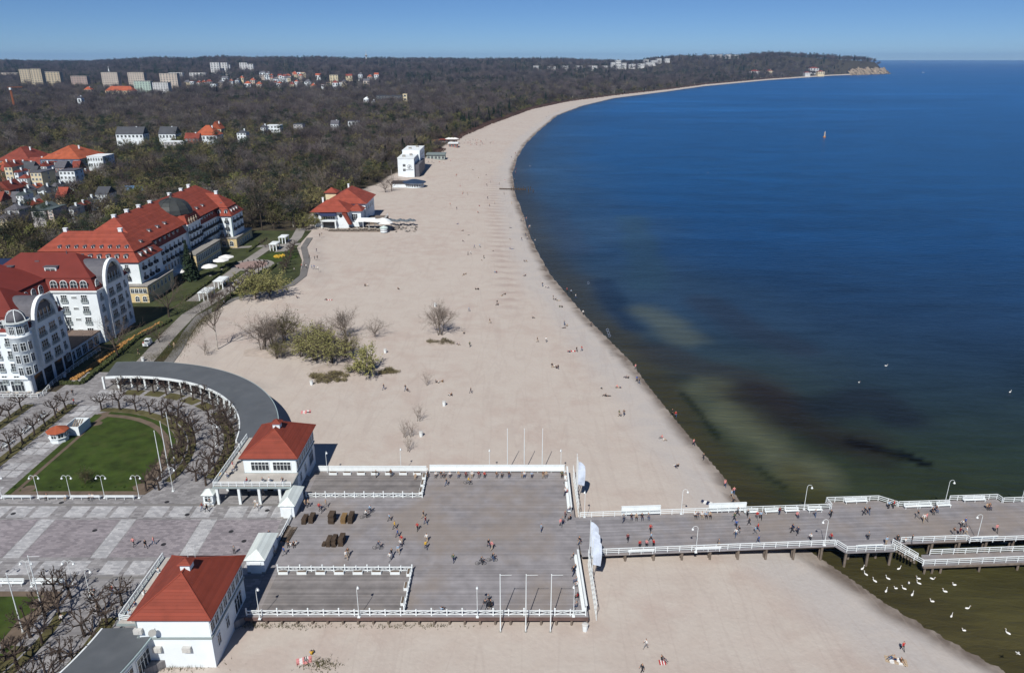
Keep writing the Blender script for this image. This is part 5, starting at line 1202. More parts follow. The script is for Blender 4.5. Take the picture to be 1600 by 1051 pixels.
# ---------------------------------------------------------------- trees
def rvec(r,s): return Vector((r.gauss(0,s),r.gauss(0,s),r.gauss(0,s)))
def sliver(b,a,d,L,w,mi=0,r=None):
    """thin double-sided twig: two crossed narrow triangles"""
    s1=d.cross(Vector((r.random()-.5,r.random()-.5,r.random()-.5)))
    if s1.length<1e-4: s1=Vector((1,0,0))
    s1.normalize(); e=a+d*L
    b.add([a-s1*w,a+s1*w,e],[(0,1,2)],mi)
def leafq(b,c,s,r,mi=0):
    u=Vector((r.gauss(0,1),r.gauss(0,1),r.gauss(0,1))).normalized(); v=u.orthogonal().normalized(); 
    b.add([c-u*s,c-v*s*.6,c+u*s,c+v*s*.6],[(0,1,2,3)],mi)
def gen_tree(seed,H,tr,fork=.3,limbs=6,subs=5,twigs=8,spread=.9,tw=.02,up=.5,leaves=0,leafsize=.16,rad=None,lean=0,multi=1):
    r=random.Random(seed); T=MB(); Cb=MB()
    for st in range(multi):
        b0=Vector((r.uniform(-.5,.5),r.uniform(-.5,.5),0)) if multi>1 else Vector((0,0,0))
        d0=Vector((r.uniform(-.3,.3)*(multi>1)+lean,r.uniform(-.3,.3)*(multi>1),1)).normalized()
        hh=H*fork*r.uniform(.85,1.15); p=b0; k=4; path=[(b0,tr)]
        for i in range(k):
            d=(d0+rvec(r,.06)).normalized(); q=p+d*hh/k; T.cyl(p-d*.02,q,tr*(1-.35*i/k),tr*(1-.35*(i+1)/k),7,cap=False); p=q
        top=p
        def branch(p,d,L,rad_,lvl):
            n=3; seg=L/n; pts=[]
            for i in range(n):
                d2=(d+rvec(r,.16)+Vector((0,0,.10*up))).normalized(); q=p+d2*seg
                Cb.cyl(p,q,rad_*(1-.25*i),rad_*(1-.25*(i+1)),5 if lvl==0 else 3,cap=False); pts.append((q,d2)); p=q; d=d2
            if lvl==0:
                for j in range(subs):
                    q,d2=pts[min(2,int(j*3/subs))]; nd=(d2+rvec(r,.55)*spread+Vector((0,0,.25*up))).normalized(); branch(q,nd,L*r.uniform(.45,.75),rad_*.4,1)
            else:
                for j in range(twigs):
                    q,d2=pts[j%3]; nd=(d2+rvec(r,.6)+Vector((0,0,.2*up))).normalized(); Lt=L*r.uniform(.35,.8)
                    sliver(Cb,q,nd,Lt,tw*1.3,0,r)
                    for m_ in range(2): 
                        a=q+nd*Lt*r.uniform(.3,.8); n3=(nd+rvec(r,.6)).normalized(); sliver(Cb,a,n3,Lt*.6,tw,0,r)
                    for m_ in range(leaves): leafq(Cb,q+nd*Lt*r.random()+rvec(r,.12*L*.4),leafsize*r.uniform(.6,1.3),r,1)
        n=limbs
        for i in range(n):
            a=2*PI*(i+r.random()*.6)/n; el=r.uniform(.25,1.1)*up+.2
            d=Vector((math.cos(a)*spread,math.sin(a)*spread,el+.3)).normalized() if i<n-1 else Vector((r.gauss(0,.1),r.gauss(0,.1),1)).normalized()
            z0=top+(d0*(-hh*.35*r.random() if i<n-1 else 0)); branch(z0,d,(H-hh)*r.uniform(.5,.68),tr*.5,0)
    return T,Cb
TREES={}
def tree_proto(key,T,Cb,mt,mc,smooth=False):
    TREES[key]=(T.mesh('trunk',mt),Cb.mesh('crown',mc))
def put_tree(name,key,x,y,z,sc,rz,label,group=None,cat='tree'):
    t=thing(name,label,cat,(x,y,z),rz,group); t.scale=(sc,sc,sc*rng.uniform(.92,1.08))
    a,c=TREES[key]; ob('trunk',a,t); ob('crown',c,t); return t
# clipped (pollarded) plaza trees: knobby arms
def pollard(seed):
    r=random.Random(seed); T=MB(); Cb=MB(); p=Vector((0,0,0)); tr=.2
    for i in range(3):
        q=p+Vector((r.gauss(0,.05),r.gauss(0,.05),.65)); T.cyl(p,q,tr*(1-.1*i),tr*(1-.1*(i+1)),8,cap=False); p=q
    n=r.randint(5,7)
    for i in range(n):
        a=2*PI*(i+r.random()*.5)/n; d=Vector((math.cos(a),math.sin(a),r.uniform(.45,1.0))).normalized(); L=r.uniform(.9,1.3)
        q=p+d*L; Cb.cyl(p-d*.1,q,.11,.075,6); Cb.lathe([(.05,-.12),(.13,-.03),(.12,.08),(.04,.15)],tuple(q),6)
        for j in range(r.randint(3,5)):
            d2=(d*.7+rvec(r,.5)+Vector((0,0,.35))).normalized(); L2=r.uniform(.55,1.0); q2=q+d2*L2
            Cb.cyl(q,q2,.06,.04,5,cap=False); Cb.lathe([(.03,-.08),(.1,0),(.09,.07),(.02,.12)],tuple(q2),5)
            for k in range(r.randint(2,4)):
                d3=(d2+rvec(r,.5)+Vector((0,0,.2))).normalized(); q3=q2+d3*r.uniform(.3,.6); Cb.cyl(q2,q3,.035,.025,4,cap=False)
                Cb.lathe([(.02,-.05),(.065,0),(.05,.05),(.01,.08)],tuple(q3),5)
                for m_ in range(3): sliver(Cb,q3,(d3+rvec(r,.5)).normalized(),.3,.012,0,r)
    return T,Cb
PB=mat('pollard_bark',(.06,.045,.037),.95,.25,1.5)
for k in range(5): tree_proto(f'pollard{k}',*pollard(100+k),PB,PB)
_pc=0
def pol(x,y,label,grp):
    global _pc; _pc+=1
    put_tree('clipped_tree',f'pollard{_pc%5}',x,y,2.96,rng.uniform(.92,1.18),rng.uniform(0,6.28),label,grp)
GP='clipped trees of the spa square'
def arow(r0,a0,a1,step,m,desc):
    n=int(abs(R(a1-a0))*r0/step)
    for i in range(n+1):
        q=arc(r0+rng.uniform(-.3,.3),a0+(a1-a0)*i/n,a0+(a1-a0)*i/n,1,m)[0]
        pol(q[0],q[1],f'bare clipped tree, {nth(i)} from the plaza in {desc}',GP)
for m in (False,True):
    s_='far' if not m else 'near'
    arow(36.0,-10,92,3.9,m,f'the {s_} row against the curved colonnade')
    arow(33.4,-8,40,4.1,m,f'the {s_} second row before the colonnade')
    arow(26.2,-18,92,4.0,m,f'the {s_} row round the curved lawn edge')
    arow(28.6,-16,58,4.3,m,f'the {s_} second row round the lawn')
for i in range(8): pol(-102,126+i*4.0,f'bare clipped tree in the straight row left of the kiosk, {nth(i)} from the camera',GP)
for i in range(8): pol(-112.2,126+i*4.0,f'bare clipped tree in the row before the white hotel terrace, {nth(i)} from the camera',GP)
# garden row of small clipped trees by the grand hotel
for i in range(12): pol(-95.5+1.2*math.sin(i*.4)+(i>8)*(i-8)*.6,232+i*3.9,f'dark clipped tree in the garden row beside the beach walk, {nth(i)} from the camera','clipped trees of the hotel garden')
for i in range(8): pol(-85.5-.9*i,270+i*5.2,f'dark clipped tree in the curved garden row, {nth(i)} from the camera','clipped trees of the hotel garden')
# natural trees
tree_proto('bareA',*gen_tree(1,12,.26,.28,7,6,8,.9,.016,.6),BARK,TWIG)
tree_proto('bareB',*gen_tree(2,11,.22,.22,8,6,9,1.1,.018,.55),BARK,TWIG)
tree_proto('bareC',*gen_tree(3,13,.25,.35,8,6,9,1.0,.016,.5),BARKG,TWIGG)
tree_proto('multi',*gen_tree(4,8.5,.11,.34,5,5,8,1.15,.017,.55,multi=5),BARKG,TWIGG)
tree_proto('multibud',*gen_tree(5,8,.11,.3,5,5,7,1.15,.017,.5,leaves=3,leafsize=.14,multi=5),BARK,[TWIG,LEAFY])
tree_proto('bud',*gen_tree(6,8,.18,.2,8,7,9,1.15,.016,.45,leaves=6,leafsize=.17),BARK,[TWIG,LEAFY])
tree_proto('sapling',*gen_tree(8,5,.07,.25,5,3,4,.7,.012,1.0,multi=2),BARKG,TWIGG)
tree_proto('birch',*gen_tree(9,15,.19,.45,7,5,8,.6,.016,.6,leaves=1,leafsize=.1),mat('birch_bark',(.4,.37,.33),.9,.35,2),[TWIG,LEAFO])
def conifer(seed,H,rad,n):
    r=random.Random(seed); T=MB(); Cb=MB(); T.cyl((0,0,0),(0,0,H*.9),H*.018,.02,6)
    for i in range(n):
        z=H*(.08+.92*r.random()**1.1); rr=rad*(1-z/H)*r.uniform(.75,1.05)+.1; a=r.random()*2*PI; d=Vector((math.cos(a),math.sin(a),-.25)); p=Vector((0,0,z))
        for k in range(3):
            c=p+d*rr*(.35+.3*k); leafq(Cb,c+rvec(r,.12),rr*.18+.16,r)
    return T,Cb
tree_proto('spruce',*conifer(11,13,2.6,620),BARK,LEAFD)
def pine(seed,H):
    r=random.Random(seed); T=MB(); Cb=MB(); T.cyl((0,0,0),(.2,.1,H*.75),.22,.1,7)
    for i in range(14):
        c=Vector((r.gauss(0,1.5),r.gauss(0,1.5),H*r.uniform(.55,.98))); Cb.cyl((.15,.08,c.z-1.2),tuple(c),.07,.03,4)
        for k in range(60): leafq(Cb,c+Vector((r.gauss(0,.7),r.gauss(0,.7),r.gauss(0,.35))),.2,r)
    return T,Cb
tree_proto('pine',*pine(12,12),BARK,LEAFD)
N=lambda px,py,z=None:(lambda p:(p[0],p[1],gz(*p)-.05))(W(px,py,1.8 if z is None else z))
for nm,key,px,py,sc,lab in [
 ('bare_tree','birch',340,545,.95,'tall birch with pale trunk on the dune between promenade and beach'),
 ('bare_tree','sapling',318,556,1.1,'thin bare shrub tree left of the tall birch'),
 ('bare_tree','sapling',326,557,.9,'low bare sapling just left of the birch foot'),
 ('budding_tree','multi',411,546,1.15,'many-stemmed bare tree clump on sand right of the birch'),
 ('budding_tree','multibud',445,534,1.05,'budding pale green tree clump behind the many-stemmed bare clump'),
 ('budding_tree','multibud',433,559,.65,'small yellow-green bush tree in front of the many-stemmed clump'),
 ('budding_tree','multibud',492,562,1.15,'wide leaning budding tree clump on the left of the sandy island'),
 ('budding_tree','multibud',518,566,1.05,'leaning budding tree clump in the middle of the sandy island'),
 ('budding_tree','multibud',470,556,.75,'low budding bush at the left tip of the sandy island'),
 ('budding_tree','multibud',540,557,.8,'budding bush behind the bright yellow-green tree'),
 ('bare_tree','multi',508,549,.8,'grey bare bush in the middle back of the sandy island'),
 ('bare_tree','multi',428,541,.95,'bare round clump touching the many-stemmed clump on its right'),
 ('bare_tree','multi',498,540,.85,'thin bare tree behind the sandy island clump'),
 ('bare_tree','multi',541,526,.95,'bare spreading tree beyond the sandy island'),
 ('bare_tree','bareB',586,525,.55,'small bare round tree standing alone right of the spreading tree'),
 ('budding_tree','bud',576,584,.95,'bright yellow-green round tree at the right of the sandy island'),
 ('budding_tree','bud',553,583,.42,'small yellow-green bush left of the bright round tree'),
 ('bare_tree','multi',688,522,1.05,'lone bare many-stemmed tree on its own mound in mid beach'),
 ('bare_tree','sapling',670,601,1.0,'small bare sapling on the open sand right of the island'),
 ('bare_tree','sapling',655,655,1.15,'bare sapling farthest of the thin row behind the deck'),
 ('bare_tree','sapling',645,682,1.1,'bare sapling in the middle of the thin row behind the deck'),
 ('bare_tree','sapling',636,705,1.05,'bare sapling nearest the deck in the thin row'),
 ('bare_tree','sapling',630,683,1.0,'bare sapling left of the thin row behind the deck'),
 ('budding_tree','bud',400,470,1.3,'large round yellow-green tree where garden meets beach'),
 ('budding_tree','bud',422,466,1.15,'round yellow-green tree right of the large one where garden meets beach'),
 ('bare_tree','bareA',265,500,.95,'tall bare tree on the grass before the ochre corner of the grand hotel'),
 ('bare_tree','bareA',185,563,.95,'wide bare tree before the shaded side of the white hotel'),
 ('bare_tree','bareB',250,540,.55,'small dark tree beside the promenade hedge'),
 ('bare_tree','bareB',332,482,.6,'brown twiggy tree beside the near garden pavilion'),
 ('conifer','spruce',299,442,.95,'dark pointed conifer before the grand hotel veranda'),
 ('conifer','spruce',306,440,.7,'shorter dark conifer right of the pointed one before the veranda'),
 ('conifer','pine',455,357,.95,'dark pine at the garden end left of the beach restaurant'),
 ('conifer','pine',462,362,.75,'smaller dark pine beside the garden end pine'),
 ('budding_tree','bud',478,362,1.0,'olive round tree between pines and beach restaurant'),
 ('budding_tree','bud',492,358,.9,'olive tree against the left wall of the beach restaurant'),
 ('bare_tree','birch',408,352,1.25,'tall pale-trunked bare tree behind the far wing of the grand hotel'),
 ('bare_tree','bareC',506,318,1.5,'large pale round bare tree behind the beach restaurant'),
 ('bare_tree','bareC',565,284,1.5,'large pale round bare tree left of the white beach hotel'),
 ('bare_tree','bareB',602,300,.75,'bare tree on sand before the round pavilion, left one'),
 ('bare_tree','bareA',612,298,.8,'bare tree on sand before the round pavilion, right one'),
 ('bare_tree','bareA',350,395,.6,'small bare tree on the garden lawn before the far wing'),
 ('budding_tree','bud',136,762,.36,'small blossoming tree at the plaza edge of the far lawn'),
 ('bare_tree','bareB',415,390,.45,'round dark shrub tree left of the far garden pavilions'),
]:
    x,y=W(px,py,1.8); sc*={'multi':1.15,'multibud':1.2,'sapling':.78,'bud':1.15,'birch':1.25}.get(key,1.2); put_tree(nm,key,x,y,max(gz(x,y),2.95 if (x<-64 and y<170) else 0)-.05,sc,rng.uniform(0,6),lab)
# low dune shrubs
def shrub(label,px,py,rx,ry,h,n,mats,seed):
    r=random.Random(seed); x,y=W(px,py,1.8); b=MB(); z0=gz(x,y)-.05
    cl=[]
    for i in range(max(6,n//70)):
        a=r.random()*2*PI; q=math.sqrt(r.random()); cl.append((x+rx*q*math.cos(a),y+ry*q*math.sin(a),r.uniform(.45,1.1),h*r.uniform(.45,1.15)*(1-.4*q)))
    for i in range(n):
        cx_,cy_,cr,ch=r.choice(cl); ex=cx_+r.gauss(0,cr*.55); ey=cy_+r.gauss(0,cr*.55); hh=ch*r.uniform(.5,1.1)
        d=Vector((r.gauss(0,.35),r.gauss(0,.35),1)).normalized(); p=Vector((ex,ey,z0)); sliver(b,p,d,hh,.03,0,r)
        for k in range(3): sliver(b,p+d*hh*r.uniform(.3,.8),(d+rvec(r,.5)).normalized(),hh*.45,.022,0,r)
        for k in range(2): leafq(b,p+d*hh*r.uniform(.35,1)+rvec(r,.12),.12,r,1)
    t=thing('dune_shrub',label,'shrub',(x,y,z0)); b.build('foliage',mats,t)
shrub('wide low olive-brown shrub at the front of the sandy island',513,590,5.2,3.2,1.9,1700,[TWIG,mat('shrub_olive',(.2,.175,.08),.9,.35,.8)],21)
shrub('low olive-brown shrub under the right end of the sandy island',606,579,2.2,1.8,1.5,600,[TWIG,mat('shrub_olive',(0,0,0))],22)
shrub('low brown shrub at the foot of the lone bare tree in mid beach',688,532,3.6,2.2,1.4,800,[TWIG,mat('shrub_brown',(.18,.155,.1),.9,.35,.8)],23)
def dune(px,py,rx,ry,h,name='sand_mound'):
    x,y=W(px,py,1.8); b=MB(); n=28; k=7
    for j in range(k+1):
        q=j/k
        for i in range(n):
            a=2*PI*i/n; w_=1+.12*math.sin(3*a+px)+.07*math.sin(7*a); X_=x+rx*q*w_*math.cos(a); Y_=y+ry*q*w_*math.sin(a)
            b.v.append((X_,Y_,gz(X_,Y_)-.12+(h+.12)*(math.cos(PI*q)+1)/2))
    for j in range(k):
        for i in range(n): b.f.append((j*n+i,(j+1)*n+i,(j+1)*n+(i+1)%n,j*n+(i+1)%n)); b.m.append(0)
    o=b.build(name,mat('dune_sand',(.40,.345,.30),.95,.12,.7,.06,2),None,True); o['kind']='structure'
dune(535,578,13,7,.35); dune(688,534,5.5,3.4,.3); dune(425,548,11,8,.35)
tuft=[]
def grass_stuff():
    r=random.Random(5); b=MB()
    for (px,py,rx,ry,n) in [(272,548,3,10,2600),(292,528,2.6,9,2200),(318,505,2.4,9,1600),(245,562,6,3,700),(500,1034,2.5,1.2,260),(270,1036,6,1.2,500),(430,975,9,.6,260),(640,975,9,.5,160)]:
        x,y=W(px,py,2); 
        for i in range(n):
            X_=x+rx*r.gauss(0,.5); Y_=y+ry*r.gauss(0,.5); 
            sliver(b,Vector((X_,Y_,gz(X_,Y_)-.03)),Vector((r.gauss(0,.4),r.gauss(0,.4),1)).normalized(),r.uniform(.3,.75),.045,0,r)
    o=b.build('dune_grass',GRASSB,None); tag(o,'dry dune grass growing at the edges of the sand','grass',kind='stuff')
grass_stuff()
# ---------------------------------------------------------------- woods
WP=[]   # prototypes of the wood, seen at distance: coarser twigs
def wood_proto(nm,T,Cb,mt,mc): WP.append((T.mesh('trunk',mt),Cb.mesh('crown',mc),nm))
wood_proto('bare',*gen_tree(31,14,.24,.3,8,7,10,1.0,.06,.55),BARKG,TWIGP)
wood_proto('bare',*gen_tree(32,15,.24,.38,8,7,10,.85,.06,.7),BARKG,TWIGP)
wood_proto('bare',*gen_tree(33,13,.22,.3,8,7,10,1.1,.06,.5),BARK,perobj(mat('brown_twigs',(.092,.074,.058),.95,.3,.02),.6,1.5))
wood_proto('bare',*gen_tree(34,14,.22,.32,7,6,8,.9,.05,.6),mat('birch_bark',(0,0,0)),perobj(mat('grey_twigs',(.12,.108,.1),.95,.3,.02),.6,1.4))
wood_proto('olive',*gen_tree(35,12,.22,.28,7,6,7,1.0,.045,.55,leaves=3,leafsize=.32),BARK,[TWIG,perobj(mat('olive_wood_leaves',(.135,.125,.05),.85,.35,.1),.6,1.4)])
wood_proto('green',*gen_tree(36,11,.22,.25,7,6,7,1.0,.045,.5,leaves=4,leafsize=.34),BARK,[TWIG,perobj(mat('spring_green_leaves',(.105,.115,.032),.85,.35,.1),.5,1.4)])
wood_proto('conifer',*conifer(37,15,3.0,700),BARK,LEAFD)
wood_proto('conifer',*pine(38,15),BARK,mat('pine_needles',(.026,.038,.02),.85,.4,.1))
# ---------------------------------------------------------------- town and far buildings
def house(label,px,py,wp,hp,d,wallm,roofm,rtype='gable',rh=.45,rows=2,cols=3,axis='x',name='house',cat='house',side=True,clearr=1.0,lift=9,pos=None):
    x,y,z=pos or WT(px,py,lift)
    if pos: lift=0
    k=depth(x,y,z)/FPX; w_=wp*k; h=hp*k*1.03
    t=thing(name,label,cat,(x,y,z)); z0_=z-.4; z+=lift
    part(t,'wall',wallm,lambda b:b.bx(x-w_/2,x+w_/2,y,y+d,z0_,z+h))
    e=.35
    if rtype=='flat': part(t,'roof',roofm,lambda b:b.bx(x-w_/2-.2,x+w_/2+.2,y-.2,y+d+.2,z+h,z+h+.5))
    elif rtype=='hip': part(t,'roof',roofm,lambda b:hip(b,x-w_/2-e,x+w_/2+e,y-e,y+d+e,z+h,z+h+rh*min(w_,d),'x' if w_>d else 'y'))
    else:
        part(t,'roof',roofm,lambda b:hip(b,x-w_/2-e,x+w_/2+e,y-e,y+d+e,z+h,z+h+rh*(d if axis=='x' else w_),axis,-.01))
        if axis=='y': 
            a=rh*w_; part(t,'gable',wallm,lambda b:b.add([(x-w_/2,y-.02,z+h),(x+w_/2,y-.02,z+h),(x,y-.02,z+h+a*.97)],[(0,1,2)]))
    wh=h/rows*.5; ww=w_/cols*.5
    for r_ in range(rows):
        for c_ in range(cols): win(t,x-w_/2+w_*(c_+.5)/cols,y,z+h*(r_+.32)/rows,ww,wh,SO,1)
        if side:
            for c_ in range(max(1,cols//2)): win(t,x+w_/2,y+d*(c_+.5)/max(1,cols//2),z+h*(r_+.32)/rows,min(ww,d*.3),wh,EA,1)
    if rtype!='flat': chimney(t,x+w_*.2,y+d*.5,z+h+rh*min(w_,d)*.8,1.2,.9)
    BUILD.append((x,y+d/2,max(w_,d)*.62*clearr+2)); BUILD.append((x,y-9,w_*.5+2))
    return t
PINKW=mat('pale_pink_render',(.55,.46,.42),.85,.08,.3); GREYW=mat('grey_render',(.42,.41,.42),.85,.08,.3); BRKW=mat('red_brick_wall',(.22,.09,.06),.9,.15,.4); BLUEG=mat('blue_grey_cladding',(.1,.13,.2),.6,.1,.3); DKRF=mat('dark_slate_roof',(.06,.065,.075),.7,.15,.3); GRNR=mat('green_grey_roof',(.09,.115,.115),.6,.1,.3)
OT='old town houses at the left edge'
for a in [
 ('large orange-red hipped roof hall above blue-grey end wall at upper left',96,262,62,13,34,BLUEG,ROOFO,'hip',.28,1,5),
 ('brown-red barn-roofed market hall at the left edge of the town',22,258,52,7,30,DKRF,ROOFD,'hip',.35,1,4),
 ('cream gabled town house with stepped front near the left edge',17,282,12,20,12,CREAM,ROOFD,'gable',.6,3,2,'y'),
 ('white narrow town house right of the cream gabled one',29,288,6,18,10,WALLW,ROOFD,'gable',.5,3,1,'y'),
 ('small white house with dark red roof and porch in the old town',38,292,13,13,9,WALLW,ROOFD,'hip',.4,2,3),
 ('tall cream apartment house with flat roof in the old town',60,291,17,20,14,CREAM,SLATE,'flat',0,3,3),
 ('dark house with bright red roof beside the white gable house',82,262,18,9,10,DKRF,ROOF2,'gable',.5,1,3),
 ('white gabled house with pale roof below the red roofs',70,270,9,10,9,WALLW,ROOFD,'gable',.6,2,2,'y'),
 ('brick town house with white arched gable',96,277,14,14,10,BRKW,SLATE,'gable',.4,2,3),
 ('white balconied house half hidden by trees below the brick house',108,288,24,20,10,WALLW,SLATE,'flat',0,3,4),
 ('white flat-roofed building standing clear at the town edge',151,262,24,16,16,WALLW,WHITE,'flat',0,2,6),
 ('house with steep dark red roof at the left picture edge',8,312,22,14,12,BRKW,ROOFD,'gable',.6,2,2,'y'),
 ('white house with grey-green roof left of the green trees',33,318,11,12,9,WALLW,GRNR,'gable',.4,2,2,'y'),
 ('ochre house with red roof at the left picture edge',-4,325,14,10,9,YELL,ROOFD,'gable',.5,2,2),
 ('grey house with dark green roof in front of the town trees',62,342,22,13,12,GREYW,GRNR,'gable',.35,1,2,'y'),
 ('white narrow end house with pink balconies right of the green-roofed house',81,342,8,14,12,PINKW,GRNR,'flat',0,3,1),
 ('grey villa with lilac-grey roof at the left edge above the trees',20,337,22,9,10,GREYW,SLATE,'hip',.35,1,3),
 ('pale house with round grey roof cut by the left edge',4,350,16,9,10,CREAM,SLATE,'hip',.3,1,2),
 ('white house with dark roof among trees right of the green-roofed house',110,335,12,8,10,WALLW,DKRF,'hip',.3,1,2),
 ('white house half hidden behind bare trees left of the grand hotel roof',160,314,18,10,10,WALLW,DKRF,'gable',.35,2,4),
 ('red-roofed low house at the left edge below the market hall',10,276,16,8,9,BRKW,ROOF2,'gable',.5,1,2),
 ('dark-roofed long house in the middle of the old town',42,270,20,6,9,BRKW,DKRF,'gable',.5,1,4),
 ('red-roofed row between the dark long house and the orange hall',58,262,26,5,9,BRKW,ROOFD,'gable',.5,1,4),
]:
    o=house(*a,lift=4); o['group']=OT
ro=random.Random(61); spots=[(4,266),(30,265),(52,281),(76,279),(90,286),(24,300),(48,303),(6,296),(66,304),(86,300),(20,322),(46,327),(100,262),(118,272),(128,280),(36,308),(96,318),(122,330),(136,322),(60,318)]
for i,(px,py) in enumerate(sorted(spots)):
    o=house(f'small house crowded among the old town roofs, {nth(i)} from the left',px,py,ro.uniform(8,15),ro.uniform(5,10),10,[WALLW,CREAM,BRKW,GREYW,PINKW][ro.randrange(5)],[ROOF2,ROOFD,ROOFO,DKRF,GRNR,SLATE][ro.randrange(6)],['gable','hip','gable'][ro.randrange(3)],.5,2,2,'xy'[ro.randrange(2)],lift=3,clearr=.7); o['group']=OT
BL=mat('blue_sheet',(.12,.25,.45),.6,.15,.3)
x,y,z=WT(226,298); t=thing('blue_court','pale blue sports court screens behind bare trees','fence',(x,y,z)); part(t,'screen',BL,lambda b:b.bx(x-14,x+5,y,y+.3,z,z+3)); part(t,'screen',BL,lambda b:b.bx(x+7,x+16,y+6,y+6.3,z,z+3)); BUILD.append((x,y-6,14))
MT='houses in the middle wood'
for a in [
 ('long house row with dark grey roof and white gables in the middle wood, left one',203,217,42,7,12,WALLW,DKRF,'gable',.5,1,7),
 ('house row with dark grey roof and white gables in the middle wood, right one',262,218,26,8,12,WALLW,DKRF,'gable',.5,1,5),
 ('large house with bright red hipped roofs in the middle wood',322,220,34,8,16,WALLW,ROOFO,'hip',.5,1,6),
 ('red-roofed house with gable just above the large red roof',338,208,16,6,10,CREAM,ROOFO,'gable',.7,1,3,'y'),
 ('long low brown-roofed house left of the large red roof',300,221,22,4,9,BRKW,ROOFD,'gable',.5,1,4),
 ('white villa at the right of the large red roof',378,217,14,9,9,WALLW,DKRF,'hip',.3,2,3),
 ('low white-roofed row below the red roofs',272,226,32,4,8,GREYW,WHITE,'flat',0,1,6),
 ('white modern villa among trees in the middle wood',428,206,20,9,10,WALLW,WHITE,'flat',0,2,4),
 ('grey villa with flat roof right of the white modern villa',466,203,14,8,10,GREYW,DKRF,'flat',0,2,3),
 ('small white house left of the modern villas',412,208,8,8,8,WALLW,SLATE,'gable',.5,2,2,'y'),
 ('long black-roofed building beside a pale tower in the far wood',608,155,40,5,22,DKRF,DKRF,'flat',0,1,8),
 ('pale square tower at the right end of the black-roofed building',633,158,6.5,10,9,CREAM,CREAM,'flat',0,2,1),
 ('white little house left of the black-roofed building',572,161,7,6,8,WALLW,WHITE,'hip',.4,1,2),
 ('white little house between the black-roofed building and the small white house',583,163,5,4,8,WALLW,SLATE,'gable',.5,1,1,'y'),
 ('white house peeping between trunks below the far wood',552,196,16,6,10,WALLW,SLATE,'flat',0,1,3),
 ('white house left of the one peeping between trunks',523,199,12,5,9,WALLW,SLATE,'gable',.4,1,3),
 ('white gabled house at the foot of the high-rises',125,162,6,8,9,WALLW,SLATE,'gable',.6,1,1,'y'),
 ('long orange-red roof at the foot of the pale green tower blocks',187,146,44,4,18,CREAM,ROOFO,'hip',.5,1,8),
 ('small red-roofed house left of the long orange-red roof',137,143,11,3,12,CREAM,ROOFO,'hip',.5,1,2),
]:
    o=house(*a,clearr=.9); o['group']=MT
HB=mat('beige_panel',(.46,.39,.27),.85,.1,.1); HP=mat('pinkish_panel',(.36,.27,.23),.85,.1,.1); HM=mat('mint_panel',(.38,.5,.43),.85,.1,.1); HW=mat('white_panel',(.55,.56,.56),.85,.1,.1); HC=mat('sand_panel',(.5,.43,.36),.85,.1,.1)
HG='tower blocks below the wooded hills'
for lab,px,py,wp,hp,m,r_,c_ in [
 ('beige slab block farthest left of the tower blocks, left part',42,132,16,22,HB,8,4),('beige slab block farthest left of the tower blocks, middle part',60,134,17,24,HB,8,4),('beige slab block farthest left of the tower blocks, right part',84,132,24,18,HB,7,5),
 ('pinkish low tower block between beige slab and pointed-roof tower',125,133,25,13,HP,5,6),('beige tower block with a white church spire behind it',174,136,25,21,HC,8,7),('sand-coloured tower block left of the mint block',215,136,25,21,HC,8,7),
 ('pale mint tower block with white front',224,143,26,15,HM,6,6),('white and pale blue block right of the mint block',252,144,24,14,HW,6,6),('sand-coloured tower block with shaded side right of the white-blue block',266,140,27,23,HC,9,6),
 ('white low block with flat roof on the hill foot left',275,121,21,7,HW,3,5),('white low block with flat roof on the hill foot right',309,120,25,6,HW,3,5),('white tower on the hill foot, left of a pair',337,114,14,15,HW,6,3),('white tower on the hill foot, right of a pair',350,113,13,14,HW,6,3),('white low block right of the white tower pair',356,111,8,9,HW,4,2),('white tower block of the farther pair, left',381,110,12,11,HW,5,3),('white tower block of the farther pair, right',392,112,9,11,HW,5,2),('long pale block at the far left edge',14,118,30,4,HC,2,6)]:
    o=house(lab,px,py,wp,hp,16 if wp>14 else 12,m,CONC,'flat',0,r_,c_,name='tower_block',cat='apartment block'); o['group']=HG
x,y,z=WT(172,122); t=thing('church_spire','white pointed church spire behind a beige tower block','spire',(x,y,z)); part(t,'spire',WHITE,lambda b:b.lathe([(6,0),(5,12),(.3,36)],(x,y,z),8)); part(t,'cross',WHITE,lambda b:(b.bx(x-.3,x+.3,y-.3,y+.3,z+36,z+41),b.bx(x-1.4,x+1.4,y-.3,y+.3,z+38.5,z+39.2)))
VG='small villas at the foot of the wooded hills'
rv=random.Random(44); n_=0
for lab0,xs_,ys_,num in (('right of the sand-coloured tower',(288,400),(126,136),13),('in the sunny hillside suburb',(404,475),(117,135),24),('at the right end of the hillside suburb',(478,592),(121,140),14)):
    for i in range(num):
        px=xs_[0]+(xs_[1]-xs_[0])*(i+.5)/num+rv.uniform(-2,2); py=rv.uniform(*ys_)
        o=house(f'small villa {lab0}, {nth(i)} from the left',px,py,rv.uniform(5,10),rv.uniform(2.5,5),12,[WALLW,CREAM,WALLW,HC][rv.randrange(4)],[ROOFO,ROOFD,SLATE,ROOFO][rv.randrange(4)],['hip','gable','hip','flat'][rv.randrange(4)],.5,1,2,name='villa',side=False); o['group']=VG
o=house('cream tower block standing above the right end of the hillside suburb',522,127,13,9,14,CREAM,CONC,'flat',0,4,3,name='tower_block',cat='apartment block')
FG_='far white town by the bay'
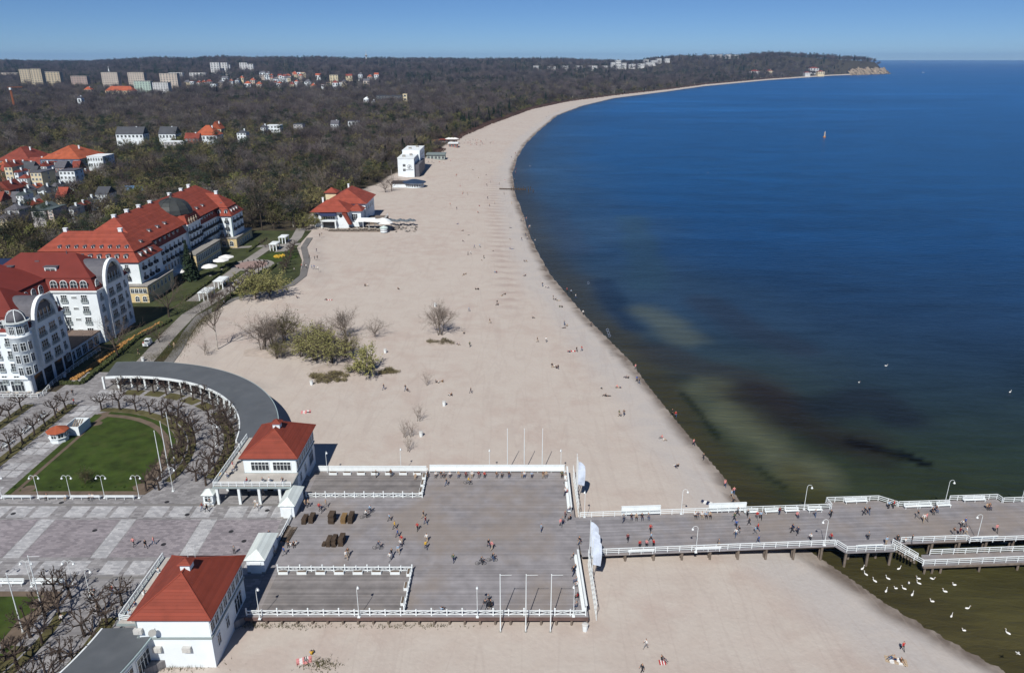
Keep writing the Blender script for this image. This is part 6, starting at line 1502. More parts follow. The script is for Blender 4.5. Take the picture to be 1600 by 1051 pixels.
for i,(px,py,wp,hp) in enumerate([(838,106,9,3),(862,107,12,3),(884,106.5,12,3.5),(905,106,10,3),(926,107,14,4),(945,107,8,4),(958,106,6,8),(966,106,8,11),(975,106,7,7),(988,104.5,10,4),(1002,104,10,4),(1014,102,9,4),(1022,100,8,5),(1010,97.5,7,4),(1030,96.5,7,4.5),(1043,95.5,7,4)]):
    house(f'pale block of the far white town beyond the wood, {nth(i)} from the left',px,py,wp,hp,40,HW,CONC,'flat',0,3,4,name='far_block',cat='building',side=False,clearr=.8)['group']=FG_
for i,(px,py,wp,hp) in enumerate([(1112,90.5,7,4),(1124,89.5,8,4),(1138,89,8,3.5),(1150,88.8,8,3)]):
    house(f'pale block on the crest of the wooded headland, {nth(i)} from the left',px,py,wp,hp,40,HW,CONC,'flat',0,2,3,name='far_block',cat='building',side=False,clearr=.6)['group']=FG_
for i,(px,py,wp,hp) in enumerate([(1180,114.5,14,3),(1203,114,10,3),(1272,113,14,6),(1283,116,10,4),(1262,116.5,8,3)]):
    house(f'pale building at the shore foot of the headland, {nth(i)} from the left',px,py,wp,hp,30,CREAM if i%2 else HW,ROOFD,'hip',.2,2,3,name='far_block',cat='building',side=False)['group']=FG_
for i,(px,py,wp,hp) in enumerate([(632,93.8,10,2.6),(645,93.8,8,2.6),(700,94.5,18,1.8),(720,94.8,12,1.8),(110,96.2,22,3.2)]):
    x=(px-800)/FPX*5600*.94; k=5300/FPX; 
    house(f'white block on the skyline of the wooded hills, {nth(i)} from the left',px,py,wp,hp,40,HW,CONC,'flat',0,2,4,name='far_block',cat='building',side=False,pos=(x,5650,gz(x,5650)+6))['group']=FG_
x,y=(573-800)/FPX*4700*.94,4700; z=gz(x,y); t=thing('radio_mast','slender radio tower with platform on the wooded skyline','tower',(x,y,z))
part(t,'shaft',HW,lambda b:b.lathe([(4,0),(3,35),(2,40)],(x,y,z),8)); part(t,'platform',CONC,lambda b:b.lathe([(3,34),(8,38),(8,42),(3,44)],(x,y,z),12)); part(t,'antenna',HW,lambda b:b.cyl((x,y,z+44),(x,y,z+72),1.2,.5,6))
x,y,z=WT(25,178); t=thing('tower_crane','tall rusty crane mast rising from the wood at far left','crane',(x,y,z)); CR=mat('crane_rust',(.35,.12,.05),.8,.1)
part(t,'mast',CR,lambda b:[b.bar((x+sx*.8,y+sy*.8,z),(x+sx*.8,y+sy*.8,z+34),.4,.4) for sx in (-1,1) for sy in (-1,1)]); part(t,'bracing',CR,lambda b:[b.bar((x-.8,y-.8,z+2*i),(x+.8,y-.8,z+2*i+2),.25,.25) for i in range(16)]); part(t,'cab',WHITE,lambda b:b.bx(x-1.4,x+1.4,y-1.4,y+1.4,z+34,z+37)); part(t,'jib',CR,lambda b:b.bar((x-4,y,z+37.4),(x+9,y+14,z+37.4),.8,.9))
# ---------------------------------------------------------------- scatter the woods
def scatter():
    r=random.Random(77); pts=[]; y=258.0
    PX_=[];PY_=[]
    while y<6900:
        sp=max(7.0,y*.0095) if y<2600 else y*.0074; x=-1.25*y-60; xmax=min(2400,.75*y)
        while x<xmax:
            PX_.append(x+r.uniform(-.5,.5)*sp); PY_.append(y+r.uniform(-.5,.5)*sp); x+=sp
        y+=sp*(1 if y<1500 else 1.35)
    X_=np.array(PX_); Y_=np.array(PY_); e=_sd(BE,X_,Y_); ok=e>4
    ok&=~((X_>-160)&(Y_<345)&(X_<-60))                     # hotels and garden
    ok&=~((X_>-200)&(Y_<262)); ok&=~((X_>-100)&(X_<-68)&(Y_<396))
    px=800+FPX*X_/(Y_*math.cos(PITCH)+26)
    ok&=(px>-140)&(px<1420)
    # town streets are thinly planted
    town=((px<112)&(Y_>400)&(Y_<760)); thin=np.array([r.random() for _ in X_]); ok&=~(town&(thin<.62))
    sub=((px>280)&(px<600)&(Y_>1900)&(Y_<2900)); ok&=~(sub&(thin<.45))
    city=((px>800)&(px<1050)&(Y_>3400)&(Y_<4700)&(e>500)); ok&=~(city&(thin<.5))
    for bx,by,br in BUILD: ok&=~((X_-bx)**2+(Y_-by)**2<br*br)
    X_=X_[ok];Y_=Y_[ok];e=e[ok]; Z_=GZ(X_,Y_); px=px[ok]
    nz=_nz(X_,Y_,90)+.6*_nz(X_+300,Y_,37); K=[];SC=[]
    for i in range(len(X_)):
        q=r.random(); v=nz[i]+r.gauss(0,.5)
        hill=Y_[i]>2300
        if hill: k=(7 if v>.75 else 6 if v>.55 else [0,1,2,3,0,0][int(q*6)])
        elif e[i]<26 and Y_[i]>560: k=[4,4,2,5,0,7,6][int(q*7)]
        elif Y_[i]<1000: k=([5,4,4,5,7,2,3,7,4,5] if v>(-.15 if px[i]<480 else .25) else [0,3,2,4,1,4,5,0,2,7] if v>-.6 else [3,3,2,0,4,1,3,2,5,3])[int(q*10)]
        elif v>1.3: k=6 if q<.25 else 7
        elif v>.7: k=[5,4,4,0,2][int(q*5)]
        elif px[i]<240 and Y_[i]<700 and q<.5: k=[5,4,5,7][int(q*8)]
        elif v<-.75: k=[3,3,2][int(q*3)]
        else: k=[0,1,2,0,1,4,0,3][int(q*8)]
        K.append(k); s_=r.uniform(.62,1.25)*(1 if Y_[i]<900 else 1+min(.75,(Y_[i]-900)/3200)); 
        if e[i]<14 and 500<Y_[i]: s_*=.62
        SC.append(s_*(.8 if (px[i]<240 and Y_[i]<700) else 1))
    return X_,Y_,Z_,np.array(K),np.array(SC)
X_,Y_,Z_,K_,SC_=scatter()
order=np.argsort(Y_); NI=260
wn={'bare':'leafless grey-brown tree in the wood beyond the hotels','olive':'olive budding tree in the wood beyond the hotels','green':'fresh green tree in the wood beyond the hotels','conifer':'dark evergreen tree in the wood beyond the hotels'}
wname={'bare':'bare_tree','olive':'budding_tree','green':'green_tree','conifer':'conifer'}
def sector(x,y):
    px=800+FPX*x/depth(x,y,3)
    return 'left of the town houses' if px<0 else 'by the old town' if px<120 else 'left of the grand hotel' if px<230 else 'behind the grand hotel dome' if px<330 else 'behind the far grand hotel wing' if px<420 else 'between hotel garden and restaurant' if px<510 else 'behind the beach restaurant'
for i in order[:NI]:
    a,c,nm=WP[K_[i]]; sct=sector(X_[i],Y_[i]); t=thing(wname[nm],wn[nm].replace('beyond the hotels',sct),'tree',(X_[i],Y_[i],Z_[i]-.1),rng.uniform(0,6.28),nm+' trees '+sct); s_=float(SC_[i]); t.scale=(s_,s_,s_); ob('trunk',a,t); ob('crown',c,t)
rest=order[NI:]
def instanced(name,sel,label):
    me=bpy.data.meshes.new(name); me.vertices.add(len(sel)); me.vertices.foreach_set('co',np.stack([X_[sel],Y_[sel],Z_[sel]-.15],-1).ravel())
    fattr(me,'kindno',K_[sel]); fattr(me,'sz',SC_[sel]); fattr(me,'turn',np.random.RandomState(3).rand(len(sel))*6.28)
    o=ob(name,me); tag(o,label,'woodland',kind='stuff')
    g=bpy.data.node_groups.new(name,'GeometryNodeTree'); g.interface.new_socket('Geometry',in_out='INPUT',socket_type='NodeSocketGeometry'); g.interface.new_socket('Geometry',in_out='OUTPUT',socket_type='NodeSocketGeometry')
    n=g.nodes; l=g.links; gi=n.new('NodeGroupInput'); go=n.new('NodeGroupOutput'); j=n.new('GeometryNodeJoinGeometry')
    def at(nm): a=n.new('GeometryNodeInputNamedAttribute'); a.data_type='FLOAT'; a.inputs[0].default_value=nm; return a.outputs[0]
    ak=at('kindno'); as_=at('sz'); ar=at('turn'); cr=n.new('ShaderNodeCombineXYZ'); l.new(ar,cr.inputs[2])
    for k,(a,c,nm) in enumerate(WP):
        m=bpy.data.meshes.new('woodland_tree')
        import bmesh
        bm=bmesh.new(); bm.from_mesh(a); n0=len(a.materials)
        bm2=bmesh.new(); bm2.from_mesh(c)
        for f_ in bm2.faces: f_.material_index+=n0
        tmp=bpy.data.meshes.new('tmp'); bm2.to_mesh(tmp); bm.from_mesh(tmp); bm.to_mesh(m); bm.free(); bm2.free(); bpy.data.meshes.remove(tmp)
        for q in list(a.materials)+list(c.materials): m.materials.append(q)
        src=bpy.data.objects.new('woodland_tree',m)
        oi=n.new('GeometryNodeObjectInfo'); oi.inputs[0].default_value=src; oi.inputs['As Instance'].default_value=True
        cm=n.new('FunctionNodeCompare'); cm.data_type='FLOAT'; cm.operation='EQUAL'; cm.inputs[1].default_value=k; cm.inputs['Epsilon'].default_value=.1; l.new(ak,cm.inputs[0])
        ip=n.new('GeometryNodeInstanceOnPoints'); l.new(gi.outputs[0],ip.inputs[0]); l.new(cm.outputs[0],ip.inputs['Selection']); l.new(oi.outputs['Geometry'],ip.inputs['Instance']); l.new(as_,ip.inputs['Scale']); l.new(cr.outputs[0],ip.inputs['Rotation'])
        l.new(ip.outputs[0],j.inputs[0])
    l.new(j.outputs[0],go.inputs[0])
    md=o.modifiers.new('trees','NODES'); md.node_group=g
instanced('woodland',rest,'wide bare spring woodland covering the land to the hills')
print('wood trees',len(X_))
# brown scrub strip between wood and beach
def scrub():
    r=random.Random(9); b=MB()
    for i in range(9000):
        y=r.uniform(640,1500) if r.random()<.75 else r.uniform(1500,3600); h=max(2,y*.01)
        ys=BE[np.argsort(BE[:,1],kind='stable')]; x=float(np.interp(y,ys[:,1],ys[:,0]))-r.uniform(-1,1)**2*7-abs(r.gauss(0,4))+1.5
        if any((x-bx)**2+(y-by)**2<br*br for bx,by,br in BUILD[:12]): continue
        p=Vector((x,y,gz(x,y)-.05)); s_=.7+y/900
        for k in range(3): sliver(b,p,(Vector((r.gauss(0,.5),r.gauss(0,.5),1))).normalized(),1.3*s_,.16*s_,0,r)
    o=b.build('beach_scrub',mat('brown_scrub',(.09,.055,.045),.95,.3,.05),None); tag(o,'low brown scrub between the wood and the far beach','scrub',kind='stuff')
scrub()
# ---------------------------------------------------------------- people
def skin_body(verts,edges,root,lvl=1):
    me=bpy.data.meshes.new('tmp'); me.from_pydata([v[0] for v in verts],edges,[]); o=bpy.data.objects.new('tmp',me); COL.objects.link(o)
    sk=o.modifiers.new('s','SKIN'); 
    lay=me.skin_vertices[0].data
    for i,v in enumerate(verts):
        rr=v[1]; lay[i].radius=(rr,rr) if not isinstance(rr,tuple) else rr; lay[i].use_root=(i==root)
    sb=o.modifiers.new('d','SUBSURF'); sb.levels=lvl; sb.render_levels=lvl
    dg=bpy.context.evaluated_depsgraph_get(); m=bpy.data.meshes.new_from_object(o.evaluated_get(dg)); bpy.data.objects.remove(o); bpy.data.meshes.remove(me); return m
# joints: pelvis, chest, neck, head, crown, then limbs; class per joint: 0 skin 1 top 2 trousers 3 hair 4 shoes
PLACE=[mat('skin',(.48,.27,.18),.6,.05,3)]+[mat('cloth_base%d'%i,(.2,.2,.2),.8,0) for i in range(4)]
def body(J):
    names=list(J); V=[];cls=[]
    rad=dict(pelvis=(.15,.11),waist=(.135,.1),chest=(.165,.11),neck=.052,head=(.078,.092),crown=(.075,.085))
    cl=dict(pelvis=2,waist=1,chest=1,neck=0,head=0,crown=3)
    for s in 'LR':
        rad.update({s+'sho':.062,s+'elb':.046,s+'wri':.032,s+'han':.036,s+'fin':.02,s+'hip':.088,s+'kne':.06,s+'ank':.042,s+'hee':.045,s+'toe':.035})
        cl.update({s+'sho':1,s+'elb':1,s+'wri':0,s+'han':0,s+'fin':0,s+'hip':2,s+'kne':2,s+'ank':2,s+'hee':4,s+'toe':4})
    idx={n:i for i,n in enumerate(names)}
    E=[('pelvis','waist'),('waist','chest'),('chest','neck'),('neck','head'),('head','crown')]
    for s in 'LR': E+=[('chest',s+'sho'),(s+'sho',s+'elb'),(s+'elb',s+'wri'),(s+'wri',s+'han'),(s+'han',s+'fin'),('pelvis',s+'hip'),(s+'hip',s+'kne'),(s+'kne',s+'ank'),(s+'ank',s+'hee'),(s+'hee',s+'toe')]
    m=skin_body([(J[n],rad[n]) for n in names],[(idx[a],idx[b]) for a,b in E],idx['pelvis'])
    for q in range(5): m.materials.append(PLACE[q])
    P=np.array([J[n] for n in names]); C_=[cl[n] for n in names]
    for p in m.polygons:
        c=np.array(p.center); best=None
        for a,b in E:
            A=P[idx[a]];B=P[idx[b]];ab=B-A;t=min(1,max(0,((c-A)@ab)/(ab@ab+1e-9))); d=np.linalg.norm(c-A-t*ab)
            if best is None or d<best[0]: best=(d,C_[idx[b]] if t>.5 else C_[idx[a]])
        p.material_index=best[1]; p.use_smooth=True
    return m
def pose(kind):
    # figure faces -Y
    J=dict(pelvis=(0,0,.93),waist=(0,0,1.1),chest=(0,0,1.33),neck=(0,-.01,1.49),head=(0,-.03,1.6),crown=(0,-.01,1.69))
    for s,k in (('L',1),('R',-1)):
        J.update({s+'sho':(k*.19,0,1.4),s+'elb':(k*.24,.02,1.13),s+'wri':(k*.25,-.06,.9),s+'han':(k*.25,-.08,.82),s+'fin':(k*.24,-.1,.74),s+'hip':(k*.1,0,.88),s+'kne':(k*.11,-.02,.5),s+'ank':(k*.11,.02,.1),s+'hee':(k*.11,.04,.045),s+'toe':(k*.12,-.16,.035)})
    if kind=='walk':
        J.update(Lkne=(.1,-.22,.52),Lank=(.1,-.3,.12),Lhee=(.1,-.27,.06),Ltoe=(.1,-.48,.06),Rkne=(-.1,.06,.5),Rank=(-.1,.34,.16),Rhee=(-.1,.38,.12),Rtoe=(-.1,.2,.03),Lelb=(.24,.12,1.15),Lwri=(.24,.16,.92),Lhan=(.24,.15,.84),Lfin=(.23,.12,.77),Relb=(-.24,-.1,1.14),Rwri=(-.23,-.28,.98),Rhan=(-.22,-.34,.93),Rfin=(-.22,-.39,.88))
    if kind in('sit','ride','ground'):
        hz={'sit':.53,'ride':.98,'ground':.13}[kind]; fw={'sit':-.02,'ride':-.22,'ground':.08}[kind]
        d=hz-.93
        for n in ('pelvis','waist','chest','neck','head','crown'):
            x,y,z=J[n]; J[n]=(x,y+fw*(z-.93)/.6,z+d)
        for s,k in (('L',1),('R',-1)):
            J[s+'hip']=(k*.1,-.03,hz-.03); cx,cy,cz=J['chest']; J[s+'sho']=(k*.19,cy,cz+.07)
            if kind=='sit': J.update({s+'kne':(k*.13,-.46,.52),s+'ank':(k*.13,-.45,.1),s+'hee':(k*.13,-.43,.05),s+'toe':(k*.14,-.62,.04),s+'elb':(k*.25,-.06,.78),s+'wri':(k*.18,-.28,.66),s+'han':(k*.15,-.35,.64),s+'fin':(k*.12,-.4,.62)})
            if kind=='ground': J.update({s+'kne':(k*.15,-.42,.4),s+'ank':(k*.14,-.72,.1),s+'hee':(k*.14,-.72,.05),s+'toe':(k*.15,-.9,.08),s+'elb':(k*.27,-.12,.36),s+'wri':(k*.2,-.34,.4),s+'han':(k*.17,-.4,.42),s+'fin':(k*.14,-.45,.42)})
            if kind=='ride': J.update({s+'kne':(k*.11,-.38,.8 if k>0 else .62),s+'ank':(k*.12,-.22,.42 if k>0 else .2),s+'hee':(k*.12,-.18,.37 if k>0 else .15),s+'toe':(k*.12,-.36,.36 if k>0 else .14),s+'elb':(k*.27,-.38,1.2),s+'wri':(k*.24,-.6,1.08),s+'han':(k*.23,-.66,1.06),s+'fin':(k*.22,-.71,1.04)})
    if kind=='lie':
        for n in list(J): x,y,z=J[n]; J[n]=(x*1.15,-(z-.93),.14+max(-.05,-y*.4))
    return J
POSES={k:body(pose(k)) for k in ('stand','walk','sit','ground','ride','lie')}
PAL=dict(red=(.42,.03,.03),white=(.68,.68,.66),black=(.015,.015,.018),blue=(.04,.1,.32),navy=(.015,.025,.07),grey=(.2,.2,.21),yellow=(.6,.38,.03),pink=(.62,.25,.25),beige=(.42,.33,.23),brown=(.12,.065,.035),green=(.06,.1,.05),jeans=(.05,.09,.18),lightblue=(.3,.42,.55),dark=(.03,.03,.035),maroon=(.15,.02,.03))
CM={k:mat('cloth_'+k,v,.85,.05,3) for k,v in PAL.items()}
SK=mat('skin',(.48,.27,.18),.6,.05,3); HR_=[mat('hair_dark',(.02,.014,.01),.6,0),mat('hair_brown',(.07,.04,.02),.6,0),mat('hair_fair',(.3,.2,.09),.6,0)]
for m in POSES.values():
    for i_,q in enumerate((SK,CM['grey'],CM['jeans'],HR_[0],CM['black'])): m.materials[i_]=q
pr_=random.Random(55)
def person(kind,x,y,z,rz,top,bot,label,group):
    o=bpy.data.objects.new('person',POSES[kind]); COL.objects.link(o); o.location=(x,y,z); o.rotation_euler=(0,0,rz); s=pr_.uniform(.95,1.05); o.scale=(s,s,s)
    for i,m in ((1,CM[top]),(2,CM[bot]),(3,HR_[pr_.randrange(3)])): o.material_slots[i].link='OBJECT'; o.material_slots[i].material=m
    return tag(o,label,'person',group)
DEF=['black','grey','navy','white','dark','blue','beige','lightblue','brown','green']
DB=['jeans','black','dark','grey','navy','beige']
VERB=dict(stand='standing',walk='walking',sit='sitting',ground='sitting',ride='cycling',lie='lying')
PPL=[]
def crowd(zone,lst,z,ox=0,oy=0,zm=1.0,kind='walk',rz=None,grp=None):
    """lst items: x,y[,top[,kind[,rz]]] in zoomed pixels of the feet"""
    it=[]
    for a in lst:
        px=ox+a[0]/zm; py=oy+a[1]/zm; it.append((px,py)+tuple(a[2:]))
    it.sort(); 
    for i,a in enumerate(it):
        top=a[2] if len(a)>2 and a[2] else DEF[pr_.randrange(len(DEF))]; k=a[3] if len(a)>3 and a[3] else kind; r_=a[4] if len(a)>4 else (rz if rz is not None else pr_.uniform(0,6.28))
        x,y=W(a[0],a[1],z if z is not None else 1.5)
        zz=z if z is not None else gz(x,y)
        if z is None: x,y=W(a[0],a[1],zz); zz=max(gz(x,y),-.25)
        top_w={'dark':'dark','lightblue':'pale-blue'}.get(top,top)
        person(k,x,y,zz,r_,top,DB[pr_.randrange(len(DB))],f'person in {top_w} top {VERB[k]} {zone}, {nth(i)} from the left',grp or 'people '+zone)
        if k=='ride': bike(x,y,zz,r_,f'bicycle under the {nth(i)} person from the left {zone}')
def mk_bike():
    t=thing('bicycle','bicycle','bicycle'); TY=mat('tyre',(.015,.015,.015),.8,0)
    for y in (-.52,.52):
        b=MB(); n=18
        for i in range(n):
            a0=2*PI*i/n;a1=2*PI*(i+1)/n; b.cyl((0,y+.33*math.cos(a0),.34+.33*math.sin(a0)),(0,y+.33*math.cos(a1),.34+.33*math.sin(a1)),.025,.025,4,cap=False)
        w_=b.build('wheel',TY,t); b=MB()
        for i in range(6): a0=PI*i/6; b.cyl((0,y+.32*math.cos(a0),.34+.32*math.sin(a0)),(0,y-.32*math.cos(a0),.34-.32*math.sin(a0)),.006,.006,3)
        b.build('spokes',CONC,w_)
    b=MB(); 
    for p,q in (((0,-.52,.34),(0,-.38,.95)),((0,-.4,.85),(0,.12,.8)),((0,-.4,.8),(0,.05,.32)),((0,.05,.32),(0,.14,.88)),((0,.05,.32),(0,.52,.34)),((0,.52,.34),(0,.12,.78))): b.cyl(p,q,.02,.02,5)
    b.build('frame',DARKM,t); b=MB(); b.cyl((-.25,-.42,1.0),(.25,-.42,1.0),.015,.015,5); b.cyl((0,-.38,.9),(0,-.42,1.0),.018,.018,5); b.build('handlebar',DARKM,t); b=MB(); b.lathe([(.04,.88),(.1,.9),(.09,.94),(.03,.95)],(0,.16,0),7); b.build('saddle',DARKM,t); return t
BK=Proto(mk_bike())
def bike(x,y,z,rz,label): BK.put((x,y,z),rz,label,'bicycles on the deck')
K3=3.754
crowd('at the landward deck end',[(290,270),(308,268),(372,288,'red'),(386,300),(412,270,'beige'),(165,550,'blue'),(112,512,'white'),(98,556,'white'),(80,450,'navy','stand'),(190,490,'black','ground'),(205,497,'white','ground'),(222,492,'black','ground'),(237,488,'white','ground'),(150,490,'grey','ground')],DZ,400,720,K3)
crowd('on mid deck between the enclosures',[(640,332,'white','ride',1.9),(664,303,'lightblue','ride',1.9),(783,350,'lightblue'),(815,398,'yellow'),(948,405,'red'),(983,335,'dark'),(996,370,'maroon'),(715,515,'navy','ride',1.6),(832,445,'blue'),(855,480,'red'),(847,505,'white'),(836,540,'lightblue'),(797,562,'dark'),(786,585,'white'),(1002,472,'white'),(997,515,'yellow'),(530,575,'white'),(541,556,'brown')],DZ,400,720,K3)
crowd('on the right half of the deck',[(117,303,'dark'),(220,296,'yellow','ride',1.4),(320,600,'black'),(336,612,'pink'),(336,668,'black','ride',1.6),(281,684,'dark','ride',1.6),(150,672,'green'),(573,525,'lightblue','stand'),(688,460,'maroon','stand'),(667,500,'pink'),(677,492,'grey'),(757,586,'dark'),(330,893,'black'),(303,897,'dark'),(318,868,'grey'),(92,907,'lightblue','ground')],DZ,660,660,3.09)
crowd('on the far deck bench',[(x,255,c,'sit',0) for x,c in ((22,'black'),(65,'white'),(90,'black'),(105,'grey'),(133,'white'),(175,'beige'),(210,'maroon'),(240,'white'),(272,'maroon'),(300,'red'),(358,'brown'),(383,'grey'),(418,'black'),(480,'grey'),(492,'white'),(528,'lightblue'),(583,'brown'),(597,'beige'),(673,'green'),(690,'grey'))],DZ,660,661.5,3.09)
crowd('by the far enclosure wall',[(706,95,'black','stand'),(792,92,'brown','stand'),(936,101,'beige','sit',0),(1003,99,'dark','sit',0)],DZ,400,720,K3)
crowd('on the far seaward deck bench',[(697,290,'white','sit',-1.57),(699,345,'red','sit',-1.57),(690,350,'white'),(713,430,'dark','sit',-1.57),(715,470,'black','sit',-1.57)],DZ,660,660,3.09)
crowd('on the near seaward deck bench',[(730,655,'dark','sit',-1.57),(728,735,'black'),(740,712,'black','sit',-1.57),(744,770,'grey','sit',-1.57),(748,792,'white','sit',-1.57),(750,848,'red','sit',-1.57),(745,893,'grey','sit',-1.57)],DZ,660,660,3.09)
Z7=2.985
crowd('on the pier bench nearest the deck',[(418,422,'grey','walk'),(472,400,'black','sit',.06),(505,402,'beige','sit',.06),(545,400,'black','sit',.06),(590,398,'grey','sit',.06)],Z7,880,720,4.444)
crowd('on the second high-backed pier bench',[(x,388,c,'sit',.06) for x,c in ((915,'white'),(932,'navy'),(962,'white'),(990,'lightblue'),(1018,'beige'))],Z7,880,720,4.444)
crowd('on the landward part of the pier',[(605,490,'red'),(610,550,'lightblue'),(447,557,'maroon'),(530,603,'red','stand'),(577,600,'pink','stand'),(625,597,'red','stand'),(1077,592,'grey','stand'),(113,577,'black'),(220,600,'navy')],Z7,880,720,4.444)
crowd('on the pier above the waterline',[(1187,412,'green'),(1210,375,'grey'),(1278,388,'dark'),(1200,462,'blue'),(1218,502,'black'),(1197,524,'white'),(1290,440,'dark'),(1345,402,'red'),(1370,402,'lightblue'),(1350,482,'red'),(1330,502,'lightblue'),(1355,567,'blue'),(1500,370,'maroon','stand'),(1590,490,'navy')],Z7,880,720,4.444)
crowd('on the seaward part of the pier',[(62,307,'navy'),(87,320,'navy'),(85,226,'pink','sit',.06),(180,226,'grey'),(262,230,'black'),(155,354,'white'),(263,352,'red'),(440,216,'dark'),(463,212,'black'),(568,182,'lightblue','stand'),(594,180,'red','stand'),(720,232,'dark'),(752,252,'white'),(766,246,'pink'),(798,206,'black','sit',.06),(818,196,'dark','sit',.06),(955,280,'white'),(970,272,'blue'),(1135,307,'pink'),(910,322,'brown'),(943,322,'maroon'),(975,320,'white'),(555,372,'lightblue','stand'),(612,362,'black','stand'),(655,368,'white','sit',3.2),(690,362,'dark','stand'),(1085,182,'beige','sit',.06),(1098,182,'brown','sit',.06),(460,345,'grey','stand')],Z7,1220,740,3.379)
crowd('on the spa plaza',[(812,281,'pink'),(885,292,'black'),(934,271,'pink')],2.97,0,780,3.877)
crowd('among the near clipped trees',[(565,597,'white'),(580,592,'dark'),(685,572,'red'),(382,748,'white'),(600,680,'beige')],2.97,0,780,3.877)
crowd('before the portico of the far pavilion',[(740,895,'red'),(703,887,'red'),(745,922,'white','sit',0),(840,936,'grey'),(787,1012,'white'),(804,1032,'white'),(423,1037,'maroon'),(455,1046,'black'),(475,1012,'grey')],2.97,220,560,4.378)
crowd('beside the near entrance hut',[(848,202,'grey','stand'),(1120,215,'white'),(1137,205,'white'),(1100,105,'navy','stand')],2.98,180,820,4.55)
crowd('on the lawn benches',[(325,958,'black','sit',0),(455,962,'lightblue','sit',0),(620,958,'grey','sit',0),(638,960,'white','sit',0)],2.97,0,560,4.38)
crowd('near the white hotel corner',[(510,312,'red'),(500,250,'dark'),(400,372,'white','sit',2),(390,376,'dark','sit',2)],2.97,0,560,4.38)
crowd('on the promenade beside the dune',[(240,610,'black'),(120,675,'red'),(347,682,'beige'),(313,684,'grey'),(80,735,'dark'),(795,292,'white'),(720,362,'lightblue')],2.97,200,400,4.778)
crowd('on the curved garden beach walk',[(935,800,'red'),(955,795,'grey'),(965,803,'white'),(1000,805,'lightblue'),(1015,806,'blue'),(1040,818,'white'),(1035,745,'dark'),(1018,748,'grey'),(1030,700,'navy'),(890,825,'white'),(1050,605,'black'),(510,975,'white'),(985,740,'black'),(1062,598,'grey')],2.98,240,220,4.043)
# roof terraces
for nm,pts,z in (('the far pavilion roof terrace',[(-52,118.5,'white'),(-51.2,120.4,'beige'),(-52.1,122,'pink'),(-51.4,124,'grey'),(-52.1,126,'white'),(-51,128,'brown'),(-47.5,116.4,'red'),(-44.8,116.4,'grey'),(-43.6,116.5,'white'),(-41.2,116.4,'dark')],6.75),('the near pavilion roof terrace',[(-52.2,82.2,'lightblue'),(-51.2,82.9,'white'),(-52.2,83.9,'navy'),(-51.3,84.9,'red'),(-52,86.2,'white'),(-51.2,88,'grey'),(-52.1,91,'white'),(-51.2,92.5,'black')],6.75)):
    for i,(x,y,c) in enumerate(pts):
        person('sit',x,y,z,pr_.uniform(0,6.28),c,'jeans',f'person in {c} top seated on {nm}, {nth(i)} from the camera' if x<-50 else f'person in {c} top seated on {nm}, {nth(i-6)} along its plaza side','people on '+nm)
        CHw.put((x,y+.05,z),pr_.uniform(0,6),f'white chair under the {nth(i)} seated person on {nm}','chairs on '+nm)
    for i in range(4): TB.put((-51.7,pts[0][1]+.8+i*2.0,z),0,f'small table on {nm}, {nth(i)} from the camera','tables on '+nm)
for i in range(16):
    a=18+i*4.8; q=arc(39.2+(i*37%5)*.5,a,a,1)[0]; c=['white','pink','beige','red','grey','white','brown','lightblue'][i*5%8]
    person('sit',q[0],q[1],3.06,pr_.uniform(0,6.28),c,'dark',f'person in {c} top seated under the curved colonnade, {nth(15-i)} from its left end','people under the colonnade')
# beach
BG='people on the beach'
crowd('on the middle beach',[(75,48,None,'ground'),(113,98,'black','ground'),(160,130,None,'ground'),(110,176,None,'ground'),(197,225),(238,220),(150,277,'grey'),(170,272,'white'),(268,302,'dark','stand'),(252,316,'beige','lie'),(118,427,None,'ground'),(134,422,None,'ground'),(205,535,'black','ground'),(216,530,'white','ground'),(226,536,'dark','ground'),(350,408,None,'ground'),(362,408,'maroon','ground'),(428,572,'dark','ground'),(402,580,'beige','lie'),(367,645,'dark'),(374,650,'black','ground'),(157,697,'lightblue'),(312,787,'black'),(72,950,'grey','ground'),(82,945,'white','ground'),(163,962,'green'),(120,858,'beige','lie')],None,700,340,4.777,'walk',None,BG)
crowd('on the pale sand nearer the water',[(465,74,None,'lie'),(463,160,None,'lie'),(462,232,None,'ground'),(482,233,None,'lie'),(568,325,None,'ground'),(583,325,'black','ground'),(565,432,None,'lie'),(580,432,'brown','ground'),(705,510,'dark'),(722,518,None,'ground'),(740,520,None,'ground'),(785,607,'dark','stand'),(805,612,'black','ground'),(822,616,None,'lie'),(835,665,None,'ground'),(850,667,'black','ground'),(630,748,'grey','ground'),(868,800,'grey','stand'),(868,820,'dark','lie'),(890,808,'beige','ground'),(667,927,'black'),(733,927,'white'),(960,997,'black'),(998,992,'red'),(910,1003,'dark','ground'),(337,247,'beige','lie')],None,700,340,4.777,'walk',None,BG)
crowd('along the waterline of the upper beach',[(550,168,'black'),(578,133,'dark'),(592,162,'white'),(650,182,'white'),(605,78,'pink'),(888,552,'red'),(919,565,'lightblue'),(953,600,'white'),(1067,810,'dark'),(1008,722,'white'),(545,25,'grey'),(560,28,'beige'),(575,22,'dark'),(585,15,'pink'),(612,76,'white')],None,700,340,4.777,'walk',None,BG)
crowd('on sand between deck and water',[(186,222,'black','ground'),(203,232,'white','ground'),(215,240,'black','ground'),(228,232,'dark','ground'),(695,305,'grey','ground'),(710,307,'black','ground'),(632,370,'pink','ground'),(644,372,None,'lie'),(523,374,'white','lie'),(553,430,'dark','ground'),(565,430,'black','lie'),(645,566,'green'),(657,568,'grey','ground'),(678,564,'brown'),(938,715,'pink','ground'),(948,733,'white','ground'),(1050,912,'dark','ground'),(1030,910,'white','lie')],None,820,520,4.38,'walk',None,BG)
